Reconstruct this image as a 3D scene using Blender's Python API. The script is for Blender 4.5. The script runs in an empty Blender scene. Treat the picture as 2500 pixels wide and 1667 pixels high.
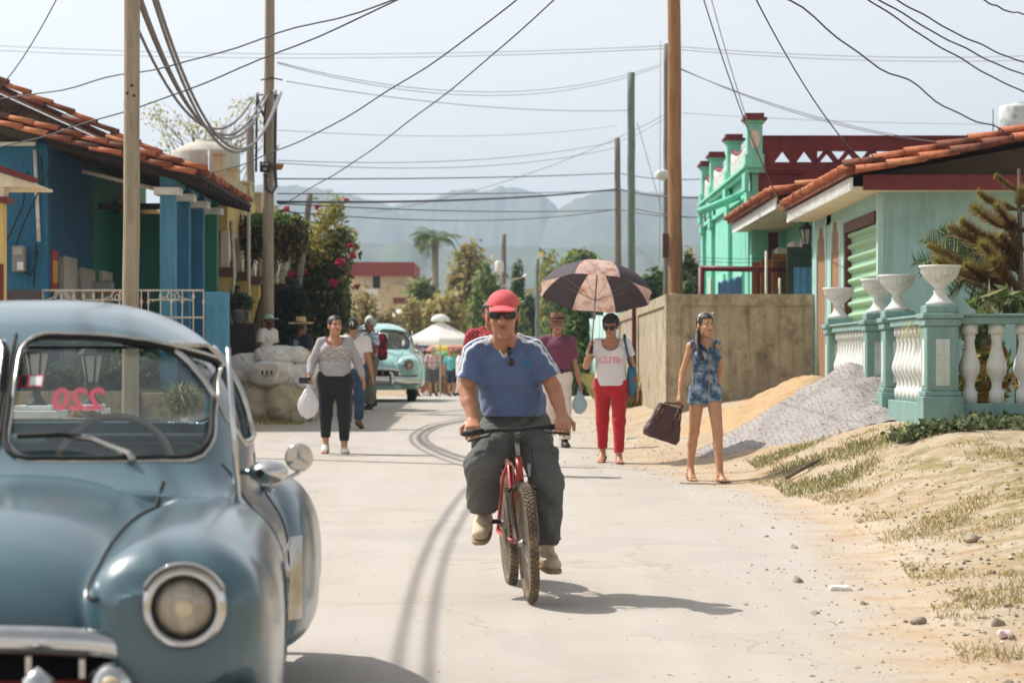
import bpy, bmesh, math, random, time
import numpy as np
from mathutils import Vector, Matrix, Euler, noise as mnoise
from mathutils.bvhtree import BVHTree

T0 = time.time()
SC = bpy.context.scene
COL = SC.collection
R = math.radians
rng = np.random.default_rng(7)
random.seed(7)

# ------------------------------------------------------------------ camera
FPX, CX, CYH, CZ = 5903.0, 1250.0, 880.0, 1.4      # focal length and horizon in photo pixels, eye height
cam_d = bpy.data.cameras.new('camera')
cam = bpy.data.objects.new('camera', cam_d)
COL.objects.link(cam)
cam.location = (0, 0, CZ)
cam.rotation_euler = (R(90), 0, 0)
cam_d.lens = 85.0
cam_d.sensor_width = 36.0
cam_d.shift_y = (CYH - 833.5) / 2500.0
cam_d.clip_start = 0.1
cam_d.clip_end = 12000.0
cam_d.dof.use_dof = True
cam_d.dof.focus_distance = 17.5
cam_d.dof.aperture_fstop = 4.5
SC.camera = cam

# ------------------------------------------------------------------ sky and sun
SUN_EL = R(51.0)
SUN_H = Vector((-0.882, 0.471))                     # horizontal direction towards the sun
SUN_DIR = Vector((SUN_H.x * math.cos(SUN_EL), SUN_H.y * math.cos(SUN_EL), math.sin(SUN_EL)))
world = bpy.data.worlds.new('World')
SC.world = world
world.use_nodes = True
wn = world.node_tree.nodes
wl = world.node_tree.links
bg = wn['Background']
sky = wn.new('ShaderNodeTexSky')
sky.sky_type = 'NISHITA'
sky.sun_disc = False
sky.sun_elevation = SUN_EL
sky.sun_rotation = math.atan2(SUN_H.x, SUN_H.y)
sky.altitude = 100
sky.air_density = 1.0
sky.dust_density = 1.8
sky.ozone_density = 1.0
hsv = wn.new('ShaderNodeHueSaturation')          # hazy tropical air: a paler sky all round
hsv.inputs['Saturation'].default_value = 0.118
wl.new(sky.outputs[0], hsv.inputs['Color'])
wl.new(hsv.outputs[0], bg.inputs[0])
bg.inputs[1].default_value = 0.118
sun_d = bpy.data.lights.new('sun', 'SUN')
sun_d.energy = 3.6
sun_d.angle = R(0.55)
sun_d.color = (1.0, 0.955, 0.895)
sun = bpy.data.objects.new('sun', sun_d)
COL.objects.link(sun)
sun.rotation_euler = (-SUN_DIR).to_track_quat('-Z', 'Y').to_euler()
sun.location = (-20, 12, 30)

vs = SC.view_settings
vs.view_transform = 'Standard'
vs.look = 'None'
vs.exposure = 0.62
vs.gamma = 1.0
vs.use_curve_mapping = False
SC.render.engine = 'CYCLES'
SC.cycles.use_denoising = True
SC.cycles.use_adaptive_sampling = True
SC.cycles.adaptive_threshold = 0.02
SC.cycles.max_bounces = 6
SC.cycles.diffuse_bounces = 3
SC.cycles.glossy_bounces = 3
SC.cycles.transmission_bounces = 4
SC.cycles.transparent_max_bounces = 12
SC.cycles.volume_bounces = 0
SC.cycles.sample_clamp_indirect = 6.0
SC.cycles.caustics_reflective = False
SC.cycles.caustics_refractive = False

def P(px, py, d):
 """photo pixel at distance d (metres along the street) -> world point"""
 return Vector(((px - CX) * d / FPX, d, CZ + (CYH - py) * d / FPX))

def PX(px, d):
 return (px - CX) * d / FPX

def PZ(py, d):
 return CZ + (CYH - py) * d / FPX

# ------------------------------------------------------------------ objects, tags
def basis(o):
 return Matrix.LocRotScale(o.location, o.rotation_euler, o.scale)

def tag(o, label=None, cat=None, group=None, kind=None):
 if label: o['label'] = label
 if cat: o['category'] = cat
 if group: o['group'] = group
 if kind: o['kind'] = kind
 return o

def link(name, mesh, parent=None, local=False):
 o = bpy.data.objects.new(name, mesh)
 COL.objects.link(o)
 if parent is not None:
  o.parent = parent
  if not local:
   m = basis(parent)
   if parent.parent is not None:
    m = basis(parent.parent) @ parent.matrix_parent_inverse @ m
   o.matrix_parent_inverse = m.inverted()
 return o

def thing(name, loc, label, cat, group=None, rz=0.0):
 o = bpy.data.objects.new(name, None)
 COL.objects.link(o)
 o.empty_display_size = 0.2
 o.location = loc
 o.rotation_euler = (0, 0, rz)
 return tag(o, label, cat, group)

def copy_tree(o, parent=None):
 c = o.copy()
 COL.objects.link(c)
 c.parent = parent
 c.matrix_parent_inverse = o.matrix_parent_inverse.copy()
 for ch in o.children:
  copy_tree(ch, c)
 return c

# ------------------------------------------------------------------ mesh builder
class MB:
 def __init__(s):
  s.v, s.f, s.sm, s.c = [], [], [], []

 def add(s, v, f, smooth=False):
  k = len(s.v)
  s.v.extend([tuple(p) for p in v])
  s.f.extend([tuple(i + k for i in q) for q in f])
  s.sm.extend([smooth] * len(f))
  return s

 def box(s, lo, hi, rz=0.0, c=None):
  x0, y0, z0 = lo; x1, y1, z1 = hi
  v = [(x0, y0, z0), (x1, y0, z0), (x1, y1, z0), (x0, y1, z0), (x0, y0, z1), (x1, y0, z1), (x1, y1, z1), (x0, y1, z1)]
  if rz:
   cx, cy = c if c else ((x0 + x1) / 2, (y0 + y1) / 2)
   ca, sa = math.cos(rz), math.sin(rz)
   v = [(cx + (x - cx) * ca - (y - cy) * sa, cy + (x - cx) * sa + (y - cy) * ca, z) for x, y, z in v]
  return s.add(v, [(0, 3, 2, 1), (4, 5, 6, 7), (0, 1, 5, 4), (1, 2, 6, 5), (2, 3, 7, 6), (3, 0, 4, 7)])

 def cbox(s, c, size, rz=0.0):
  return s.box([c[i] - size[i] / 2 for i in range(3)], [c[i] + size[i] / 2 for i in range(3)], rz)

 def prism(s, poly, axis, a, b):
  """closed 2D polygon extruded along axis 0/1/2 from a to b"""
  n = len(poly)
  def mk(p, t):
   q = [0, 0, 0]; q[axis] = t
   i, j = [k for k in range(3) if k != axis]
   q[i], q[j] = p
   return tuple(q)
  v = [mk(p, a) for p in poly] + [mk(p, b) for p in poly]
  f = [tuple(range(n - 1, -1, -1)), tuple(range(n, 2 * n))]
  f += [(i, (i + 1) % n, n + (i + 1) % n, n + i) for i in range(n)]
  return s.add(v, f)

 def tube(s, pts, r, sides=8, cap=True, smooth=True, closed=False, flat=None):
  pts = [Vector(p) for p in pts]
  n = len(pts)
  rs = r if hasattr(r, '__len__') else [r] * n
  v, f = [], []
  prev = None
  for i, p in enumerate(pts):
   if closed:
    t = pts[(i + 1) % n] - pts[i - 1]
   else:
    t = pts[min(i + 1, n - 1)] - pts[max(i - 1, 0)]
   t = t.normalized() if t.length > 1e-9 else Vector((0, 0, 1))
   if prev is None:
    up = Vector((0, 0, 1)) if abs(t.z) < 0.9 else Vector((0, 1, 0))
    a = t.cross(up).normalized()
   else:
    a = (prev - t * prev.dot(t))
    a = a.normalized() if a.length > 1e-6 else t.orthogonal().normalized()
   prev = a
   b = t.cross(a)
   fl = flat if flat else 1.0
   for k in range(sides):
    an = 2 * math.pi * k / sides
    v.append(p + a * (math.cos(an) * rs[i]) + b * (math.sin(an) * rs[i] * fl))
  m = n if closed else n - 1
  for i in range(m):
   for k in range(sides):
    k2 = (k + 1) % sides
    i2 = (i + 1) % n
    f.append((i * sides + k, i * sides + k2, i2 * sides + k2, i2 * sides + k))
  s.add(v, f, smooth)
  if cap and not closed:
   k0 = len(s.v) - n * sides
   s.f.append(tuple(k0 + k for k in range(sides - 1, -1, -1))); s.sm.append(False)
   s.f.append(tuple(k0 + (n - 1) * sides + k for k in range(sides))); s.sm.append(False)
  return s

 def lathe(s, prof, c=(0, 0, 0), sides=16, smooth=True, axis=2, lobes=None):
  v, f = [], []
  n = len(prof)
  for (r, z) in prof:
   for k in range(sides):
    an = 2 * math.pi * k / sides
    rr = r * (lobes(an, z) if lobes else 1.0)
    x, y = rr * math.cos(an), rr * math.sin(an)
    q = (x, y, z) if axis == 2 else ((z, x, y) if axis == 0 else (y, z, x))
    v.append((c[0] + q[0], c[1] + q[1], c[2] + q[2]))
  for i in range(n - 1):
   for k in range(sides):
    k2 = (k + 1) % sides
    f.append((i * sides + k, i * sides + k2, (i + 1) * sides + k2, (i + 1) * sides + k))
  f2 = [tuple(range(sides - 1, -1, -1)), tuple((n - 1) * sides + k for k in range(sides))]
  s.add(v, f, smooth)
  k0 = len(s.v) - n * sides
  for q in f2:
   s.f.append(tuple(k0 + i for i in q)); s.sm.append(False)
  return s

 def rot(s, M):
  s.v = [tuple(M @ Vector(p)) for p in s.v]
  return s

 def mesh(s, name, mat=None, bevel=0.0):
  me = bpy.data.meshes.new(name)
  me.from_pydata(s.v, [], s.f)
  me.polygons.foreach_set('use_smooth', s.sm)
  if bevel:
   bm = bmesh.new(); bm.from_mesh(me)
   es = [e for e in bm.edges if len(e.link_faces) == 2 and e.calc_face_angle(0) > 0.6]
   bmesh.ops.bevel(bm, geom=es, offset=bevel, segments=1, affect='EDGES')
   bm.to_mesh(me); bm.free()
  if mat: me.materials.append(mat)
  me.update()
  return me

 def build(s, name, mat=None, parent=None, bevel=0.0, local=False, flip=False):
  if flip: s.f = [q[::-1] for q in s.f]
  return link(name, s.mesh(name, mat, bevel), parent, local)

def np_mesh(name, v, f, mat=None, smooth=False, col=None, nrm=None):
 """v (N,3), f (M,k) arrays; col: per vertex rgb"""
 me = bpy.data.meshes.new(name)
 v = np.asarray(v, np.float32); f = np.asarray(f, np.int32)
 me.vertices.add(len(v)); me.vertices.foreach_set('co', v.ravel())
 k = f.shape[1]
 me.loops.add(f.size); me.loops.foreach_set('vertex_index', f.ravel())
 me.polygons.add(len(f))
 me.polygons.foreach_set('loop_start', np.arange(0, f.size, k, dtype=np.int32))
 try:
  me.polygons.foreach_set('loop_total', np.full(len(f), k, np.int32))
 except Exception:
  pass
 me.polygons.foreach_set('use_smooth', np.full(len(f), smooth))
 me.update(calc_edges=True)
 if col is not None:
  a = me.color_attributes.new('Col', 'FLOAT_COLOR', 'POINT')
  c4 = np.ones((len(v), 4), np.float32); c4[:, :3] = col
  a.data.foreach_set('color', c4.ravel())
 if mat: me.materials.append(mat)
 me.validate()
 if nrm is not None:
  me.normals_split_custom_set_from_vertices([tuple(x) for x in nrm])
 return me

# ------------------------------------------------------------------ materials
def srgb(r, g, b):
 return tuple(((c / 255.0) / 12.92 if c / 255.0 <= 0.04045 else ((c / 255.0 + 0.055) / 1.055) ** 2.4) for c in (r, g, b))

_mats = {}

def mat(name, col=(0.5, 0.5, 0.5), rough=0.65, var=0.15, vs=3.0, bump=0.0, bs=40.0, metal=0.0, coat=0.0, spec=0.4,
  attr=False, col2=None, thr=0.5, wid=0.15, ms=2.0, trans=0.0, stretch=None, sheen=0.0, var2=0.0, sss=0.0, streak=0.0):
 """principled material: base colour with noise variation, optional second colour in noise patches, bump"""
 if name in _mats: return _mats[name]
 m = bpy.data.materials.new(name); m.use_nodes = True
 _mats[name] = m
 N, L = m.node_tree.nodes, m.node_tree.links
 b = N['Principled BSDF']
 tc = N.new('ShaderNodeTexCoord')
 vec = tc.outputs['Object']
 if stretch:
  mp = N.new('ShaderNodeMapping'); mp.inputs['Scale'].default_value = stretch
  L.new(vec, mp.inputs[0]); vec = mp.outputs[0]
 def noise(scale, detail=5.0, rough_=0.6):
  n = N.new('ShaderNodeTexNoise'); n.inputs['Scale'].default_value = scale
  n.inputs['Detail'].default_value = detail; n.inputs['Roughness'].default_value = rough_
  L.new(vec, n.inputs['Vector']); return n
 if attr:
  at = N.new('ShaderNodeAttribute'); at.attribute_name = 'Col'; base = at.outputs['Color']
 else:
  rgb = N.new('ShaderNodeRGB'); rgb.outputs[0].default_value = (*col, 1); base = rgb.outputs[0]
 if col2 is not None:
  n2 = noise(ms, 6.0, 0.65)
  mr = N.new('ShaderNodeMapRange'); mr.inputs['From Min'].default_value = thr - wid; mr.inputs['From Max'].default_value = thr + wid
  L.new(n2.outputs[0], mr.inputs[0])
  mx = N.new('ShaderNodeMixRGB'); L.new(mr.outputs[0], mx.inputs[0]); L.new(base, mx.inputs[1]); mx.inputs[2].default_value = (*col2, 1)
  base = mx.outputs[0]
 if var > 0:
  n1 = noise(vs)
  mr = N.new('ShaderNodeMapRange'); mr.inputs['From Min'].default_value = 0.3; mr.inputs['From Max'].default_value = 0.7
  mr.inputs['To Min'].default_value = 1 - var; mr.inputs['To Max'].default_value = 1 + var
  L.new(n1.outputs[0], mr.inputs[0])
  mx = N.new('ShaderNodeMixRGB'); mx.blend_type = 'MULTIPLY'; mx.inputs[0].default_value = 1.0
  L.new(base, mx.inputs[1]); L.new(mr.outputs[0], mx.inputs[2]); base = mx.outputs[0]
 if var2 > 0:
  n1 = noise(vs * 9, 3.0)
  mr = N.new('ShaderNodeMapRange'); mr.inputs['From Min'].default_value = 0.3; mr.inputs['From Max'].default_value = 0.7
  mr.inputs['To Min'].default_value = 1 - var2; mr.inputs['To Max'].default_value = 1 + var2
  L.new(n1.outputs[0], mr.inputs[0])
  mx = N.new('ShaderNodeMixRGB'); mx.blend_type = 'MULTIPLY'; mx.inputs[0].default_value = 1.0
  L.new(base, mx.inputs[1]); L.new(mr.outputs[0], mx.inputs[2]); base = mx.outputs[0]
 if streak > 0:
  for sc, th in (((5, 5, .35), .54), ((1.6, 1.6, 1.1), .60)):
   mp = N.new('ShaderNodeMapping'); mp.inputs['Scale'].default_value = sc; L.new(tc.outputs['Object'], mp.inputs[0])
   n1 = N.new('ShaderNodeTexNoise'); n1.inputs['Scale'].default_value = 1.6; n1.inputs['Detail'].default_value = 8; n1.inputs['Roughness'].default_value = .7; L.new(mp.outputs[0], n1.inputs['Vector'])
   mr = N.new('ShaderNodeMapRange'); mr.inputs['From Min'].default_value = th - .06; mr.inputs['From Max'].default_value = th + .14; mr.inputs['To Min'].default_value = 1.0; mr.inputs['To Max'].default_value = 1 - streak
   L.new(n1.outputs[0], mr.inputs[0])
   mx = N.new('ShaderNodeMixRGB'); mx.blend_type = 'MULTIPLY'; mx.inputs[0].default_value = 1.0
   L.new(base, mx.inputs[1]); L.new(mr.outputs[0], mx.inputs[2]); base = mx.outputs[0]
 L.new(base, b.inputs['Base Color'])
 b.inputs['Roughness'].default_value = rough
 b.inputs['Metallic'].default_value = metal
 b.inputs['Specular IOR Level'].default_value = spec
 b.inputs['Coat Weight'].default_value = coat
 b.inputs['Coat Roughness'].default_value = 0.06
 if sheen: b.inputs['Sheen Weight'].default_value = sheen
 if sss:
  b.inputs['Subsurface Weight'].default_value = sss
  b.inputs['Subsurface Radius'].default_value = (0.012, 0.005, 0.003)
  b.inputs['Subsurface Scale'].default_value = 1.0
 if bump > 0:
  nb = noise(bs, 6.0)
  bp = N.new('ShaderNodeBump'); bp.inputs['Strength'].default_value = min(1.0, bump); bp.inputs['Distance'].default_value = 0.02 if bs > 15 else 0.06
  L.new(nb.outputs[0], bp.inputs['Height']); L.new(bp.outputs[0], b.inputs['Normal'])
 if trans > 0:
  out = N['Material Output']
  t = N.new('ShaderNodeBsdfTranslucent'); L.new(base, t.inputs[0])
  ms_ = N.new('ShaderNodeMixShader'); ms_.inputs[0].default_value = trans
  L.new(b.outputs[0], ms_.inputs[1]); L.new(t.outputs[0], ms_.inputs[2]); L.new(ms_.outputs[0], out.inputs[0])
 return m

def glass_mat(name, tint=(0.75, 0.85, 0.85), f0=0.06, rough=0.02, haze=0.0, hazecol=(0.6, 0.65, 0.65)):
 if name in _mats: return _mats[name]
 m = bpy.data.materials.new(name); m.use_nodes = True; _mats[name] = m
 N, L = m.node_tree.nodes, m.node_tree.links
 out = N['Material Output']; N.remove(N['Principled BSDF'])
 tr = N.new('ShaderNodeBsdfTransparent'); tr.inputs[0].default_value = (*tint, 1)
 gl = N.new('ShaderNodeBsdfGlossy'); gl.inputs['Roughness'].default_value = rough
 fr = N.new('ShaderNodeFresnel'); fr.inputs[0].default_value = 1.5
 mr = N.new('ShaderNodeMapRange'); mr.inputs['To Min'].default_value = f0 * 0.4; mr.inputs['To Max'].default_value = 1.0
 L.new(fr.outputs[0], mr.inputs[0])
 mx = N.new('ShaderNodeMixShader'); L.new(mr.outputs[0], mx.inputs[0]); L.new(tr.outputs[0], mx.inputs[1]); L.new(gl.outputs[0], mx.inputs[2])
 sh = mx.outputs[0]
 if haze > 0:
  df = N.new('ShaderNodeBsdfDiffuse'); df.inputs[0].default_value = (*hazecol, 1)
  m2 = N.new('ShaderNodeMixShader'); m2.inputs[0].default_value = haze
  L.new(sh, m2.inputs[1]); L.new(df.outputs[0], m2.inputs[2]); sh = m2.outputs[0]
 L.new(sh, out.inputs[0])
 return m

# ------------------------------------------------------------------ signed distance fields -> meshes
def smin(a, b, k):
 if k <= 0: return np.minimum(a, b)
 h = np.clip(0.5 + 0.5 * (b - a) / k, 0, 1)
 return b + (a - b) * h - k * h * (1 - h)

def smax(a, b, k):
 return -smin(-a, -b, k)

def cone(p, a, b, ra, rb):
 a = np.asarray(a, np.float64); b = np.asarray(b, np.float64)
 ba = b - a; pa = p - a
 t = np.clip(pa @ ba / max(ba @ ba, 1e-9), 0, 1)
 return np.sqrt(((pa - t[:, None] * ba) ** 2).sum(1)) - (ra + (rb - ra) * t)

def ell(p, c, r, M=None):
 q = p - np.asarray(c)
 if M is not None: q = q @ np.array(M)      # columns = local axes
 r = np.asarray(r, np.float64)
 k0 = np.sqrt(((q / r) ** 2).sum(1)); k1 = np.sqrt(((q / (r * r)) ** 2).sum(1))
 return k0 * (k0 - 1.0) / np.maximum(k1, 1e-6)

def etube(p, a, b, u, ra, rb):
 """elliptic tapered tube from a to b; u = wide direction; ra, rb = (wide, thin)"""
 a = np.asarray(a, float); b = np.asarray(b, float)
 ba = b - a; L = math.sqrt(ba @ ba); w = ba / L
 u = np.asarray(u, float); u = u - w * (u @ w); u = u / math.sqrt(u @ u)
 v = np.cross(w, u)
 q = p - a
 t = np.clip(q @ w / L, 0, 1)
 q = q - t[:, None] * ba
 ru = ra[0] + (rb[0] - ra[0]) * t; rv = ra[1] + (rb[1] - ra[1]) * t
 m = np.minimum(ru, rv)
 k = np.sqrt((q @ u / ru) ** 2 + (q @ v / rv) ** 2 + (q @ w / m) ** 2)
 return (k - 1) * m

def rbox(p, c, half, r=0.01, M=None):
 q = p - np.asarray(c)
 if M is not None: q = q @ np.array(M)
 q = np.abs(q) - (np.asarray(half) - r)
 return np.sqrt((np.maximum(q, 0) ** 2).sum(1)) + np.minimum(q.max(1), 0) - r

def wrinkle(p, f=(9, 7, 11), amp=0.004, seed=0.0):
 x, y, z = p[:, 0] + seed, p[:, 1] + seed * 1.7, p[:, 2] - seed * 0.6
 w = np.sin(f[2] * z * 2.3 + 3.1 * np.sin(f[0] * x + 1.3 * np.sin(f[1] * y * 1.1 + seed)) + f[0] * 1.3 * x)
 w2 = 1 - 2 * np.sqrt(np.abs(np.sin(f[0] * x * 2.6 - f[2] * z * 2.2 + 2.2 * np.sin(f[2] * 1.1 * z + f[1] * y * 1.5))) + .02)
 w3 = 1 - 2 * np.sqrt(np.abs(np.sin(f[2] * z * 3.1 + 1.7 * f[0] * x * np.sin(f[1] * y + seed) + 1.5 * np.sin(f[0] * x * 1.7 + seed))) + .02)
 return amp * (0.45 * w + 0.45 * w2 + 0.4 * w3)

def surfnet(f, lo, hi, h, block=8, slack=1.6, project=2):
 lo = np.asarray(lo, float); hi = np.asarray(hi, float)
 nb = np.maximum(1, np.ceil((hi - lo) / (h * block)).astype(int))
 n = nb * block + 1
 # coarse test at block centres
 bc = np.stack(np.meshgrid(*[lo[i] + (np.arange(nb[i]) + 0.5) * block * h for i in range(3)], indexing='ij'), -1).reshape(-1, 3)
 fc = f(bc)
 act = np.abs(fc) < block * h * 0.87 * slack
 D = np.empty(n, np.float32)
 sgn = np.where(fc < 0, -1.0, 1.0).reshape(nb)
 full = np.repeat(np.repeat(np.repeat(sgn, block, 0), block, 1), block, 2)
 D[:-1, :-1, :-1] = full
 D[-1, :, :] = 1; D[:, -1, :] = 1; D[:, :, -1] = 1
 idx = np.argwhere(act.reshape(nb))
 o = np.arange(block + 1)
 og = np.stack(np.meshgrid(o, o, o, indexing='ij'), -1).reshape(-1, 3)
 for s in range(0, len(idx), 400):
  b = idx[s:s + 400]
  g = (b[:, None, :] * block + og[None]).reshape(-1, 3)
  D[g[:, 0], g[:, 1], g[:, 2]] = f(lo + g * h)
 ins = D < 0
 c = ins[:-1, :-1, :-1].astype(np.int8)
 s = np.zeros(np.array(D.shape) - 1, np.int8)
 for dx in (0, 1):
  for dy in (0, 1):
   for dz in (0, 1):
    s += ins[dx:dx + s.shape[0], dy:dy + s.shape[1], dz:dz + s.shape[2]]
 cell = np.argwhere((s > 0) & (s < 8))
 imap = np.full(s.shape, -1, np.int64)
 imap[cell[:, 0], cell[:, 1], cell[:, 2]] = np.arange(len(cell))
 acc = np.zeros((len(cell), 3)); cnt = np.zeros(len(cell))
 cor = [(i, j, k) for i in (0, 1) for j in (0, 1) for k in (0, 1)]
 for a in cor:
  for ax in range(3):
   if a[ax] == 0:
    b2 = list(a); b2[ax] = 1
    da = D[cell[:, 0] + a[0], cell[:, 1] + a[1], cell[:, 2] + a[2]].astype(float)
    db = D[cell[:, 0] + b2[0], cell[:, 1] + b2[1], cell[:, 2] + b2[2]].astype(float)
    m = (da < 0) != (db < 0)
    t = np.where(m, da / np.where(m, da - db, 1), 0)
    pt = np.tile(np.array(a, float), (len(cell), 1)); pt[:, ax] += t
    acc[m] += pt[m]; cnt[m] += 1
 V = lo + (cell + acc / cnt[:, None]) * h
 F = []
 for ax in range(3):
  u, w = [(1, 2), (2, 0), (0, 1)][ax]
  A = np.take(ins, range(ins.shape[ax] - 1), ax); B = np.take(ins, range(1, ins.shape[ax]), ax)
  e = np.argwhere(A != B)
  e = e[(e[:, u] > 0) & (e[:, w] > 0) & (e[:, u] < s.shape[u]) & (e[:, w] < s.shape[w])]
  if not len(e): continue
  d0 = ins[e[:, 0], e[:, 1], e[:, 2]]
  q = []
  for (du, dw) in ((-1, -1), (0, -1), (0, 0), (-1, 0)):
   cc = e.copy(); cc[:, u] += du; cc[:, w] += dw
   q.append(imap[cc[:, 0], cc[:, 1], cc[:, 2]])
  q = np.stack(q, 1)
  q[~d0] = q[~d0][:, ::-1]
  F.append(q[(q >= 0).all(1)])
 F = np.concatenate(F)
 e = h * 0.25
 for _ in range(project):
  d = f(V)
  g = np.stack([(f(V + np.eye(3)[i] * e) - f(V - np.eye(3)[i] * e)) / (2 * e) for i in range(3)], 1)
  g2 = np.maximum((g * g).sum(1), 0.05)
  st = g * (d / g2)[:, None]
  ln = np.sqrt((st * st).sum(1)); st *= np.minimum(1, 0.6 * h / np.maximum(ln, 1e-9))[:, None]
  V = V - st
 return V, F

def sdf_obj(name, f, lo, hi, h, m, parent=None, paint=None, slack=1.6, project=2, local=True, kind=None, normals=False):
 V, F = surfnet(f, lo, hi, h, slack=slack, project=project)
 col = paint(V) if paint else None
 nrm = None
 if normals:
  e = h * 0.4
  g = np.stack([f(V + np.eye(3)[i] * e) - f(V - np.eye(3)[i] * e) for i in range(3)], 1)
  nrm = g / np.maximum(np.sqrt((g * g).sum(1)), 1e-9)[:, None]
 me = np_mesh(name, V, F, m, True, col, nrm)
 return link(name, me, parent, local)

def spl(xs, ys):
 """monotone-ish smooth interpolation through points (pchip)"""
 xs = np.asarray(xs, float); ys = np.asarray(ys, float)
 h = np.diff(xs); dl = np.diff(ys) / h
 m = np.zeros_like(ys)
 for i in range(1, len(xs) - 1):
  if dl[i - 1] * dl[i] > 0:
   w1, w2 = 2 * h[i] + h[i - 1], h[i] + 2 * h[i - 1]
   m[i] = (w1 + w2) / (w1 / dl[i - 1] + w2 / dl[i])
 m[0], m[-1] = dl[0], dl[-1]
 def g(x):
  x = np.clip(x, xs[0], xs[-1])
  i = np.clip(np.searchsorted(xs, x) - 1, 0, len(xs) - 2)
  t = (x - xs[i]) / h[i]
  return ((1 + 2 * t) * (1 - t) ** 2 * ys[i] + t * (1 - t) ** 2 * h[i] * m[i] + t * t * (3 - 2 * t) * ys[i + 1] + t * t * (t - 1) * h[i] * m[i + 1])
 return g

def sstep(a, b, x):
 t = np.clip((x - a) / (b - a), 0, 1)
 return t * t * (3 - 2 * t)

def text_mesh(txt, size, mirror=False, bold=0.0):
 cu = bpy.data.curves.new('t', 'FONT'); cu.body = txt; cu.size = size; cu.align_x = 'CENTER'; cu.align_y = 'CENTER'; cu.offset = bold
 cu.resolution_u = 4
 ob = bpy.data.objects.new('t', cu)
 COL.objects.link(ob)
 dg = bpy.context.evaluated_depsgraph_get()
 me = bpy.data.meshes.new_from_object(ob.evaluated_get(dg))
 bpy.data.objects.remove(ob)
 v = [(-p.co.x if mirror else p.co.x, p.co.y) for p in me.vertices]
 f = [tuple(p.vertices) for p in me.polygons]
 bpy.data.meshes.remove(me)
 return v, f

# ------------------------------------------------------------------ terrain
_gy = spl([-20, 0, 8, 13.4, 18, 23, 30, 40, 50, 65, 82, 100, 140, 300, 5000], [0, 0, 0, .05, .14, .25, .32, .42, .52, .42, .17, .0, -.3, -.5, -.5])
_eR = spl([-20, 8, 10.5, 14, 18, 21, 24, 28, 33, 45, 60, 100, 300], [1.5, 1.6, 1.75, 2.1, 2.35, 2.2, 1.6, 1.2, 1.2, 1.5, 1.9, 2.2, 2.2])
_eL = spl([-20, 20, 30, 40, 60, 100, 300], [-5.2, -5.0, -4.2, -3.7, -3.6, -3.5, -3.5])
_aR = spl([-20, 8, 14, 18.5, 22, 30, 38, 55, 90, 300], [.2, .2, .25, .34, .56, .50, .50, .35, .2, .0])

def _n2(x, y, f, s=0.0):
 return np.sin(f * x + 1.3 * np.sin(f * 0.7 * y + s) + s) * np.cos(f * 0.83 * y + 1.1 * np.sin(f * 0.6 * x - s))

def ground_z(x, y):
 x = np.asarray(x, float); y = np.asarray(y, float)
 z = _gy(y)
 e = _eR(y)
 s = np.clip((x - e) / (4.1 - e), 0, 1.6)
 s = np.where(s < 1, s * s * (3 - 2 * s), 1.0)
 z = z + _aR(y) * s
 l = sstep(0, 1, (_eL(y) - x) / 1.4)
 z = z + l * 0.25 * np.where(y < 70, 1, 0.3)
 off = np.clip(np.maximum((x - e) / 0.6, (_eL(y) - x) / 0.6), 0, 1) * np.where(y < 110, 1, 0)
 z = z + off * (0.008 * _n2(x, y, 2.3, 1) + 0.006 * _n2(x, y, 6.1, 2) + 0.005 * _n2(x, y, 15, 3))
 z = z + 0.004 * _n2(x, y, 1.1, 5)
 return z

def gz(x, y):
 return float(ground_z(np.array([x]), np.array([y]))[0])

def grid_mesh(name, X, Y, Z, m, smooth=True, extra=None):
 nx, ny = X.shape
 V = np.stack([X, Y, Z], -1).reshape(-1, 3)
 i = np.arange(nx * ny).reshape(nx, ny)
 F = np.stack([i[:-1, :-1], i[1:, :-1], i[1:, 1:], i[:-1, 1:]], -1).reshape(-1, 4)
 return np_mesh(name, V, F, m, smooth, extra)

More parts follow.
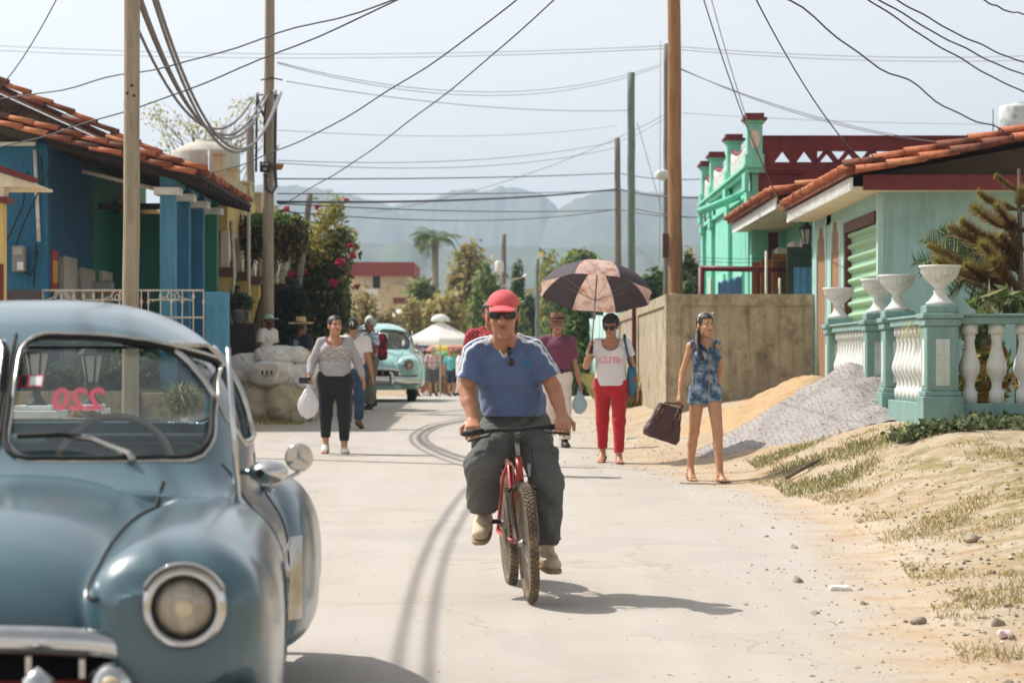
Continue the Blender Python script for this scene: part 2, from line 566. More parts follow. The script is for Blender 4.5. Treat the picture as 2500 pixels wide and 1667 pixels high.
def dirt_nodes(m, road=False):
 """tan earth with dry grass tint away from the road; the road is pale dusty asphalt that fades to the same earth at its edge"""
 N, L = m.node_tree.nodes, m.node_tree.links
 b = N['Principled BSDF']
 geo = N.new('ShaderNodeNewGeometry')
 def noise(scale, det=6.0, ro=0.6, dist=0.0):
  n = N.new('ShaderNodeTexNoise'); n.inputs['Scale'].default_value = scale; n.inputs['Detail'].default_value = det
  n.inputs['Roughness'].default_value = ro; n.inputs['Distortion'].default_value = dist
  L.new(geo.outputs['Position'], n.inputs['Vector']); return n.outputs[0]
 def ramp(src, a, bb, t0=0.0, t1=1.0):
  r = N.new('ShaderNodeMapRange'); r.inputs['From Min'].default_value = a; r.inputs['From Max'].default_value = bb
  r.inputs['To Min'].default_value = t0; r.inputs['To Max'].default_value = t1; L.new(src, r.inputs[0]); return r.outputs[0]
 def mix(f, c1, c2, mode='MIX'):
  x = N.new('ShaderNodeMixRGB'); x.blend_type = mode
  for i, s in ((0, f), (1, c1), (2, c2)):
   if isinstance(s, (int, float)): x.inputs[i].default_value = s
   elif isinstance(s, tuple): x.inputs[i].default_value = (*s, 1)
   else: L.new(s, x.inputs[i])
  return x.outputs[0]
 at = N.new('ShaderNodeAttribute'); at.attribute_name = 'Col'
 sp = N.new('ShaderNodeSeparateColor'); L.new(at.outputs['Color'], sp.inputs[0])
 earth = mix(ramp(noise(0.9), .35, .65), (.43, .325, .215), (.49, .41, .31))
 earth = mix(ramp(noise(3.3, 8.0), .48, .68), earth, (.40, .268, .15))
 earth = mix(ramp(noise(14.0, 8.0, .7), .52, .72, 0, .55), earth, (.33, .25, .16))
 earth = mix(ramp(noise(70.0, 3.0, .6), .60, .72, 0, .6), earth, (.62, .56, .47))
 # dry grass tint, mask in G
 g = N.new('ShaderNodeMath'); g.operation = 'MULTIPLY'
 L.new(ramp(noise(5.0, 8.0, .7), .45, .6), g.inputs[0]); L.new(sp.outputs[1], g.inputs[1])
 earth = mix(g.outputs[0], earth, (.235, .205, .085))
 col = earth
 if road:
  asp = mix(ramp(noise(1.1, 6.0, .6), .3, .7), (.405, .365, .322), (.445, .405, .36))
  asp = mix(ramp(noise(0.25, 5.0, .6), .4, .65, 0, .5), asp, (.46, .405, .335))
  asp = mix(ramp(noise(45.0, 6.0, .7), .55, .75, 0, .45), asp, (.30, .275, .25))
  asp = mix(ramp(noise(160.0, 2.0, .5), .64, .74, 0, .6), asp, (.25, .225, .2))
  # long wheel-worn streaks along the street
  mp = N.new('ShaderNodeMapping'); mp.inputs['Scale'].default_value = (3.0, .12, 1); L.new(geo.outputs['Position'], mp.inputs[0])
  st = N.new('ShaderNodeTexNoise'); st.inputs['Scale'].default_value = 1.0; st.inputs['Detail'].default_value = 4; L.new(mp.outputs[0], st.inputs['Vector'])
  asp = mix(ramp(st.outputs[0], .42, .62, 0, .35), asp, (.49, .452, .408))
  vo = N.new('ShaderNodeTexVoronoi'); vo.feature = 'DISTANCE_TO_EDGE'; vo.inputs['Scale'].default_value = .55
  wv = N.new('ShaderNodeVectorMath'); wv.operation = 'ADD'; nz_ = N.new('ShaderNodeTexNoise'); nz_.inputs['Scale'].default_value = 1.6; nz_.inputs['Detail'].default_value = 5
  L.new(geo.outputs['Position'], nz_.inputs['Vector']); L.new(geo.outputs['Position'], wv.inputs[0]); L.new(nz_.outputs['Color'], wv.inputs[1]); L.new(wv.outputs[0], vo.inputs['Vector'])
  ck = N.new('ShaderNodeMath'); ck.operation = 'MULTIPLY'; L.new(ramp(vo.outputs['Distance'], .004, .012, .35, 0), ck.inputs[0]); L.new(ramp(noise(.5), .45, .6), ck.inputs[1])
  asp = mix(ck.outputs[0], asp, (.24, .21, .18))
  asp = mix(ramp(noise(.7, 3.0, .5, 1.5), .56, .60, 0, .28), asp, (.36, .325, .29))
  ed = N.new('ShaderNodeMath'); ed.operation = 'ADD'
  L.new(sp.outputs[0], ed.inputs[0]); L.new(ramp(noise(2.2, 7.0, .65), .3, .7, -.28, .28), ed.inputs[1])
  col = mix(ramp(ed.outputs[0], .25, .75), asp, earth)
 L.new(col, b.inputs['Base Color'])
 b.inputs['Roughness'].default_value = 0.9
 b.inputs['Specular IOR Level'].default_value = 0.15
 bp = N.new('ShaderNodeBump'); bp.inputs['Strength'].default_value = 0.35 if road else 0.8; bp.inputs['Distance'].default_value = 0.02
 bn = mix(0.4, noise(30.0, 8.0, .7), noise(130.0, 4.0, .6))
 L.new(bn, bp.inputs['Height']); L.new(bp.outputs[0], b.inputs['Normal'])
 return m

m_ground = bpy.data.materials.new('dry_earth'); m_ground.use_nodes = True; dirt_nodes(m_ground)
m_road = bpy.data.materials.new('dusty_asphalt'); m_road.use_nodes = True; dirt_nodes(m_road, True)

gx = np.concatenate([[-6000, -2500, -900, -300, -100, -40, -20], np.arange(-14, -5.5, .35), np.arange(-5.5, 7.0, .09), np.arange(7.2, 14, .4), [20, 40, 100, 300, 900, 2500, 6000]])
gyv = np.concatenate([[-40, -20, -10, 0, 4], np.arange(6, 46, .16), np.arange(46, 120, .8), [130, 160, 200, 300, 450, 700, 1000, 1500, 2500, 4000, 6500]])
GX, GY = np.meshgrid(gx, gyv, indexing='ij')
GZ = ground_z(GX, GY)
GZ = np.where((GX > _eL(GY) + .15) & (GX < _eR(GY) - .25) & (GY < 140), GZ - .03, GZ)
gcol = np.zeros((GX.size, 3))
gm = np.clip((GX - _eR(GY) - .35) / .9, 0, 1) * np.clip((23.5 - GY) / 3, .0, 1)
gm = np.maximum(gm, np.clip((_eL(GY) - GX - .5) / 1.0, 0, 1) * .8)
gm = np.maximum(gm, np.clip((GY - 100) / 30, 0, 1))
gcol[:, 1] = gm.ravel()
ground = link('ground', grid_mesh('ground', GX, GY, GZ, m_ground, True, gcol))
tag(ground, kind='structure')
# road sheet
ny = 420
ry = np.concatenate([np.linspace(-10, 6, 12), np.linspace(6.2, 48, 300), np.linspace(48.5, 135, 90)])
u = np.linspace(0, 1, 60)
U, RY = np.meshgrid(u, ry, indexing='ij')
RL, RR = _eL(RY) - .35, _eR(RY) + .55
RX = RL + (RR - RL) * U
RZ = ground_z(RX, RY) + .006
edge_d = np.minimum(RX - RL, RR - RX)
rc = np.zeros((RX.size, 3)); rc[:, 0] = np.clip(1 - (edge_d - .1) / 1.1, 0, 1).ravel()
RZ = np.where(edge_d < .06, RZ - .03, RZ)
road = link('road', grid_mesh('road', RX, RY, RZ, m_road, True, rc))
tag(road, kind='structure')

# ------------------------------------------------------------------ right-hand side of the street
def boxes(name, m, parent, *bs, bevel=0.0):
 b = MB()
 for lo, hi in bs: b.box(lo, hi)
 return b.build(name, m, parent, bevel)

m_mint = mat('mint_paint', srgb(156, 194, 190), .75, .07, 1.2, .12, 60, col2=srgb(142, 178, 172), thr=.64, wid=.12, ms=1.1, streak=0.22)
m_mintl = mat('mint_paint_pale', srgb(176, 205, 194), .75, .07, 2, .1, 60, streak=0.2)
m_cream = mat('cream_paint', srgb(225, 212, 188), .8, .08, 2, .08, 50, col2=srgb(188, 165, 130), thr=.66, wid=.1, ms=3, streak=0.2)
m_white = mat('white_paint', srgb(226, 226, 222), .7, .06, 4, .1, 60, col2=srgb(186, 182, 172), thr=.63, wid=.1, ms=6)
m_dred = mat('dark_red_paint', srgb(112, 42, 40), .75, .16, 1.5, .12, 50, col2=srgb(92, 40, 38), thr=.6, wid=.12, ms=.8, streak=0.3)
m_dred2 = mat('fascia_red_paint', srgb(112, 46, 44), .65, .15, 5, .1, 40)
m_gable = mat('weathered_render', srgb(112, 98, 84), .9, .35, 1.6, .4, 25, col2=srgb(66, 58, 50), thr=.52, wid=.15, ms=1.6)
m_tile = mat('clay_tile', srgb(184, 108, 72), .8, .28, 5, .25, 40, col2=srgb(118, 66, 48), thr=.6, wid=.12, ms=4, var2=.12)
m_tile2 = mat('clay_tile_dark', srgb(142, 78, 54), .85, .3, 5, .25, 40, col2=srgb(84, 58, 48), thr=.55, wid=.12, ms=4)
m_tile3 = mat('clay_tile_pale', srgb(196, 128, 88), .85, .25, 5, .25, 40, col2=srgb(140, 92, 66), thr=.58, wid=.12, ms=4)
m_bframe = mat('brown_wood_frame', srgb(88, 56, 48), .7, .2, 6, .1, 40)
m_roll = mat('green_roller_paint', srgb(146, 184, 152), .5, .08, 3, .05, 60, col2=srgb(150, 160, 130), thr=.68, wid=.08, ms=5)
m_louv = mat('tan_lattice_block', srgb(150, 116, 88), .9, .15, 20, .8, 55)
m_green = mat('sea_green_paint', srgb(122, 204, 176), .75, .08, 1.5, .1, 50, col2=srgb(144, 212, 190), thr=.58, wid=.15, ms=1, streak=0.22)
m_greenl = mat('sea_green_pale', srgb(150, 216, 190), .75, .08, 2, .1, 50)
m_wood = mat('varnished_wood', srgb(146, 88, 44), .5, .25, 2.2, .1, 40, stretch=(6, 6, .7))
m_woodd = mat('dark_varnished_wood', srgb(92, 52, 34), .55, .25, 3, .1, 40, stretch=(6, 6, .7))
m_dgreen = mat('dark_green_paint', srgb(56, 74, 58), .6, .15, 3, .05, 40)
m_iron = mat('black_iron', srgb(48, 50, 52), .5, .2, 8, .1, 60)
m_pane = mat('frosted_lamp_glass', srgb(170, 168, 160), .3, .05, 4)
m_conc = mat('grey_concrete', srgb(180, 166, 140), .92, .14, 3.0, .6, 60, col2=srgb(118, 106, 86), thr=.60, wid=.10, ms=2.4, var2=.14, streak=0.4)
m_towel = mat('blue_towel', srgb(104, 150, 190), .95, .12, 6, .6, 90, sheen=.4)
m_pipe = mat('dark_red_pipe', srgb(104, 40, 42), .5, .2, 8, .05, 50)
m_rod = mat('old_white_pipe', srgb(190, 182, 166), .6, .2, 8, .05, 50)

def tile_mesh(name, L=.46, r0=.095, r1=.075, th=.016, seg=7):
 """half-barrel clay tile lying along +X (wide end at 0), convex side up"""
 v, f = [], []
 for (x, r) in ((0, r0), (L, r1)):
  for rr in (r, r - th):
   for k in range(seg + 1):
    a = math.pi * k / seg
    v.append((x, -rr * math.cos(a), rr * math.sin(a) * .92))
 n = seg + 1
 for k in range(seg):
  f.append((k, k + 1, 2 * n + k + 1, 2 * n + k))
  f.append((n + k + 1, n + k, 3 * n + k, 3 * n + k + 1))
  f.append((k + 1, k, n + k, n + k + 1))
  f.append((2 * n + k, 2 * n + k + 1, 3 * n + k + 1, 3 * n + k))
 f += [(0, 2 * n, 3 * n, n), (n - 1, 2 * n - 1, 4 * n - 1, 3 * n - 1)]
 b = MB(); b.add(v, f, True)
 return b

TILES = [tile_mesh('t').mesh('roof_tile', mm) for mm in (m_tile, m_tile, m_tile2, m_tile3, m_tile)]

def put_tile(parent, loc, rz, ry, sc=1.0):
 o = bpy.data.objects.new('roof_tile', random.choice(TILES))
 COL.objects.link(o)
 o.parent = parent
 m = basis(parent)
 if parent.parent is not None: m = basis(parent.parent) @ parent.matrix_parent_inverse @ m
 o.matrix_parent_inverse = m.inverted()
 o.rotation_euler = (random.uniform(-.05, .05), ry + .085 + random.uniform(-.03, .03), rz + random.uniform(-.035, .035))
 o.location = [loc[0] + random.uniform(-.008, .008), loc[1] + random.uniform(-.008, .008), loc[2] + .018 + random.uniform(-.008, .008)]
 o.scale = (sc, sc * random.uniform(.94, 1.04), sc * random.uniform(.94, 1.04))
 return o

# --- mint house with the roller door
print('right', time.time()-T0)
H = thing('mint_house', (4.58, 30.2, .75), 'mint green house with roller door under a low clay tile roof', 'house')
XW, Y0, Y1, ZS = 4.58, 30.2, 36.9, 3.5
boxes('wall', m_mint, H, ((XW, Y0, .3), (12, Y0 + .18, ZS)), ((XW, Y0 + .18, .3), (XW + .18, 30.42, ZS)), ((XW, 30.42, 3.22), (XW + .18, 33.15, ZS)),
   ((XW, 33.15, .3), (XW + .18, 33.72, ZS)), ((XW, 36.35, .3), (XW + .18, Y1, ZS)), ((XW, 34.72, .3), (XW + .18, 35.2, ZS)), ((XW, 33.72, 3.36), (XW + .18, 36.35, ZS)),
   ((XW, 33.72, .3), (XW + .18, 36.35, .7)), ((12, Y0, .3), (12.2, 40, ZS)), ((5.2, Y1 - .2, .3), (12, Y1, ZS)))
boxes('corner_trim', m_mintl, H, ((XW - .012, Y0 - .012, .3), (XW + .06, Y0 + .10, ZS - .01)))
fr = boxes('door_frame', m_bframe, H, ((XW - .03, 33.03, .5), (XW + .2, 33.2, 3.28)), ((XW - .03, 30.40, 3.14), (XW + .2, 33.03, 3.28)))
# roller door: one object per corrugated slat
rd = MB().box((XW + .10, 30.42, .5), (XW + .12, 33.03, 3.14)).build('roller_door', m_roll, H)
slat = MB()
prof = [(0, 0), (-.02, .012), (-.052, .035), (-.06, .055), (-.05, .075), (-.02, .094), (0, .10), (-.006, .155), (.012, .155), (.012, 0)]
slat.prism(prof, 1, 0, 2.6)
slat_me = slat.mesh('slat', m_roll)
for k in range(17):
 o = link('slat', slat_me, rd); o.location = (XW + .062, 30.425, .55 + k * .156)
for yc, y0, y1 in ((34.22, 33.72, 34.72), (35.78, 35.2, 36.35)):
 hw = (y1 - y0) / 2
 lp = MB().box((XW + .012, y0, .7), (XW + .05, y1, 3.36)).build('lattice_panel', m_louv, H)
 # scalloped spandrels make the ornate arch
 for s in (-1, 1):
  e = yc + s * hw
  poly = [(e, 3.37), (e - s * hw * .55, 3.37), (e - s * hw * .5, 3.22), (e - s * hw * .28, 3.18), (e - s * hw * .24, 2.98), (e - s * hw * .12, 2.92), (e - s * .05, 2.7), (e - s * .05, .7), (e, .7)]
  if s < 0: poly = poly[::-1]
  MB().prism(poly, 0, XW - .012, XW + .010).build('arch_spandrel', m_mintl, lp)
boxes('soffit', m_cream, H, ((4.17, 29.62, ZS), (XW + .3, Y1 - .25, ZS + .03)), ((XW + .3, 29.62, ZS), (12.3, Y0 + .25, ZS + .03)))
boxes('fascia', m_dred2, H, ((4.3, 29.58, ZS - .015), (12.4, 29.63, ZS + .17)))
rb = MB().box((4.16, 29.60, ZS - .02), (4.175, Y1 - .3, ZS + .14))
for k in range(62):
 y = 29.62 + k * .108
 rb.box((4.138, y, ZS - .02), (4.16, y + .055, ZS + .14))
rb.build('ribbed_eave_board', m_white, H)
g = MB().prism([(4.35, 3.66), (8.9, 3.66), (8.9, 4.5), (4.35, 3.68)], 1, 29.95, 30.1); g.build('gable_wall', m_gable, H)
SL = .205
ang = math.atan(SL)
rf = MB()
rf.prism([(4.08, 3.655), (9.0, 3.655 + SL * 4.92), (13.6, 3.655 + SL * .4), (13.6, 3.72 + SL * .4), (9.0, 3.72 + SL * 4.92), (4.08, 3.72)], 1, 29.56, Y1 - .15)
rf = rf.build('roof', m_tile2, H)
for row, (yy, dz) in enumerate(((29.62, .075), (29.45, -.035))):
 for k in range(13):
  x = 4.05 + k * .385 + row * .14
  if x > 8.8: break
  put_tile(rf, (x, yy, 3.68 + SL * (x - 4.08) + dz), 0, -ang - .03, 1.06)
for k in range(35):
 y = 29.66 + k * .193
 for rr in range(2):
  x = 4.02 + rr * .36
  put_tile(rf, (x, y, 3.70 + SL * (x - 4.08) + rr * .012), 0, -ang - .02, .98)
rest = MB()
tm = tile_mesh('x')
for k in range(35):
 for rr in range(2, 12):
  M = Matrix.Translation((4.02 + rr * .39, 29.66 + k * .193, 3.71 + SL * (rr * .39))) @ Matrix.Rotation(-ang - .02, 4, 'Y')
  rest.add([M @ Vector(p) for p in tm.v], tm.f, True)
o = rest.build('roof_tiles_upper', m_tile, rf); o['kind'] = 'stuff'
lbr = MB().tube([(6.6, 30.4, 4.25), (6.6, 30.4, 4.75), (6.75, 30.4, 4.98), (6.98, 30.4, 5.02), (7.02, 30.4, 4.9)], .018, 6).build('service_conduit', m_iron, H)

# --- sea green porch house behind the concrete wall
H2 = thing('porch_house', (4.0, 37.2, .7), 'sea green house with open wooden shutters behind the concrete wall', 'house')
boxes('wall', m_green, H2, ((4.9, 37.0, .3), (5.1, 44.5, 3.75)), ((5.1, 37.0, .3), (9, 37.15, 3.75)))
boxes('pillar', m_green, H2, ((4.32, 43.6, .3), (4.62, 43.95, 3.78)))
boxes('soffit', m_cream, H2, ((4.05, 37.0, 3.75), (5.2, 44.3, 3.79)))
boxes('eave_board', m_white, H2, ((4.03, 36.98, 3.72), (4.05, 44.3, 3.9)))
rf2 = MB().prism([(3.95, 3.9), (8.5, 4.85), (8.5, 4.92), (3.95, 3.97)], 1, 36.95, 44.4).build('roof', m_tile2, H2)
for k in range(37):
 for rr in range(2):
  put_tile(rf2, (3.88 + rr * .34, 37.02 + k * .2, 3.93 + SL * rr * .34), 0, -ang, .98)
for k in range(11):
 put_tile(rf2, (3.95 + k * .39, 36.97, 3.96 + SL * k * .39), 0, -ang, 1.0)
for i, (y0, w, z1, mm) in enumerate(((38.35, .52, 3.2, m_dgreen), (39.6, .62, 3.15, m_wood), (41.05, .66, 3.12, m_wood), (41.9, .72, 3.1, m_wood), (42.9, .5, 3.0, m_wood), (43.45, .55, 2.98, m_woodd))):
 xh = 4.88
 dl = MB().box((xh - w, y0, .75), (xh, y0 + .045, z1)).build('shutter_leaf', mm, H2)
 for (za, zb) in ((1.0, 1.55), (1.68, z1 - .14)):
  MB().box((xh - w + .09, y0 - .012, za), (xh - .09, y0 + .01, zb)).build('shutter_panel', m_woodd if mm is m_wood else mm, dl, .006)
for y0 in (38.7, 40.6, 43.0):
 MB().box((4.72, y0, 3.22), (4.9, y0 + .9, 3.4)).build('lintel', m_white, H2)

def lantern(parent, c, s=1.0, hang=True):
 b = MB()
 x, y, z = c
 b.lathe([(.005 * s, .52 * s), (.012 * s, .47 * s), (.03 * s, .43 * s), (.05 * s, .40 * s), (.115 * s, .35 * s), (.135 * s, .325 * s), (.13 * s, .31 * s)], c, 6, False)
 b.build('lantern_cap', m_iron, parent)
 g_ = MB().lathe([(.062 * s, .06 * s), (.108 * s, .31 * s)], c, 6, False).build('lantern_glass', m_pane, parent)
 e = MB()
 for k in range(6):
  a = k * math.pi / 3
  e.tube([(x + .064 * s * math.cos(a), y + .064 * s * math.sin(a), z + .06 * s), (x + .112 * s * math.cos(a), y + .112 * s * math.sin(a), z + .315 * s)], .011 * s, 5)
 e.build('lantern_frame', m_iron, g_)
 b2 = MB().lathe([(.02 * s, -.02 * s), (.075 * s, .02 * s), (.08 * s, .055 * s), (.06 * s, .065 * s)], c, 6, False)
 b2.build('lantern_base', m_iron, parent)

hl = thing('hanging_lantern', P(1969, 606, 37.4), 'dark iron hanging lantern under the porch eave beside the lattice panels', 'lantern')
c0 = P(1969, 606, 37.4)
lantern(hl, c0, .92)
MB().tube([c0 + Vector((0, 0, .46)), (c0.x, c0.y, 3.76)], .008, 6).build('chain', m_iron, hl)
MB().lathe([(.06, 0), (.1, .03), (.1, .05)], (c0.x, c0.y, 3.70), 12).build('ceiling_rose', m_bframe, hl)

# --- tall green and dark red corner building
GB = thing('corner_building', (4.43, 44.6, .6), 'tall sea green building with dark red side wall and triangle pierced parapet', 'building')
YA, YB, XF = 44.62, 55.6, 4.43
boxes('side_wall', m_dred, GB, ((XF + .12, YA, .2), (16, YA + .25, 4.93)))
boxes('street_wall', m_green, GB, ((XF, YA + .02, .2), (XF + .25, YB, 4.95)), ((XF + .12, YB - .2, .2), (16, YB, 4.95)))
ZP0, ZT0, ZT1, ZP1 = 4.93, 5.06, 5.27, 5.52
par = MB().box((XF + .2, YA + .02, ZP0), (16, YA + .2, ZT0)).box((XF + .2, YA + .02, ZT1), (16, YA + .2, ZP1)).box((XF + .2, YA - .01, ZP1), (16, YA + .23, ZP1 + .03))
for (x0, x1, kind) in ((XF + .2, 4.80, 0), (4.80, 5.21, 1), (5.21, 5.61, 1), (5.61, 5.62, 0)):
 if kind == 0: par.box((x0, YA + .02, ZT0), (x1, YA + .2, ZT1))
 else:
  xm = (x0 + x1) / 2
  par.prism([(x0, ZT0), (xm - .155, ZT0), (xm, ZT1), (x0, ZT1)], 1, YA + .02, YA + .2)
  par.prism([(xm, ZT1), (xm + .155, ZT0), (x1, ZT0), (x1, ZT1)], 1, YA + .02, YA + .2)
x = 5.62
par.prism([(x, ZT0), (x + .02, ZT0), (x + .02, ZT1), (x, ZT1)], 1, YA + .02, YA + .2)
for k in range(12):
 xa = x + k * .41
 w = .05
 par.prism([(xa + .02 - w, ZT0), (xa + .02 + w, ZT0), (xa + .19 + w, ZT1), (xa + .19 - w, ZT1)], 1, YA + .02, YA + .2)
 par.prism([(xa + .22 - w, ZT1), (xa + .22 + w, ZT1), (xa + .39 + w, ZT0), (xa + .39 - w, ZT0)], 1, YA + .02, YA + .2)
par.box((x + 12 * .41, YA + .02, ZT0), (16, YA + .2, ZT1))
par.build('pierced_parapet', m_dred, GB)
boxes('cornice', m_green, GB, ((XF - .10, YA - .08, 4.86), (XF + .24, YB + .1, 4.95)), ((XF - .16, YA - .14, 4.95), (XF + .19, YB + .1, 5.0)), ((XF - .07, YA + .02, 4.45), (XF + .01, YB, 4.53)))
boxes('side_cornice', m_dred, GB, ((XF + .24, YA - .07, 4.84), (XF + .95, YA + .0, 4.90)), ((XF + .24, YA - .12, 4.90), (XF + .95, YA + .0, 4.95)))
posts = (44.75, 48.9, 53.0, 55.45)
for yp in posts:
 pl = boxes('pilaster', m_green, GB, ((XF - .08, yp - .22, .3), (XF - .003, yp + .22, 4.3)), ((XF - .12, yp - .27, 4.3), (XF - .003, yp + .27, 4.45)), ((XF - .15, yp - .3, 4.53), (XF - .075, yp + .3, 4.86)))
 cap = boxes('parapet_post', m_green, GB, ((XF - .13, yp - .2, 5.0), (XF + .22, yp + .2, 5.2)), ((XF - .09, yp - .16, 5.2), (XF + .19, yp + .16, 5.78)), ((XF - .13, yp - .2, 5.78), (XF + .23, yp + .2, 5.83)))
 boxes('post_cap', m_dred2, cap, ((XF - .17, yp - .24, 5.83), (XF + .27, yp + .24, 5.88)), ((XF - .12, yp - .19, 5.88), (XF + .22, yp + .19, 5.96)))
 ov = MB().lathe([(.085, 0), (.085, .02)], (0, 0, 0), 18); ov.rot(Matrix.Translation((XF + .05, yp - .16, 5.48)) @ Matrix.Rotation(R(90), 4, 'X') @ Matrix.Scale(2.1, 4, (0, 1, 0))); ov.build('oval_plaque', m_cream, cap)
for a, b_ in zip(posts[:-1], posts[1:]):
 y0, y1 = a + .2, b_ - .2
 n = 14
 zt = [5.55 - .17 * math.sin(math.pi * i / n) for i in range(n + 1)]
 ys = [y0 + (y1 - y0) * i / n for i in range(n + 1)]
 MB().prism([(y0, 5.0)] + list(zip(ys, zt))[::1] + [(y1, 5.0)], 0, XF - .02, XF + .12).build('balustrade_panel', m_white, GB)
 MB().tube([(XF + .05, yy, zz + .03) for yy, zz in zip(ys, zt)], .06, 6).build('balustrade_rail', m_dred2, GB)
 bal = MB()
 for i in range(int((y1 - y0) / .24)):
  yy = y0 + .12 + i * .24
  bal.box((XF - .045, yy, 5.02), (XF - .018, yy + .1, 5.36))
 bal.build('balustrade_ribs', m_white, GB)
 # tall shuttered door with surround between pilasters
 ym = (y0 + y1) / 2
 if y1 - y0 > 3:
  dd = boxes('door', m_wood, GB, ((XF - .012, ym - .55, .7), (XF + .02, ym + .55, 3.0)))
  boxes('door_surround', m_greenl, GB, ((XF - .05, ym - .75, .7), (XF - .003, ym - .56, 3.2)), ((XF - .05, ym + .56, .7), (XF - .003, ym + .75, 3.2)), ((XF - .05, ym - .56, 3.01), (XF - .003, ym + .56, 3.2)))
dp = MB().tube([(XF + .01, 46.2, 4.58), (3.55, 46.2, 4.22)], .075, 12).build('drain_spout', m_green, GB)
wt = thing('roof_tank', P(2480, 335, 52), 'whitish mould stained water tank on the corner building roof', 'water tank')
c = P(2487, 335, 52)
MB().lathe([(.42, -.4), (.42, .62), (.40, .66), (.1, .72), (.1, .75)], c, 20).build('tank_body', mat('tank_white', srgb(214, 218, 214), .8, .1, 3, .1, 30, col2=srgb(140, 160, 150), thr=.58, wid=.1, ms=5), wt)
MB().tube([(c.x - .55, c.y, c.z - .4), (c.x - .55, c.y, c.z + .6)], .012, 5).build('vent_pipe', m_iron, wt)

# --- rough concrete wall
CW = thing('concrete_wall', (2.33, 36.6, .55), 'rough tan concrete boundary wall with stained front and recessed panels', 'wall')
YW, XL, ZTOP = 36.6, 2.33, 2.405
boxes('front_wall', m_conc, CW, ((XL + .03, YW + .03, .1), (4.575, YW + .16, ZTOP - .17)))
boxes('front_band', m_conc, CW, ((XL, YW, ZTOP - .17), (4.574, YW + .19, ZTOP)), ((XL, YW, .1), (XL + .22, YW + .19, ZTOP - .171)))
boxes('side_wall', m_conc, CW, ((XL + .03, YW + .16, .1), (XL + .16, 53, ZTOP - .17)))
boxes('side_band', m_conc, CW, ((XL, YW + .191, ZTOP - .17), (XL + .19, 53, ZTOP)), ((XL, YW + .191, .1), (XL + .1, YW + .4, ZTOP - .171)), ((XL, 44.9, .1), (XL + .1, 45.3, ZTOP - .171)), ((XL, 45.9, .1), (XL + .1, 46.3, ZTOP - .171)), ((XL, 52.5, .1), (XL + .1, 53, ZTOP - .171)))
boxes('red_post', m_pipe, CW, ((XL - .07, 45.42, .2), (XL + .02, 45.62, ZTOP + .02)))
boxes('gate_edge', m_rod, CW, ((XL - .012, 45.32, .3), (XL + .03, 45.41, 1.2)))

# --- mint panel fence further down
MF = thing('mint_fence', (2.4, 53, .4), 'pale mint panel fence with rounded posts beyond the concrete wall', 'fence')
for k in range(9):
 y = 53.2 + k * 5.4
 gzz = gz(2.4, y)
 boxes('fence_panel', m_mint, MF, ((2.42, y + .2, gzz - .3), (2.5, y + 5.3, 2.42 + .003 * k)))
 MB().tube([(2.36, y, gzz - .3), (2.36, y, 2.6)], .14, 12).build('fence_post', m_mintl, MF)
 if k < 8:
  MB().tube([(2.36, y + 2.7, gzz - .3), (2.36, y + 2.7, 2.52)], .12, 12).build('fence_post', m_mintl, MF)

# --- washing on the line behind the wall
fr_ = thing('clothesline_frame', (2.9, 38.6, .7), 'dark red pipe frame with props and wires behind the concrete wall', 'clothesline')
zz = PZ(661, 38.6)
MB().tube([P(1712, 655, 38.6) + Vector((0, 0, 0)), P(1940, 659, 38.6)], .045, 8).build('cross_pipe', m_pipe, fr_)
for px in (1712, 1930):
 MB().tube([(PX(px, 38.6), 38.6, .5), (PX(px, 38.6), 38.6, zz + .06)], .05, 8).build('upright_pipe', m_pipe, fr_)
for px, d in ((1735, 38.45), (1871, 38.3), (1904, 38.45)):
 MB().tube([(PX(px, d), d, .5), (PX(px, d) , d, zz + (.3 if px == 1871 else -.12))], .025, 7).build('prop', m_rod, fr_)
for dz, y1 in ((.14, .0), (.08, .06)):
 MB().tube([P(1700, 650, 38.5) + Vector((0, 0, dz)), P(1800, 651, 38.5) + Vector((0, 0, dz - .02)), P(1990, 650, 38.5) + Vector((0, 0, dz))], .004, 4).build('line_wire', m_iron, fr_)

def towel(px0, px1, py_l, py_r, d, label):
 n, mrow = 22, 14
 V = []; F = []
 for side in (0, 1):
  for i in range(n):
   u = i / (n - 1)
   top = P(px0 + (px1 - px0) * u, py_l + (py_r - py_l) * u, d)
   for j in range(mrow):
    v = j / (mrow - 1)
    w = .03 * math.sin(u * 9 + v * 2) * v + .012 * math.sin(u * 23)
    V.append((top.x, d + (w if side == 0 else w + .05 + .04 * v) , top.z - v * .62 + .008 * math.sin(u * 40)))
 for side in (0, 1):
  b0 = side * n * mrow
  for i in range(n - 1):
   for j in range(mrow - 1):
    a = b0 + i * mrow + j
    F.append((a, a + mrow, a + mrow + 1, a + 1))
 for i in range(n - 1):
  F.append((i * mrow, n * mrow + i * mrow, n * mrow + (i + 1) * mrow, (i + 1) * mrow))
 o = MB().add(V, F, True).build('towel', m_towel)
 o.modifiers.new('s', 'SOLIDIFY').thickness = .012
 tag(o, label, 'towel', 'blue towels on the clothesline')

towel(1753, 1812, 691, 674, 39.0, 'blue towel with a sagging corner hung on the red pipe frame')
towel(1938, 1998, 654, 654, 38.3, 'square blue towel hung beside the lattice panels of the mint house')

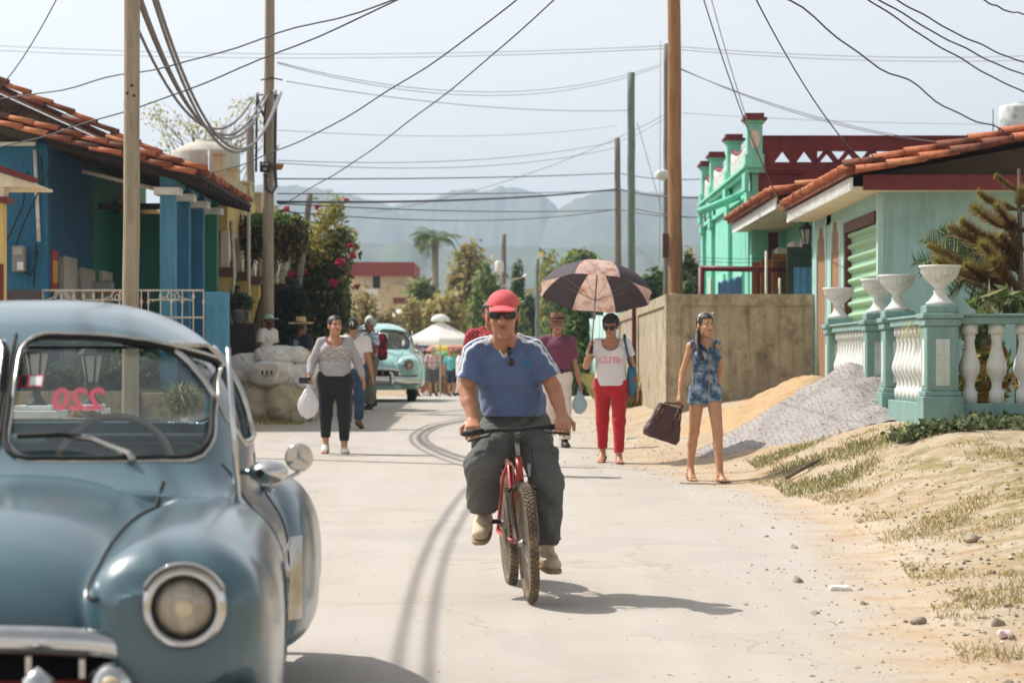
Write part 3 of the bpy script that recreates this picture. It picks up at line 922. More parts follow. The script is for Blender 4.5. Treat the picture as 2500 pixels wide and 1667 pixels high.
# --- balustrade fence with urns
m_bal = mat('white_cement', srgb(210, 212, 206), .8, .08, 5, .2, 50, col2=srgb(184, 184, 174), thr=.62, wid=.1, ms=7, streak=0.12)
m_fgr = mat('sage_green_paint', srgb(124, 156, 148), .7, .1, 3, .15, 50, col2=srgb(150, 168, 152), thr=.68, wid=.05, ms=9, streak=0.25)
m_fpan = mat('pale_sage_panel', srgb(196, 206, 198), .75, .08, 4, .15, 50, col2=srgb(160, 168, 158), thr=.62, wid=.1, ms=6, streak=0.2)
BF = thing('balustrade_fence', (4.0, 22.6, .73), 'sage green garden balustrade with white balusters and square pillars', 'fence')
ZB, ZR0, ZR1 = .68, 1.74, 1.84

def bal_profile(y0=0.0):
 return [(.072, 0), (.072, .11), (.06, .115), (.05, .14), (.047, .18), (.058, .22), (.09, .27), (.1, .32), (.092, .37), (.07, .43), (.052, .50), (.046, .56), (.05, .58), (.056, .60), (.05, .615), (.06, .63), (.078, .632), (.078, .72)]

bp_ = MB().lathe(bal_profile(), sides=14)
bal_me = bp_.mesh('baluster', m_bal)
urn_p = [(.13, 0), (.13, .025), (.105, .04), (.075, .075), (.055, .11), (.06, .12), (.06, .135), (.045, .14), (.05, .165), (.09, .2), (.15, .26), (.175, .31), (.182, .345), (.195, .352), (.195, .372), (.17, .372), (.15, .32), (.06, .25)]

def lob(a, z):
 return 1.0 + (.075 * (abs(math.sin(a * 9)) - .6) if .17 < z < .345 else 0)

urn_me = MB().lathe(urn_p, sides=72, lobes=lob).mesh('urn', m_bal)
PIL = [(22.6, 'A'), (25.1, 'B'), (26.4, 'C'), (29.6, 'D')]

def pillar(x, y, zb):
 p = boxes('pillar', m_fgr, BF, ((x - .15, y - .15, zb + .33), (x + .15, y + .15, ZR1 - .12)), ((x - .19, y - .19, zb - .25), (x + .19, y + .19, zb + .28)), ((x - .17, y - .17, zb + .28), (x + .17, y + .17, zb + .33)),
     ((x - .17, y - .17, ZR1 - .12), (x + .17, y + .17, ZR1 - .05)), ((x - .19, y - .19, ZR1 - .05), (x + .19, y + .19, ZR1)), ((x - .155, y - .155, ZR1), (x + .155, y + .155, ZR1 + .075)), bevel=.008)
 boxes('panel', m_fpan, p, ((x - .065, y - .156, zb + .38), (x + .065, y - .151, ZR1 - .24)))
 boxes('panel', m_fpan, p, ((x - .156, y - .065, zb + .38), (x - .151, y + .065, ZR1 - .24)))
 return p

for (y, nm) in PIL:
 pillar(4.0, y, gz(4.0, y) - .02)
 u_ = bpy.data.objects.new('urn', urn_me); COL.objects.link(u_); u_.location = (4.0, y, ZR1 + .076); u_.rotation_euler.z = random.random()
 tag(u_, {'A': 'white fluted urn on the corner pillar of the balustrade where the rails meet', 'B': 'white fluted urn with a rusty chip on the near pillar of the fence gap',
    'C': 'white fluted urn on the far pillar of the fence gap', 'D': 'white fluted urn on the end pillar next to the concrete wall'}[nm], 'urn', 'urns on the balustrade')

def bal_run(p0, p1, n):
 p0, p1 = Vector(p0), Vector(p1)
 dr = (p1 - p0).normalized(); sd = Vector((-dr.y, dr.x, 0))
 def rail(z0, z1, w, nm, mm):
  a, b = p0, p1
  v = []
  for q in (a, b):
   for (s, z) in ((-w, z0), (w, z0), (w, z1), (-w, z1)):
    v.append((q.x + sd.x * s, q.y + sd.y * s, z))
  MB().add(v, [(0, 1, 2, 3), (7, 6, 5, 4), (0, 4, 5, 1), (1, 5, 6, 2), (2, 6, 7, 3), (3, 7, 4, 0)]).build(nm, mm, BF, .006)
 z0 = .72 + .28
 rail(.35, z0 - .001, .13, 'plinth', m_fgr)
 rail(ZR0, ZR1 - .03, .11, 'rail', m_fgr)
 rail(ZR1 - .03, ZR1 - .004, .135, 'rail_cap', m_fgr)
 for k in range(n):
  q = p0 + (p1 - p0) * ((k + .5) / n)
  o = link('baluster', bal_me, BF); o.location = (q.x, q.y, z0); o.scale = (1, 1, (ZR0 - z0) / .72)
  o.rotation_euler.z = random.random() * 6

bal_run((4.15, 22.6, 0), (8.2, 22.6, 0), 16)
bal_run((4.0, 22.75, 0), (4.0, 24.95, 0), 9)
bal_run((4.0, 26.55, 0), (4.0, 29.45, 0), 12)
pillar(8.4, 22.6, gz(8.4, 22.6) - .02)

# ------------------------------------------------------------------ left-hand side of the street
m_blue = mat('blue_paint', srgb(44, 108, 142), .7, .1, 1.5, .12, 50, col2=srgb(60, 122, 150), thr=.62, wid=.12, ms=1.2, streak=0.3)
m_bluel = mat('light_blue_paint', srgb(80, 140, 168), .7, .1, 2, .1, 50, streak=0.25)
m_blued = mat('deep_blue_paint', srgb(36, 84, 122), .7, .1, 2, .1, 50, streak=0.3)
m_gwall = mat('bottle_green_paint', srgb(44, 122, 98), .7, .12, 2, .1, 50, streak=0.25)
m_grill = mat('cream_iron', srgb(205, 196, 182), .6, .12, 6, .05, 50)
m_yellow = mat('ochre_yellow_paint', srgb(214, 184, 112), .75, .08, 2, .1, 50, col2=srgb(190, 160, 100), thr=.62, wid=.1, ms=2, streak=0.25)
m_cap = mat('brown_capital', srgb(112, 84, 62), .75, .15, 4, .1, 50)
m_tan = mat('tan_render', srgb(202, 182, 146), .8, .1, 2, .2, 40, streak=0.25)
m_stone = mat('rough_stone_wall', srgb(120, 100, 82), .95, .3, 3, .9, 9, col2=srgb(78, 64, 52), thr=.55, wid=.1, ms=4)
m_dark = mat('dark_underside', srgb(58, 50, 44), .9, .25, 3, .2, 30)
m_black = mat('black_plastic', srgb(34, 35, 38), .5, .1, 5)
m_grey = mat('grey_metal_box', srgb(138, 140, 138), .5, .1, 6, .05, 40)
m_tank = mat('cement_tank', srgb(198, 192, 180), .85, .14, 2, .2, 40, col2=srgb(160, 152, 140), thr=.6, wid=.12, ms=2, streak=0.25)
m_cloth_d = mat('dark_grey_cloth', srgb(88, 82, 84), .95, .15, 6, .3, 60)
m_redsign = mat('red_sign', srgb(178, 60, 42), .6, .1, 5)
m_ysign = mat('yellow_sign', srgb(220, 170, 70), .6, .1, 5)

BH = thing('blue_house', (-5.3, 37, .6), 'blue and green colonial house with square columned porch and clay tile roof', 'house')
d0 = 37.0
XWL = PX(117, d0)                       # corner of the end wall
zf = .95
boxes('end_wall', m_blue, BH, ((-12, d0, .2), (XWL, d0 + .2, 4.72)))
boxes('street_wall', m_blued, BH, ((XWL - .2, d0 + .2, .2), (XWL, 41.0, 4.8)))
boxes('street_wall_green', m_gwall, BH, ((XWL - .2, 41.0, .2), (XWL - .01, 47, 4.8)))
boxes('porch_end_wall', m_gwall, BH, ((XWL - .01, 42.9, .2), (-5.5, 43.05, 4.0)))
boxes('porch_floor', m_conc, BH, ((XWL, d0 + .2, .2), (-4.95, 43, zf)))
colx = PX(411, 37.2)
for i, (px, d, mm) in enumerate(((411, 37.2, m_bluel), (446, 38.7, m_blue), (481, 40.4, m_blue), (515, 42.1, m_gwall))):
 cx = PX(px, d)
 c_ = boxes('column', mm, BH, ((cx - .115, d - .115, zf), (cx + .115, d + .115, PZ(466, 37.2) - .06)), ((cx - .115, d - .115, PZ(466, 37.2) + .06), (cx + .115, d + .115, 4.32)))
 zc = PZ(468, 37.2)
 boxes('capital', m_white, c_, ((cx - .2, d - .2, zc - .06), (cx + .2, d + .2, zc + .06)), bevel=.01)
boxes('porch_beam', m_bluel, BH, ((colx - .08, 37.4, 4.1), (colx + .08, 43, 4.3)))
MB().tube([P(200, 418, 38), P(395, 465, 38)], .035, 8).build('ceiling_beam', m_grill, BH)
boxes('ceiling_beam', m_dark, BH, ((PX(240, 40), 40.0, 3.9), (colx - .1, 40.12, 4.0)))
# barred door grilles on the street wall
for (y0, y1, zt) in ((37.9, 39.05, 3.02), (39.35, 40.75, 2.9)):
 gr = MB().box((XWL + .005, y0, 1.0), (XWL + .02, y1, zt)).build('door', mat('white_door', srgb(176, 170, 166), .7, .1, 3), BH)
 gb = MB()
 n = 8
 for k in range(n):
  yy = y0 + (k + .5) * (y1 - y0) / n
  gb.tube([(XWL + .07, yy, 1.0), (XWL + .07, yy, zt + .02)], .022, 6)
 gb.build('door_bars', m_grill, gr)
 gh = MB()
 for k in range(5):
  z = 1.15 + k * (zt - 1.25) / 4
  gh.box((XWL + .045, y0, z), (XWL + .055, y1, z + .05))
 gh.build('door_crossbars', m_grill, gr)
w_ = boxes('window', m_grill, BH, ((XWL - .005, 41.6, 1.5), (XWL + .05, 41.75, 2.95)), ((XWL - .005, 42.55, 1.5), (XWL + .05, 42.7, 2.95)), ((XWL - .005, 41.75, 2.8), (XWL + .05, 42.55, 2.95)))
boxes('pane', m_pane, w_, ((XWL - .004, 41.75, 1.5), (XWL + .01, 42.55, 2.8)))
sg = boxes('wall_sign', m_redsign, BH, ((XWL + .002, 37.25, 2.45), (XWL + .02, 37.75, 3.1)))
boxes('sign_face', m_ysign, sg, ((XWL + .0205, 37.3, 2.6), (XWL + .024, 37.7, 2.95)))
# roof: rake over the end wall, eave along the porch
XE, ZE, XTOP = PX(497, 36.5), 4.16, -9.5
SLL = .26
angL = math.atan(SLL)
zr = lambda x: ZE + (XE - x) * SLL
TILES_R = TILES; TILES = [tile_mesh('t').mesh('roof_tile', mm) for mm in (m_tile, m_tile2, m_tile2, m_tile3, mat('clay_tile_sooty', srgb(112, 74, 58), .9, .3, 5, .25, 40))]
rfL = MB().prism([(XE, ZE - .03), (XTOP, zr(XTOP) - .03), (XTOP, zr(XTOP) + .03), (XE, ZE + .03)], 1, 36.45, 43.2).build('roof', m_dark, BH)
for row, (yy, dz) in enumerate(((36.58, .10), (36.40, -.02))):
 for k in range(14):
  x = XE + .03 - k * .375 - row * .13
  if x < -9: break
  put_tile(rfL, (x, yy, zr(x) + dz), math.pi, -angL - .03, 1.08)
for k in range(33):
 for rr in range(2):
  x = XE + .05 - rr * .34
  put_tile(rfL, (x, 36.68 + k * .195, zr(x) + .03 + rr * .012), math.pi, -angL, .98)
rest = MB()
for k in range(33):
 for rr in range(2, 12):
  x = XE + .05 - rr * .38
  M = Matrix.Translation((x, 36.68 + k * .195, zr(x) + .04)) @ Matrix.Rotation(math.pi, 4, 'Z') @ Matrix.Rotation(-angL, 4, 'Y')
  rest.add([M @ Vector(p) for p in tm.v], tm.f, True)
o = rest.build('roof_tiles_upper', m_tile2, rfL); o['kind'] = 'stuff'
# rafters under the porch roof
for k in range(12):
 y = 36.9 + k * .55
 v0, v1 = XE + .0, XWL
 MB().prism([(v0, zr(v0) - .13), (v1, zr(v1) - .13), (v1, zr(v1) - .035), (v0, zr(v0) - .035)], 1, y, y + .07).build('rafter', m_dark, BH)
# main gable behind, stone
zm = lambda x: 5.9 - (x + 8.47) * .455
boxes_x = MB().prism([(-12, 4.6), (-5.2, 4.6), (-6.45, zm(-6.45) - .1), (-8.47, zm(-8.47) - .1), (-12, zm(-12) - .1)], 1, 40.0, 40.2).build('stone_gable', m_stone, BH)
boxes('gable_vent', m_dark, BH, ((PX(-10, 40), 39.97, PZ(312, 40)), (PX(38, 40), 39.999, PZ(276, 40))))
rf3 = MB().prism([(-5.3, zm(-5.3)), (-12, zm(-12)), (-12, zm(-12) + .06), (-5.3, zm(-5.3) + .06)], 1, 39.7, 46).build('main_roof', m_tile2, BH)
for k in range(18):
 x = -5.4 - k * .36
 put_tile(rf3, (x, 39.72, zm(x) + .09), math.pi, -math.atan(.455), 1.1)
 if k % 2 == 0: put_tile(rf3, (x - .1, 39.6, zm(x - .1) + .0), math.pi, -math.atan(.455), 1.0)
# white conduit, meter box and wires on the end wall
MB().tube([P(85, 366, 36.95), P(95, 590, 36.95)], .03, 8).build('white_conduit', m_white, BH)
boxes('eave_trim', m_white, BH, ((PX(-20, 36.9), 36.9, PZ(356, 36.9)), (PX(85, 36.9), 36.98, PZ(347, 36.9))))
mbx = MB().box((PX(31, 36.9), 36.82, PZ(664, 36.9)), (PX(63, 36.9), 36.995, PZ(600, 36.9))).build('meter_box', m_grey, BH, .015)
MB().box((PX(36, 36.9), 36.80, PZ(623, 36.9)), (PX(57, 36.9), 36.819, PZ(606, 36.9))).build('meter_window', m_pane, mbx)
MB().box((PX(45, 36.9), 36.80, PZ(660, 36.9)), (PX(60, 36.9), 36.819, PZ(640, 36.9))).build('meter_label', m_white, mbx)
for pts in (((180, 300), (140, 345), (112, 430), (60, 540), (30, 620)), ((100, 385), (104, 430), (100, 455), (88, 480)), ((88, 595), (86, 640), (82, 700)), ((60, 664), (75, 672), (86, 650), (92, 610)), ((68, 420), (56, 500), (30, 560), (15, 590))):
 MB().tube([P(x, y, 36.9) for x, y in pts], .012, 5).build('wall_wire', m_black, BH)

# --- garden railing with scrolls and its blue end pillar
RL_ = thing('iron_railing', (-5.4, 35.6, 1.4), 'cream wrought iron railing with scrolls in front of the blue porch', 'railing')
d = 35.6
z1, z2, z3 = PZ(709, d), PZ(732, d), PZ(775, d)
x0, x1 = PX(104, d), PX(497, d)
for z in (z1, z2, z3):
 if z == z2:
  for xa, xb in ((PX(205, d), PX(290, d)), (PX(362, d), PX(470, d))): MB().tube([(xa, d, z), (xb, d, z)], .012, 6).build('rail_bar', m_grill, RL_)
 else: MB().tube([(x0, d, z), (x1, d, z)], .016, 6).build('rail_bar', m_grill, RL_)
for px in (104, 150, 180, 204, 228, 250, 292, 345, 362, 392, 418, 445, 472, 497):
 x = PX(px, d)
 b = MB().tube([(x, d, z1), (x, d, z3 - .3)], .010, 6)
 b.lathe([(.008, -.05), (.026, 0), (.008, .05)], (x, d, z2 - .03 if px % 4 else z2 + .05), 8)
 b.build('rail_spindle', m_grill, RL_)
for px, s in ((135, 1), (268, 1), (405, 1), (440, -1), (165, -1), (305, -1)):
 c = P(px, 724, d); pts = []
 for k in range(26):
  t = k / 25; a = t * 4.2 * math.pi / 1.6; rr = .10 * (1 - .75 * t)
  pts.append((c.x + s * (.12 - rr * math.cos(a)) , d, c.z + rr * math.sin(a)))
 MB().tube([(c.x - s * .2, d, z2 - .02)] + pts, .010, 6).build('rail_scroll', m_grill, RL_)
bpil = thing('gate_pillar', (PX(531, 35.8), 35.8, .5), 'light blue square gate pillar at the end of the iron railing', 'pillar')
MB().box((PX(503, 35.8), 35.63, .3), (PX(558, 35.8), 35.97, PZ(713, 35.8))).build('pillar_shaft', m_bluel, bpil, .02)
dcl = MB().box((PX(10, 35.5), 35.5, 1.2), (PX(101, 35.5), 35.53, PZ(707, 35.5))).build('shade_cloth', m_cloth_d)
tag(dcl, 'dark grey shade cloth stretched left of the iron railing', 'cloth')

# --- maroon awning corner of the neighbouring porch at the picture's left edge
AW = thing('neighbour_porch', (-6.4, 30, .6), 'cream porch corner with maroon roof edge and ochre column', 'porch')
d = 30.0
MB().add([P(-160, 350, d), P(93, 436, d), P(93, 449, d), P(-160, 369, d), P(-160, 350, d + 1.2), P(93, 436, d + 1.2), P(93, 449, d + 1.2), P(-160, 369, d + 1.2)],
   [(0, 3, 2, 1), (4, 5, 6, 7), (0, 1, 5, 4), (1, 2, 6, 5), (2, 3, 7, 6), (3, 0, 4, 7)]).build('roof_edge', m_dred2, AW)
MB().prism([(PX(-160, d), PZ(455, d)), (PX(88, d), PZ(455, d)), (PX(88, d), PZ(449, d)), (PX(-160, d), PZ(372, d))], 1, d + .05, d + 1.1).build('soffit', m_cream, AW)
MB().box((PX(-60, d), d + .1, .3), (PX(2, d), d + .35, PZ(492, d))).build('column', m_yellow, AW)
MB().box((PX(-64, d), d + .02, PZ(494, d)), (PX(18, d), d + .4, PZ(480, d))).build('capital', m_dred2, AW)
MB().box((PX(-60, d), d + .07, PZ(480, d)), (PX(5, d), d + .38, PZ(455, d))).build('capital_block', m_cream, AW)
MB().box((PX(-60, d), d + .09, .3), (PX(5, d), d + .099, 2.6)).build('painted_band', m_dred2, AW)

# --- yellow building with arches beyond
YB_ = thing('yellow_building', (-5.2, 44, .6), 'ochre yellow arcaded building with brown capitals beyond the blue house', 'building')
XY = -5.15
boxes('street_wall', m_yellow, YB_, ((XY - 1.9, 43.3, .2), (XY - 1.7, 58, 4.3)), ((XY - .12, 43.3, 3.75), (XY + .05, 58, 4.5)))
boxes('end_wall', m_yellow, YB_, ((XY - 4, 57.8, .2), (XY - .2, 58, 4.5)))
boxes('ceiling', m_cream, YB_, ((XY - 1.7, 43.3, 3.78), (XY - .12, 57.8, 3.84)))
for k, y in enumerate((43.6, 45.9, 48.2, 50.5, 52.8, 55.1, 57.4)):
 c_ = boxes('column', m_yellow, YB_, ((XY - .16, y - .16, .2), (XY + .12, y + .16, 3.0)))
 boxes('capital', m_cap, c_, ((XY - .24, y - .24, 3.0), (XY + .2, y + .24, 3.07)), ((XY - .2, y - .2, 2.9), (XY + .16, y + .2, 2.999)))
 if k < 6:
  y2 = y + 2.3
  n = 10
  poly = [(y, 3.76), (y, 3.07)] + [(y + .12 + (2.06) * i / n, 3.07 + .6 * math.sin(math.pi * i / n) ** .7) for i in range(n + 1)] + [(y2, 3.07), (y2, 3.76)]
  MB().prism(poly, 0, XY - .1, XY + .04).build('arch', m_cream, YB_)
for k in range(4):
 y = 45.2 + k * 3.2
 boxes('door', m_cap, YB_, ((XY - 1.7, y, .6), (XY - 1.66, y + 1.1, 3.0)))
# stepped tan parapet and cement tank on its roof
for i, (px0, px1, py, d) in enumerate(((523, 547, 380, 44.2), (556, 580, 417, 45.6), (589, 613, 450, 47.0), (613, 640, 477, 48.4), (640, 668, 505, 50.2))):
 p = boxes('parapet_block', m_tan, YB_, ((PX(px0, d), d - .2, 4.3), (PX(px1, d) , d + .2, PZ(py, d))))
 boxes('parapet_cap', m_tan, p, ((PX(px0 - 2, d), d - .24, PZ(py, d)), (PX(px1 + 2, d), d + .24, PZ(py, d) + .05)))
boxes('parapet_wall', m_tan, YB_, ((XY - .1, 43.4, 4.5), (XY + .02, 57.9, 4.75)))
TK = thing('cement_tank', P(502, 560, 47), 'large round cement water tank on the yellow building roof', 'water tank')
c = P(502, 560, 47)
r = 84 * 47 / FPX
MB().lathe([(r, -.6), (r, PZ(376, 47) - c.z), (r * .96, PZ(370, 47) - c.z), (r * .5, PZ(350, 47) - c.z), (r * .3, PZ(347, 47) - c.z), (r * .3, PZ(342, 47) - c.z), (.02, PZ(340, 47) - c.z)], c, 32).build('tank_body', m_tank, TK)
MB().tube([(c.x + .15, c.y - r - .02, c.z - .6), (c.x + .15, c.y - r - .02, PZ(375, 47))], .02, 6).build('tank_pipe', m_white, TK)
# grey conduit posts at the corner
for px, a, b_, d in ((607, 520, 800, 43.4), (572, 540, 800, 43.0)):
 o = MB().tube([P(px - (14 if px == 572 else 0), b_, d), P(px, (a + b_) / 2, d), P(px - (8 if px == 572 else 0), a, d)], .035, 8).build('service_pipe', m_rod)
 tag(o, 'straight pale service pipe standing at the yellow arcade' if px == 607 else 'bent pale service pipe leaning at the yellow arcade', 'pipe')

# --- pedestals, lamps and planters behind the grey car
m_maroon = mat('maroon_paint', srgb(98, 48, 54), .7, .12, 4, .1, 50)

def pedestal(px0, px1, ytop, ycap, d, label, lab2):
 t = thing('lamp_pedestal', (PX((px0 + px1) / 2, d), d, .5), label, 'pedestal')
 w = (PX(px1, d) - PX(px0, d)) / 2; x = PX((px0 + px1) / 2, d)
 zc, zc2 = PZ(ycap, d), PZ(ytop, d)
 boxes('pedestal_body', m_maroon, t, ((x - w * 1.1, d - .3, .2), (x + w * 1.1, d + .3, zc - .1)))
 boxes('pedestal_slab', m_white, t, ((x - w * 1.35, d - .36, zc - .1), (x + w * 1.35, d + .36, zc)), bevel=.01)
 boxes('pedestal_cap', m_white, t, ((x - w, d - .25, zc), (x + w, d + .25, zc2)), bevel=.01)
 for s in (-1, 0, 1): boxes('pedestal_stripe', m_white, t, ((x + s * w * .75 - .06, d - .306, .2), (x + s * w * .75 + .06, d - .301, zc - .101)))
 l = thing('post_lantern', (x, d, zc2), lab2, 'lantern', 'lanterns on pedestals')
 c = Vector((x, d, zc2 + .19))
 MB().lathe([(.13, 0), (.12, .02), (.07, .08), (.045, .15), (.06, .17), (.05, .2)], (x, d, zc2), 12).build('lantern_foot', m_iron, l)
 lantern(l, c, 1.35)

pedestal(198, 250, 986, 997, 30.5, 'striped maroon and white pedestal carrying a lantern beside the wooden pole', 'black post lantern on the pedestal beside the wooden pole')
pedestal(43, 136, 989, 1001, 28.5, 'broad striped maroon and white pedestal with a wide white slab', 'black post lantern on the broad white slabbed pedestal')
PW = thing('planter_wall', (-5.2, 33, .5), 'low grey garden wall with a maroon striped planter behind the parked car', 'wall')
boxes('wall_block', m_conc, PW, ((-8, 33.4, .2), (PX(330, 33.4), 33.6, PZ(955, 33.4))))
boxes('planter_block', m_conc, PW, ((PX(351, 33), 32.8, .2), (PX(413, 33), 33.2, PZ(959, 33))))
boxes('planter_stripe', m_maroon, PW, ((PX(333, 33), 32.78, .2), (PX(351, 33), 33.2, PZ(959, 33))))
fb = thing('flower_box', (PX(200, 29.5), 29.3, .5), 'white and maroon flower box with dry plants between the lantern pedestals', 'planter')
boxes('box_wall', m_white, fb, ((PX(160, 29.3), 29.1, .2), (PX(247, 29.3), 29.5, PZ(1020, 29.3))))
boxes('box_stripe', m_maroon, fb, ((PX(178, 29.3), 29.09, .2), (PX(222, 29.3), 29.099, PZ(1022, 29.3))))

# ------------------------------------------------------------------ foliage
m_leaf = mat('leaf', attr=True, rough=.6, var=.12, vs=2, spec=.25, trans=.45)
m_leafd = mat('dry_leaf', attr=True, rough=.8, var=.12, vs=2, spec=.15, trans=.2)
m_bark = mat('bark', srgb(112, 98, 84), .9, .25, 6, .5, 25, col2=srgb(80, 68, 56), thr=.55, wid=.15, ms=5, stretch=(2, 2, .4))
m_barkg = mat('grey_bark', srgb(150, 142, 128), .9, .2, 6, .4, 25, stretch=(2, 2, .4))

def leaf_cloud(name, clumps, n, size, pal, parent, m=None, asp=.5, up=.3, shell=.45, droop=0.0, seed=1, gap=.0):
 """n leaves spread through ellipsoid clumps [(centre, (rx,ry,rz))]; pal = list of srgb triples"""
 r_ = np.random.default_rng(seed)
 vol = np.array([c[1][0] * c[1][1] * c[1][2] for c in clumps]) ** .75
 cnt = np.maximum(1, (n * vol / vol.sum())).astype(int)
 pos, nr = [], []
 for (c, r), k in zip(clumps, cnt):
  u = r_.normal(size=(k, 3)); u /= np.linalg.norm(u, axis=1)[:, None]
  rad = r_.random(k) ** shell
  rad *= 1 + .22 * np.sin(u[:, 0] * 5 + c[0] * 7) * np.cos(u[:, 2] * 4 + u[:, 1] * 5 + c[2] * 3)
  p = np.array(c) + u * rad[:, None] * np.array(r)
  pos.append(p); nr.append(u)
 pos = np.concatenate(pos); nr = np.concatenate(nr)
 k = len(pos)
 if gap > 0:
  g = np.sin(pos[:, 0] * 6.3 + 2 * np.sin(pos[:, 2] * 5)) * np.cos(pos[:, 2] * 5.1 + pos[:, 1] * 4)
  keep = g > -1 + gap * 1.2 - r_.random(k) * .5
  pos, nr = pos[keep], nr[keep]; k = len(pos)
 N = nr * .6 + r_.normal(size=(k, 3)) * .7 + np.array([0, 0, up]); N /= np.linalg.norm(N, axis=1)[:, None]
 T = r_.normal(size=(k, 3)) + nr * .5 + np.array([0, 0, -droop]); T -= N * (T * N).sum(1)[:, None]; T /= np.linalg.norm(T, axis=1)[:, None]
 B = np.cross(N, T)
 s = size * (.6 + .8 * r_.random(k))[:, None]
 V = np.stack([pos - T * s, pos + B * s * asp - N * s * .12, pos + T * s * 1.1 - N * s * .25, pos - B * s * asp - N * s * .12], 1).reshape(-1, 3)
 F = np.arange(4 * k).reshape(-1, 4)
 pl = np.array([srgb(*c) for c in pal])
 ci = pl[r_.integers(0, len(pl), k)] * (.75 + .5 * r_.random(k))[:, None]
 return link(name, np_mesh(name, V, F, m or m_leaf, False, np.repeat(ci, 4, 0)), parent)

def limb(pts, r0, r1, sides=8):
 n = len(pts)
 return MB().tube(pts, [r0 + (r1 - r0) * i / (n - 1) for i in range(n)], sides)

def tree(name, label, base, top, r0, clumps, n, size, pal, group=None, m=None, cat='tree', seed=1, bark=None, **kw):
 base, top = Vector(base), Vector(top)
 t = thing(name, base, label, cat, group)
 mid = (base + top) / 2 + Vector((.05, 0, 0)) * (top - base).length
 tr = limb([base - Vector((0, 0, .2)), mid, top], r0, r0 * .55)
 rr = random.Random(seed)
 for (c, r) in clumps:
  c = Vector(c)
  q = mid.lerp(top, rr.random())
  tr.tube([q, q.lerp(c, .5) + Vector((0, 0, .1 * r[2])), c + Vector((0, 0, r[2] * .5))], [r0 * .4, r0 * .25, r0 * .06], 6)
 tr.build('trunk', bark or m_bark, t)
 leaf_cloud('crown', clumps, n, size, pal, t, m, seed=seed, **kw)
 return t

def clump_set(c, r, n, seed, sub=.5):
 rr = np.random.default_rng(seed)
 out = []
 for _ in range(n):
  u = rr.normal(size=3); u /= np.linalg.norm(u)
  q = np.array(c) + u * np.array(r) * (.25 + .55 * rr.random())
  out.append((tuple(q), tuple(np.array(r) * sub * (.7 + .6 * rr.random()))))
 return out

GRN = [(116, 136, 76), (136, 154, 87), (100, 120, 69), (156, 168, 103)]
OLV = [(163, 159, 103), (181, 168, 112), (143, 145, 91), (192, 170, 120)]
DRK = [(82, 103, 69), (71, 91, 64), (98, 116, 78), (112, 127, 87)]
YEL = [(188, 179, 94), (156, 159, 80), (197, 168, 94), (125, 136, 67)]
BRN = [(168, 154, 112), (150, 142, 98), (182, 160, 118), (140, 138, 92)]

def ptree(name, label, px, py_top, w_px, d, py_bot=None, n=3500, size=.12, pal=GRN, nc=9, group='trees beyond the market', seed=1, m=None, cat='tree', sub=.5, **kw):
 """tree whose crown spans w_px around px, from py_top down to py_bot, standing at distance d"""
 x = PX(px, d); z1 = PZ(py_top, d); zb = gz(x, d)
 z0 = PZ(py_bot, d) if py_bot else zb + (z1 - zb) * .3
 r = (w_px * d / FPX / 2, w_px * d / FPX / 2 * .8, (z1 - z0) / 2)
 c = (x, d, (z0 + z1) / 2)
 return tree(name, label, (x, d, zb), (x + .02 * (z1 - zb), d, z0 + r[2]), max(.05, .03 * (z1 - zb)), clump_set(c, r, nc, seed, sub), n, size, pal, group, m, cat, seed, **kw)

# bougainvillea and neighbours on the left
BG = ptree('bougainvillea', 'bougainvillea bush with magenta flowers climbing past the leaning pole', 790, 505, 190, 56, 860, 9000, .075, [(88, 96, 62), (106, 108, 68), (124, 122, 74), (76, 84, 56)], 16, None, 5, cat='bush', droop=.3, gap=.4)
leaf_cloud('yellow_shoots', [(tuple(P(800, 545, 55.6)), (.45, .4, .6)), (tuple(P(770, 600, 55.5)), (.6, .4, .5)), (tuple(P(820, 470 + 40, 55.7)), (.25, .25, .35)), (tuple(P(850, 590, 55.7)), (.3, .3, .4))], 1500, .06, YEL, BG, seed=6, gap=.3)
fl = []
rr = np.random.default_rng(11)
for (px, py, s) in ((708, 672, .22), (735, 640, .12), (775, 505, .1), (845, 490, .08), (830, 640, .16), (862, 625, .12), (855, 600, .1), (815, 690, .14), (700, 510, .1), (870, 700, .1), (742, 665, .1)):
 fl.append((tuple(P(px, py, 55.0)), (s * .7, s * .7, s * .55)))
fo = leaf_cloud('flower_clusters', fl, 520, .045, [(190, 52, 82), (204, 70, 98), (170, 44, 76)], BG, asp=.8, seed=7); fo['kind'] = 'stuff'
# dark hedge
HD = ptree('dark_hedge', 'dark green clipped hedge below the bougainvillea', 685, 690, 150, 49, 940, 7000, .06, [(50, 62, 52), (62, 76, 62), (44, 54, 46)], 12, None, 8, cat='hedge', sub=.6)
# papaya-like leaning tree with drooping dry leaves
PT = thing('leaning_tree', P(612, 850, 45.5), 'leaning tree with green top and hanging brown dry leaves beside the arcade', 'tree')
b0, b1, b2 = P(600, 900, 45.5), P(640, 740, 45.5), P(672, 655, 45.5)
limb([b0, b1, b2, P(668, 600, 45.5)], .085, .05, 10).build('trunk', m_bark, PT)
cc = P(668, 575, 45.5)
fr = MB()
dry, grn = [], []
for k in range(34):
 a = k * 2.4; el = .9 - 1.5 * (k / 34); L = .42 + .2 * random.random()
 q = cc + Vector((math.cos(a) * L * math.cos(el), math.sin(a) * L * math.cos(el), math.sin(el) * L * .8 - .05))
 fr.tube([cc, (cc + q) / 2 + Vector((0, 0, .08)), q], [.012, .008, .004], 5)
 (grn if k < 9 else dry).append((tuple(q), (.2, .2, .13 if k < 9 else .3)))
fr.build('leaf_stalks', m_bark, PT)
leaf_cloud('green_leaves', grn, 900, .08, [(96, 128, 58), (120, 146, 70), (78, 110, 52)], PT, asp=.32, seed=3)
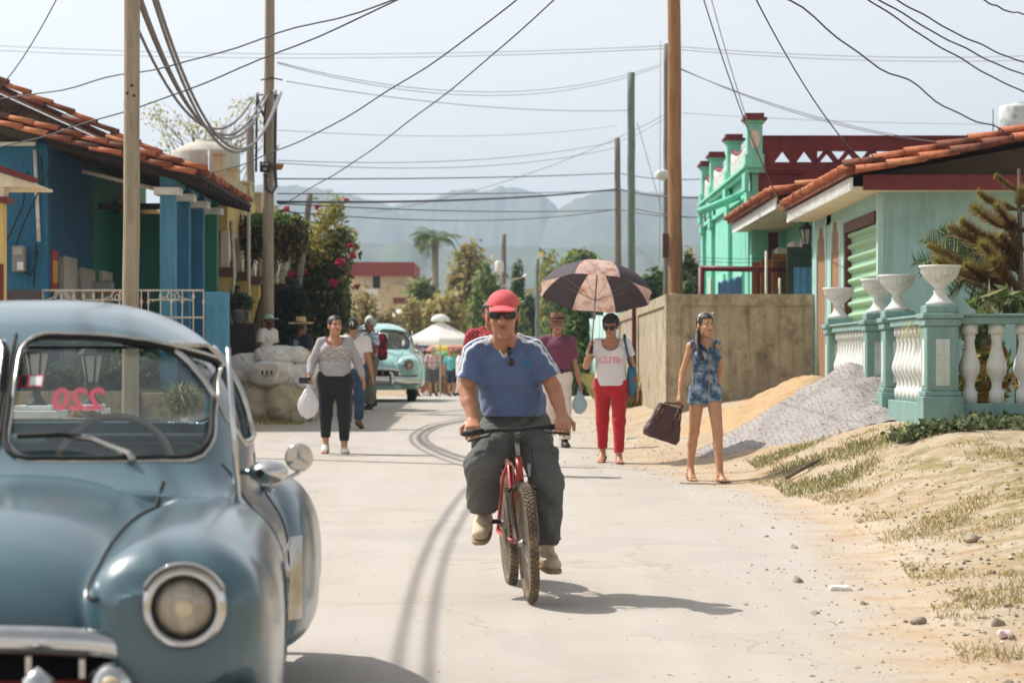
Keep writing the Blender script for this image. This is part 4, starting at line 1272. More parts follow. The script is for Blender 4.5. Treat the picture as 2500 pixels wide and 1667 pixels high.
leaf_cloud('dry_leaves', dry, 2600, .09, [(84, 76, 52), (106, 92, 62), (64, 62, 44), (134, 112, 80), (52, 56, 40)], PT, m_leafd, asp=.26, seed=4, droop=1.3)
# sparse tree behind the tank
ST = tree('sparse_tree', 'almost bare tree with few yellowish leaves behind the cement tank', (PX(500, 66), 66, .5), P(505, 420, 66), .09,
    [(tuple(P(x, y, 66)), (.45, .4, .35)) for x, y in ((385, 290), (425, 300), (470, 315), (410, 340), (540, 310), (585, 270), (600, 330), (640, 300), (560, 360), (500, 330), (375, 275), (620, 250), (660, 350))], 800, .05, YEL, None, seed=9, bark=m_barkg)
tw = MB()
for k in range(26):
 q = P(random.uniform(370, 660), random.uniform(255, 360), 66); s = P(505 + random.uniform(-20, 20), 420, 66)
 tw.tube([s, s.lerp(q, .55) + Vector((0, 0, .12)), q], [.022, .014, .005], 5)
tw.build('twigs', m_barkg, ST)
# background trees (centre)
ptree('brown_tree', 'tall brownish leafed tree standing right of the palm', 1130, 540, 165, 118, 950, 7500, .19, OLV + BRN, 14, 'trees beyond the market', 21, gap=.3)
ptree('olive_tree', 'olive green bushy tree behind the white market parasol', 1060, 700, 150, 108, 960, 4500, .18, OLV, 10, 'trees beyond the market', 22)
ptree('round_tree', 'rounded mid green tree behind the rider in the red cap', 1215, 640, 150, 112, 960, 6500, .18, GRN, 12, 'trees beyond the market', 23)
ptree('yellow_tree', 'feathery yellow green tree behind the thin green post', 1345, 590, 120, 135, 940, 4500, .2, YEL + GRN, 10, 'trees beyond the market', 24, gap=.4)
ptree('dark_tree', 'dark green tree left of the thin green post', 1272, 640, 90, 120, 950, 4500, .17, DRK, 10, 'trees beyond the market', 25)
ptree('shade_tree', 'dark green shade tree behind the striped parasol woman', 1400, 640, 150, 100, 960, 5500, .17, DRK + GRN, 11, 'trees beyond the market', 26)
ptree('spiky_tree', 'thin tall tree with sparse top above the umbrella', 1420, 605, 110, 125, 700, 1400, .17, GRN, 7, 'trees beyond the market', 27, gap=.5)
ptree('broadleaf_tree', 'glossy broadleaf tree between the green pole and the orange pole', 1585, 622, 210, 75, 900, 5500, .17, [(66, 92, 48), (84, 112, 58), (110, 134, 78), (50, 72, 42)], 12, 'trees beyond the market', 28)
ptree('almond_tree', 'large leaved tree above the mint fence', 1440, 700, 180, 70, 960, 5000, .15, [(72, 96, 50), (92, 118, 62), (118, 136, 84)], 11, 'trees beyond the market', 29)
ptree('hedge_tree', 'dark shrubbery left of the corner building', 1675, 625, 110, 64, 900, 4500, .11, DRK, 9, 'trees beyond the market', 30)
ptree('rusty_tree', 'rust tinted tree in front of the far hills beside the corner building', 1690, 590, 80, 95, 900, 2600, .14, BRN, 7, 'trees beyond the market', 31)
ptree('brown_bush', 'dry brown bush in front of the red roofed building', 910, 715, 130, 88, 965, 4500, .11, BRN, 9, None, 32, cat='bush')
ptree('pale_bush', 'pale olive bush at the foot of the palm', 1000, 690, 90, 104, 960, 3200, .14, OLV, 8, None, 33, cat='bush')
ptree('banana_clump', 'bright green banana clump left of the palm trunk', 1032, 690, 60, 112, 760, 420, .5, [(120, 136, 88), (140, 150, 100)], 6, None, 34, cat='plant', asp=.22, gap=.4)
ptree('left_screen_tree', 'green tree behind the bougainvillea and the arcade', 720, 620, 120, 75, 960, 4500, .12, OLV + GRN, 9, None, 35)
# distant belt of woodland
wb = []
r4 = np.random.default_rng(5)
for k in range(150):
 x = -75 + k * 1.0 + r4.random()
 wb.append(((x, 250 + 30 * r4.random(), 2 + 3 * r4.random()), (4 + 2 * r4.random(), 4, 4.5 + 3 * r4.random())))
wo = leaf_cloud('distant_woodland', wb, 26000, .55, GRN + OLV + DRK, None, seed=40); tag(wo, 'far belt of mixed green woodland at the foot of the hills', 'woodland', kind='stuff')
# royal palm
RP = thing('royal_palm', (PX(1064, 122), 122, 0), 'tall palm with windblown fronds in front of the hills', 'palm')
tp = P(1063, 590, 122)
limb([(tp.x, 122, -.4), (tp.x - .05, 122, 4), tp], .28, .16, 12).build('trunk', m_barkg, RP)

def frond(c, az, el, L, droop, wid, col, parent, n=22, name='frond', leaf=.16, m=None):
 pts = []
 for i in range(n):
  t = i / (n - 1)
  a = el - droop * t
  pts.append((t, a))
 p = Vector(c); ax = Vector((math.cos(az), math.sin(az), 0)); V = []; F = []; C = []
 sd = Vector((-math.sin(az), math.cos(az), 0))
 for i, (t, a) in enumerate(pts):
  dirv = ax * math.cos(a) + Vector((0, 0, math.sin(a)))
  q = p + dirv * (L / n)
  nrm = dirv.cross(sd)
  for s in (-1, 1):
   w = wid * (math.sin(math.pi * min(1, t * .92 + .08)) ** .6)
   tip = p + sd * s * w * .8 + dirv * w * .55 - Vector((0, 0, w * .35)) + Vector((random.uniform(-.03, .03) * wid, 0, random.uniform(-.1, .1) * wid))
   k = len(V)
   V += [p, p + dirv * (L / n * .75), tip]
   F.append((k, k + 1, k + 2))
   C += [col] * 3
  k = len(V); r = .02 * L / 2 * (1 - t) + .004
  V += [p - sd * r, p + sd * r, q + sd * r * .9, q - sd * r * .9][:3]; F.append((k, k + 1, k + 2)); C += [tuple(x * .8 for x in col)] * 3
  p = q
 return link(name, np_mesh(name, np.array(V), np.array(F), m or m_leaf, False, np.array(C)), parent)

for k in range(36):
 az = math.pi + random.uniform(-1.0, 1.0) if k < 12 else random.uniform(0, 6.28)
 frond(tp, az, random.uniform(.3, 1.5), 1.25 + .4 * random.random(), random.uniform(1.4, 2.8), .55, srgb(*random.choice([(104, 122, 84), (124, 140, 94), (86, 104, 72)])), RP, 30)
MB().tube([tp - Vector((0, 0, .9)), tp + Vector((0, 0, .1))], [.15, .1], 10).build('crown_shaft', mat('palm_shaft', srgb(104, 130, 78), .6), RP)

# --- red roofed white building and small shop
WBd = thing('red_roofed_building', P(930, 760, 150), 'two storey cream building with deep red roof band behind the bushes', 'building')
d = 150.0
boxes('wall', m_cream, WBd, ((PX(840, d), d, 0), (PX(1003, d), d + 8, PZ(672, d))))
boxes('roof', mat('red_roof_band', srgb(142, 68, 64), .8, .1, .5), WBd, ((PX(832, d), d - .8, PZ(674, d)), (PX(1012, d), d + 9, PZ(641, d))))
w_ = boxes('window', m_dark, WBd, ((PX(910, d), d - .06, PZ(704, d)), (PX(929, d), d - .005, PZ(675, d))))
boxes('window_surround', m_white, w_, ((PX(907, d), d - .1, PZ(706, d)), (PX(910, d), d - .01, PZ(673, d))), ((PX(929, d), d - .1, PZ(706, d)), (PX(932, d), d - .01, PZ(673, d))))
boxes('wall_return', m_tan, WBd, ((PX(952, d), d - .5, 0), (PX(1010, d), d - .01, PZ(696, d))))
boxes('balcony', m_white, WBd, ((PX(880, d), d - 1.0, PZ(722, d)), (PX(925, d), d - .51, PZ(706, d))))
SH = thing('corner_shop', P(1000, 800, 140), 'cream single storey shop with white awning and dark doorways', 'building')
d = 138.0
boxes('wall', m_tan, SH, ((PX(940, d), d, -.3), (PX(1045, d), d + 5, PZ(715, d))))
boxes('sign_band', m_dred2, SH, ((PX(960, d), d - .05, PZ(741, d)), (PX(1012, d), d - .005, PZ(727, d))))
aw = MB().prism([(d - 2.0, PZ(776, d)), (d - .01, PZ(752, d)), (d - .01, PZ(772, d)), (d - 1.9, PZ(778, d))], 0, PX(955, d), PX(1045, d)); aw.build('awning', m_white, SH)
for a, b_ in ((957, 980), (1002, 1030)): boxes('doorway', m_dark, SH, ((PX(a, d), d - .04, -.3), (PX(b_, d), d - .005, PZ(776, d))))

# --- hills
m_hill = mat('forested_hill', srgb(70, 82, 62), .95, .35, .02, .6, .06, col2=srgb(104, 104, 86), thr=.64, wid=.1, ms=.015)

def hill(D, pts, depth, seed, label=None):
 xs = np.array([p[0] for p in pts], float); ys = np.array([p[1] for p in pts], float)
 f = spl(xs, ys)
 nx, ny = 150, 44
 px = np.linspace(xs[0], xs[-1], nx); v = np.linspace(-1, 1, ny)
 PXX, Vv = np.meshgrid(px, v, indexing='ij')
 ridge = (CYH - f(PXX)) * D / FPX + CZ + .6
 X = (PXX - CX) * D / FPX; Y = D + Vv * depth
 sh = np.clip(1 - np.abs(Vv) ** 1.7, 0, 1)
 nz = 1.0
 rough = np.array([mnoise.noise((a * .012 + b * .8 + seed, b * 2.2, 0)) for a, b in zip(PXX.ravel(), Vv.ravel())]).reshape(PXX.shape)
 fine = np.array([mnoise.noise((a * .06 - b * 1.5 + seed, b * 5, 3)) for a, b in zip(PXX.ravel(), Vv.ravel())]).reshape(PXX.shape)
 Z = np.maximum(ridge * sh * nz + rough * 14 * (1 - np.exp(-(Vv * 5) ** 2)) * np.where(sh > 0, 1, 0) + fine * 3.5, -1.5)
 Z = np.where(np.abs(Vv) > .98, -1.5, Z)
 o = link('hill', grid_mesh('hill', X, Y, Z, m_hill, True))
 tag(o, kind='structure')

hill(2600, [(-600, 620), (0, 560), (300, 520), (560, 470), (640, 455), (740, 458), (820, 470), (900, 490), (945, 501), (1000, 545), (1080, 600), (1150, 700)], 420, 1.0)
hill(2750, [(860, 600), (930, 520), (985, 497), (1050, 490), (1090, 474), (1140, 464), (1190, 468), (1225, 459), (1270, 464), (1310, 472), (1340, 490), (1362, 512), (1400, 570), (1440, 640)], 420, 2.2)
hill(2500, [(1300, 640), (1340, 540), (1375, 505), (1405, 490), (1450, 473), (1500, 466), (1560, 470), (1620, 474), (1700, 486), (1800, 500), (2000, 540), (2400, 600), (2900, 660)], 420, 3.1)
hill(1500, [(-200, 640), (300, 625), (600, 612), (760, 606), (900, 598), (1000, 602), (1100, 612), (1250, 604), (1400, 610), (1600, 600), (1800, 612), (2300, 640)], 260, 4.4)
# haze: the air between here and the hills
m_haze = bpy.data.materials.new('haze_air'); m_haze.use_nodes = True
N, L = m_haze.node_tree.nodes, m_haze.node_tree.links
N.remove(N['Principled BSDF'])
pv = N.new('ShaderNodeVolumePrincipled')
pv.inputs['Color'].default_value = (.70, .84, 1.0, 1)
pv.inputs['Density'].default_value = .00036
pv.inputs['Anisotropy'].default_value = .2
L.new(pv.outputs[0], N['Material Output'].inputs['Volume'])
hz = MB().box((-3500, -60, -2.5), (3500, 3600, 210)).build('haze', m_haze)
tag(hz, kind='stuff')

# ------------------------------------------------------------------ poles and overhead cables
m_pole = mat('weathered_pole', srgb(162, 150, 130), .9, .2, 2.5, .5, 30, col2=srgb(120, 106, 88), thr=.62, wid=.1, ms=5, stretch=(5, 5, .5))
m_poleo = mat('orange_brown_pole', srgb(162, 124, 90), .85, .2, 2.5, .5, 30, col2=srgb(128, 86, 54), thr=.58, wid=.1, ms=5, stretch=(5, 5, .45))
m_poleg = mat('grey_green_pole', srgb(116, 126, 116), .8, .15, 3, .2, 30)
m_polegr = mat('grey_pole', srgb(124, 116, 108), .9, .2, 3, .4, 30, stretch=(5, 5, .5))
m_cable = mat('black_cable', srgb(58, 60, 68), .55, .1, 5)
m_cableg = mat('grey_sheathed_cable', srgb(120, 116, 116), .55, .15, 5)
m_thin = mat('thin_wire', srgb(140, 142, 150), .6, .1, 5)
m_porc = mat('porcelain', srgb(210, 206, 198), .4, .1, 5)

def pole(name, label, base, top, r0, r1, m, knots=8, seed=1):
 t = thing(name, base, label, 'utility pole')
 base, top = Vector(base), Vector(top)
 rr = random.Random(seed)
 n = 14
 pts = [base.lerp(top, i / n) + Vector((rr.uniform(-.006, .006), rr.uniform(-.006, .006), 0)) for i in range(n + 1)]
 MB().tube(pts, [(r0 + (r1 - r0) * i / n) * rr.uniform(.98, 1.02) for i in range(n + 1)], 18).build('shaft', m, t)
 kn = MB()
 for k in range(knots):
  q = base.lerp(top, rr.random()); r = r0 + (r1 - r0) * (q.z - base.z) / (top.z - base.z); a = rr.uniform(3.6, 5.8)
  kn.lathe([(.004, .0), (.018, .002), (.02, -.02)], (0, 0, 0), 8)
  M = Matrix.Translation(q + Vector((math.cos(a) * (r - .004), math.sin(a) * (r - .004), 0))) @ Vector((math.cos(a), math.sin(a), 0)).to_track_quat('Z', 'Y').to_matrix().to_4x4()
  k0 = len(kn.v) - 24
  kn.v[k0:] = [tuple(M @ Vector(p)) for p in kn.v[k0:]]
 if knots:
  o = kn.build('knots', mat('dark_knot', srgb(66, 52, 42), .9), t); o['kind'] = 'stuff'
 return t

P1 = pole('wooden_pole', 'weathered grey wooden pole rising behind the grey car', (PX(318, 28), 28, .3), (PX(324, 28), 28, 7.6), .10, .088, m_pole, 14, 3)
P2 = pole('wooden_pole', 'wooden utility pole with black junction box and cable racks by the arcade', (PX(652, 44), 44, .3), (PX(659, 44), 44, 8.6), .115, .085, m_pole, 6, 4)
P3 = pole('wooden_pole', 'orange brown wooden pole standing behind the concrete wall', (PX(1650, 40), 40, .3), (PX(1645, 40), 40, 8.2), .125, .105, m_poleo, 6, 5)
MB().lathe([(.128, 0), (.135, .02), (.128, .05)], (PX(1649, 40), 40, 2.45), 18).build('rope_tie', m_rod, P3)
MB().box((PX(1618, 40), 39.95, 3.1), (PX(1630, 40), 40.05, 3.5)).build('cut_plank', m_bframe, P3)
P4 = pole('metal_pole', 'smooth grey green pole with bare top beyond the concrete wall', (PX(1541, 58), 58, .2), P(1541, 178, 58), .098, .09, m_poleg, 0)
P5 = pole('wooden_pole', 'slim grey weathered pole left of the grey green pole', (PX(1511, 72), 72, .2), P(1507, 337, 72), .12, .085, m_polegr, 4, 6)
P6 = pole('leaning_pole', 'leaning grey wooden pole in front of the bougainvillea', P(722, 760, 53), P(757, 472, 53), .075, .065, m_polegr, 4, 7)
P7 = pole('wooden_pole', 'far wooden pole carrying a white transformer can', (PX(1229, 100), 100, -.2), P(1230, 572, 100), .13, .1, m_polegr, 0)
c = P(1219, 652, 99.7)
MB().lathe([(.17, -.22), (.18, -.18), (.18, .2), (.15, .24), (.05, .26)], c, 16).build('transformer_can', m_porc, P7)
MB().tube([P(1229, 700, 99.8), P(1255, 682, 99.6), P(1276, 677, 99.4)], .025, 6).build('lamp_arm', m_rod, P7)
MB().lathe([(.02, .1), (.1, .06), (.16, 0), (.1, -.04), (.02, -.06)], P(1283, 675, 99.3), 14).build('lamp_head', m_porc, P7)
P8 = pole('thin_post', 'thin green post standing left of the umbrella', (PX(1311, 78), 78, .0), P(1312, 632, 78), .07, .06, m_poleg, 0)
P9 = pole('grey_post', 'short grey post partly hidden behind the orange pole with a round lamp', (PX(1626, 62), 62, .2), P(1628, 108, 62), .09, .075, m_polegr, 0)
MB().lathe([(.02, .12), (.14, .08), (.2, 0), (.16, -.12), (.05, -.16)], P(1618, 425, 61.7), 16).build('lamp_globe', m_porc, P9)
P10 = pole('concrete_post', 'thin grey concrete post just left of the junction box pole', (PX(612, 52), 52, .3), P(611, 290, 52), .10, .08, m_polegr, 0)
# pole 2 fittings
d = 43.85
bx = MB().box((PX(636, d), d - .14, PZ(421, d)), (PX(661, d), d, PZ(396, d))).build('junction_box', m_black, P2, .008)
for txt, py, sz in (('VE-SC', 402.5, .052), ('H2', 414.5, .05)):
 v, f = text_mesh(txt, sz, bold=.0012)
 cc = P(648.5, py, d)
 MB().add([(cc.x + a, d - .145, cc.z + b) for a, b in v], f).build('box_lettering', m_white, bx)
MB().add([P(665, 399, 43.9), P(694, 401, 43.9), P(688, 415, 43.9), P(665, 416, 43.9), P(665, 399, 43.95), P(694, 401, 43.95), P(688, 415, 43.95), P(665, 416, 43.95)],
   [(0, 3, 2, 1), (4, 5, 6, 7), (0, 1, 5, 4), (1, 2, 6, 5), (2, 3, 7, 6), (3, 0, 4, 7)]).build('orange_board', mat('orange_board', srgb(176, 112, 52), .8, .15, 4), P2)
MB().tube([P(673, 232, 43.8), P(672, 300, 43.8), P(671, 400, 43.8), P(674, 455, 43.8), P(664, 472, 43.8), P(650, 462, 43.8), P(646, 425, 43.8)], .03, 8).build('hanging_cable', m_cable, P2)
for px, py in ((628, 232), (646, 240), (672, 226)):
 q = P(px, py, 43.8)
 MB().tube([q, (PX(655, 44), 44, q.z + .02)], .014, 6).build('rack_arm', m_iron, P2)
 MB().lathe([(.02, -.05), (.04, -.03), (.03, 0), (.04, .03), (.02, .05)], q, 10).build('insulator', m_porc, P2)
for pts in (((628, 235), (634, 262), (645, 285)), ((650, 244), (646, 275), (646, 380)), ((627, 232), (626, 330), (625, 420))):
 MB().tube([P(x, y, 43.75) for x, y in pts], .022, 6).build('drop_cable', m_cable, P2)
MB().tube([P(690, 196, 43.9), P(660, 190, 43.9), P(636, 196, 43.9)], .014, 6).build('cross_arm', m_iron, P2)

def cat_pts(p0, p1, sag, n=26, wav=0.0, seed=0):
 p0, p1 = Vector(p0), Vector(p1)
 out = []
 for i in range(n + 1):
  t = i / n
  q = p0.lerp(p1, t)
  q.z -= 4 * sag * t * (1 - t)
  if wav: q.z += wav * math.sin(t * 17 + seed) + wav * .6 * math.sin(t * 31 + 2 * seed)
  out.append(q)
 return out

def cable(p0, p1, sag, r, label, m=None, group='overhead cables', n=26, wav=0.0, seed=0):
 o = MB().tube(cat_pts(p0, p1, sag, n, wav, seed), r * (.72 if r < .022 else .9), 6).build('overhead_cable', m or m_cable)
 return tag(o, label, 'cable', group)

# thick bundles slung between pole 1 and pole 2, and on to the next pole nearer the camera
A1 = 6.12
sw = 'thick sagging cable slung between the junction box pole and the weathered pole'
for (dx, zz2, sg, m) in ((-.26, 6.15, 1.2, m_cableg), (-.06, 6.2, 1.34, m_cableg), (.0, 6.2, 1.40, m_cableg), (.20, 6.2, 1.62, m_cableg), (.25, 6.25, 1.6, m_cableg)):
 cable((-4.43 + dx * .8, 27.6, A1), (-4.43 + dx, 43.8, zz2), sg, .024, sw, m)
lp = thing('near_pole', (-4.35, 2.6, 0), 'wooden pole beside the camera that carries the thick cables', 'utility pole')
MB().tube([(-4.35, 2.6, -.1), (-4.35, 2.6, 7.6)], [.12, .1], 14).build('shaft', m_pole, lp)
for (dx, sg) in ((.08, .92), (.25, .96)):
 cable((-4.35 + dx, 2.8, 6.2), (-4.43 + dx, 27.9, A1 + .1), sg, .022, 'thick sagging cable reaching over the road from the weathered pole towards the viewer', m_cableg)
tw = 'twisted black service cable rising from the left house over the street'
cable(P(-60, 250, 36), P(990, -12, 25), .14, .013, tw, wav=.02, seed=1)
cable(P(-60, 372, 36), P(1000, -14, 25), .18, .013, tw, wav=.01, seed=2)
cable(P(507, 424, 37.4), P(1290, -22, 24), .28, .012, 'black service cable from the blue house eave rising over the street', wav=.01, seed=3)
cable(P(672, 506, 46), P(1400, -40, 25), .22, .012, 'black service cable from the arcade corner rising over the street', wav=.01, seed=4)
cable(P(-10, 225, 33), P(150, -25, 28), .1, .011, 'single wire rising above the blue house roof')
ln = 'thin high wire crossing the whole street in front of the sky'
for y0, y1 in ((108, 133), (120, 144)):
 cable(P(-80, y0, 68), P(1628, 112 + (y0 - 108) * .6, 62), .25, .012, ln, m_thin); cable(P(1628, 112 + (y0 - 108) * .6, 62), P(2600, y1, 68), .18, .012, ln, m_thin)
pr = 'pair of thin wires sagging between the junction box pole and the grey post'
cable(P(677, 152, 43.9), P(1612, 158, 61.5), .62, .010, pr, m_thin); cable(P(677, 155, 43.9), P(1612, 163, 61.5), .66, .010, pr, m_thin)
cable(P(700, 199, 43.9), P(1534, 270, 58), .18, .011, 'thin wire from the junction box pole to the top of the grey green pole', m_thin)
hb = 'dark cable running from the junction box pole across the hills to the slim grey pole'
for (ya, yb, r, sg) in ((437, 423, .020, .05), (473, 466, .016, .04), (493, 462, .03, .12), (497, 512, .018, .1), (515, 511, .016, .25), (318, 307, .008, .2), (392, 345, .012, .25), (398, 360, .012, .3)):
 lb = {.03: 'thickest dark cable crossing in front of the hill tops', .02: 'dark cable running just above the hill tops to the slim grey pole', .008: 'faint wire high in the sky between the junction box pole and the slim grey pole', .012: 'paired thin wires climbing above the hills to the top of the slim grey pole', .018: 'dark cable crossing the hills below the thickest one'}.get(r, hb)
 cable(P(678, ya, 44), P(1507, yb, 71.8), sg, r, lb, m_cable if r > .015 else m_thin)
rb_ = 'dark cable running from the slim grey pole to the corner building'
for (ya, yb, r) in ((423, 437, .02), (462, 482, .03), (511, 530, .02)):
 cable(P(1512, ya, 71.8), P(1724, yb, 55), .08, r, rb_)
cable(P(1552, 510, 58), P(1724, 531, 55), .05, .016, 'short dark cable from the grey green pole to the corner building')
cable(P(1516, 345, 71.8), P(1628, 286, 62), .05, .012, 'slanting wire from the slim grey pole up to the grey post', m_thin)
cable(P(900, 520, 60), P(1625, 280, 62), .35, .012, 'long slanting wire climbing from the bougainvillea to the grey post', m_thin)
cable(P(1556, 300, 58), P(1640, 600, 58), .0, .011, 'guy wire slanting down from the grey green pole', m_thin)
cable(P(1613, 100, 61), P(1610, 640, 61), .0, .011, 'vertical wire dropping beside the grey post', m_thin)
dr = 'black drop cable falling from above to the mint house roof'
cable(P(1836, -20, 22), P(2112, 398, 30.5), .16, .011, 'black drop cable falling to the roof conduit of the mint house')
cable(P(1900, -15, 22), P(2490, 342, 30), .12, .012, 'wavy black drop cable falling to the high end of the mint house roof', wav=.03, seed=6)
rg = 'black cable slanting across the sky above the mint house'
for (x0, y1) in ((2110, 236), (2135, 192), (2178, 160), (2390, 34)):
 cable(P(x0, -8, 22), P(2520, y1, 26), .05, .011, rg, wav=.006, seed=x0)
gp = 'thin wire falling past the red parapet to the porch house eave'
cable(P(1712, -20, 28), P(1915, 512, 37), .2, .011, gp); cable(P(1735, -8, 30), P(1905, 500, 37), .2, .009, gp, m_thin)
op = 'thin wire from the orange pole to the mint house roof'
cable(P(1645, 160, 39.9), P(2520, 356, 41), .38, .009, op, m_thin); cable(P(1645, 163, 39.9), P(2520, 366, 41), .3, .009, op, m_thin)
cable(P(1660, 276, 62), P(2600, 303, 64), .1, .009, 'faint straight wire behind the corner building posts', m_thin)

# ------------------------------------------------------------------ 1950s saloon car (local: front towards -Y, ground z=0)
def lofted(y, cx, hw, zc, hh, n, p):
 """superellipse section given by functions of y"""
 return None

_hood_w = spl([-.05, .0, .1, .3, .6, 1.0, 1.45, 1.9], [.36, .44, .50, .55, .585, .63, .69, .70])
_hood_t = spl([-.05, -.01, .04, .12, .25, .5, .9, 1.4, 1.9], [.60, .72, .80, .87, .925, .98, 1.015, 1.035, 1.04])
_fen_t = spl([-.04, .0, .06, .15, .4, .8, 1.2, 1.6, 2.0, 2.5], [.79, .855, .90, .925, .955, .975, .965, .93, .87, .76])
_fen_w = spl([-.04, .0, .06, .2, .5, .9, 1.4, 2.0, 2.5], [.15, .20, .232, .258, .272, .272, .25, .18, .07])
_fen_c = spl([-.04, .3, .8, 1.4, 2.5], [.66, .665, .67, .685, .72])
_bod_w = spl([.3, .8, 1.2, 1.8, 2.6, 3.4, 4.0, 4.5, 4.85, 5.0], [.62, .73, .81, .895, .915, .885, .82, .69, .5, .30])
_bod_t = spl([.3, 1.2, 1.6, 2.5, 3.6, 4.1, 4.5, 4.85, 5.0], [.72, .90, 1.02, 1.06, 1.05, 1.01, .90, .70, .50])
_rf_t = spl([2.86, 2.9, 2.98, 3.15, 3.4, 3.9, 4.4, 4.8, 5.0], [.50, .74, .86, .925, .945, .915, .82, .66, .50])
_rf_w = spl([2.86, 2.92, 3.05, 3.3, 3.8, 4.3, 4.8, 5.0], [.06, .13, .17, .20, .215, .20, .13, .06])
_gh_t = spl([1.25, 1.40, 1.6, 1.8, 2.0, 2.3, 2.7, 3.1, 3.5, 3.9, 4.2, 4.5], [.99, 1.085, 1.255, 1.43, 1.54, 1.60, 1.625, 1.61, 1.545, 1.41, 1.24, 1.0])
_gh_w = spl([1.25, 1.6, 2.0, 2.6, 3.2, 3.8, 4.2, 4.5], [.73, .785, .80, .79, .77, .70, .58, .4])

def sec(dx, w, dz, h, n):
 return ((np.abs(dx) / w) ** n + (np.abs(dz) / h) ** n) ** (1 / n)

def car_hood(p):
 x, y, z = np.abs(p[:, 0]), p[:, 1], p[:, 2]
 t = _hood_t(y); w = _hood_w(y); zc = .45
 d = (sec(x, w, z - zc, t - zc, 3.1) - 1) * np.minimum(w, t - zc)
 return np.maximum(d, np.maximum(-.05 - y, y - 1.95))

def car_fender(p):
 x, y, z = np.abs(p[:, 0]), p[:, 1], p[:, 2]
 w = _fen_w(y); t = _fen_t(y); c = _fen_c(y); zc = np.where(y < .25, .75 - .13 * sstep(0, .25, y), .62)
 hh = np.where(z > zc, t - zc, .36 - .14 * (1 - sstep(0, .3, y)))
 d = np.where(z > zc, (sec(x - c, w, z - zc, hh, 2.4) - 1), (sec(x - c, w, z - zc, hh, 3.6) - 1)) * np.minimum(w, .2)
 return np.maximum(d, np.maximum(-.04 - y, y - 2.5))

def car_body(p):
 x, y, z = np.abs(p[:, 0]), p[:, 1], p[:, 2]
 w = _bod_w(y); t = _bod_t(y); zc = .62
 hh = np.where(z > zc, t - zc, .36)
 d = (sec(x, w, z - zc, np.maximum(hh, .02), 3.0) - 1) * np.minimum(w, .35)
 return np.maximum(d, np.maximum(.3 - y, y - 5.02))

def car_rear(p):
 x, y, z = np.abs(p[:, 0]), p[:, 1], p[:, 2]
 w = _rf_w(y); t = _rf_t(y); zc = .58
 hh = np.where(z > zc, np.maximum(t - zc, .02), .30)
 d = np.where(z > zc, (sec(x - .815, w, z - zc, hh, 2.3) - 1), (sec(x - .815, w, z - zc, hh, 4.0) - 1)) * np.minimum(w, .2)
 return np.maximum(d, np.maximum(2.86 - y, y - 5.0))

def car_cab(p):
 x, y, z = np.abs(p[:, 0]), p[:, 1], p[:, 2]
 w = _gh_w(y); t = _gh_t(y); zc = .90
 hh = np.maximum(t - zc, .03)
 d = (sec(x, w, z - zc, hh, 2.75) - 1) * np.minimum(w, .5)
 return np.maximum(d, np.maximum(np.maximum(1.25 - y, y - 4.5), .85 - z))

def rr_rect(a, b, ca, cb, ha, hb, r):
 qa = np.abs(a - ca) - (ha - r); qb = np.abs(b - cb) - (hb - r)
 return np.sqrt(np.maximum(qa, 0) ** 2 + np.maximum(qb, 0) ** 2) + np.minimum(np.maximum(qa, qb), 0) - r

def win_front(p):
 x, y, z = np.abs(p[:, 0]), p[:, 1], p[:, 2]
 top = 1.475 - .085 * (x / .66) ** 3
 q = rr_rect(x, z, .345, (1.09 + 1.475) / 2, .325, .1925, .075)
 q = np.maximum(q, z - top)
 return np.maximum(q, y - 2.05)

def win_side1(p):
 y, z = p[:, 1], p[:, 2]
 a = rr_rect(y, z, 2.13, 1.285, .345, .165, .06)
 return np.maximum(a, (1.69 + (z - 1.1) * .78) - y)

def win_side2(p):
 y, z = p[:, 1], p[:, 2]
 b = rr_rect(y, z, 3.0, 1.28, .40, .16, .10)
 return np.maximum(b, (z - 1.12) * .9 + y - 3.55)

def win_side(p):
 x, y, z = np.abs(p[:, 0]), p[:, 1], p[:, 2]
 a = rr_rect(y, z, 2.13, 1.285, .345, .165, .06)
 a = np.maximum(a, (1.69 + (z - 1.1) * .78) - y)
 b = rr_rect(y, z, 3.0, 1.28, .40, .16, .10)
 b = np.maximum(b, (z - 1.12) * .9 + y - 3.55)
 return np.maximum(np.minimum(a, b), .3 - x)

def win_rear(p):
 x, y, z = np.abs(p[:, 0]), p[:, 1], p[:, 2]
 return np.maximum(rr_rect(x, z, 0, 1.295, .57, .165, .07), 3.3 - y)

def car_outer(p):
 d = smin(car_hood(p), car_body(p), .05)
 d = smin(d, car_fender(p), .035)
 d = smin(d, car_rear(p), .015)
 return smin(d, car_cab(p), .045)

def car_shell(p):
 x, y, z = np.abs(p[:, 0]), p[:, 1], p[:, 2]
 d = car_outer(p)
 cav = np.maximum(np.minimum(car_cab(p) + .055, np.maximum(car_body(p) + .08, z - 1.05)), np.maximum(.50 - z, np.maximum(1.55 - y, y - 4.25)))
 d = np.maximum(d, -cav)
 for w in (win_front, win_side, win_rear): d = np.maximum(d, -w(p))
 for yc in (.95, 3.87):
  r = .425 if yc < 2 else .37
  wh = np.maximum(np.sqrt((y - yc) ** 2 + (z - .36) ** 2) - r, .52 - x)
  if yc > 2: wh = np.maximum(wh, z - .50)
  d = np.maximum(d, -wh)
 d = np.maximum(d, .25 - z)
 # grille mouth
 gm = np.maximum(rr_rect(x, z, 0, .565, .50, .075, .06), y - .22)
 return np.maximum(d, -gm)

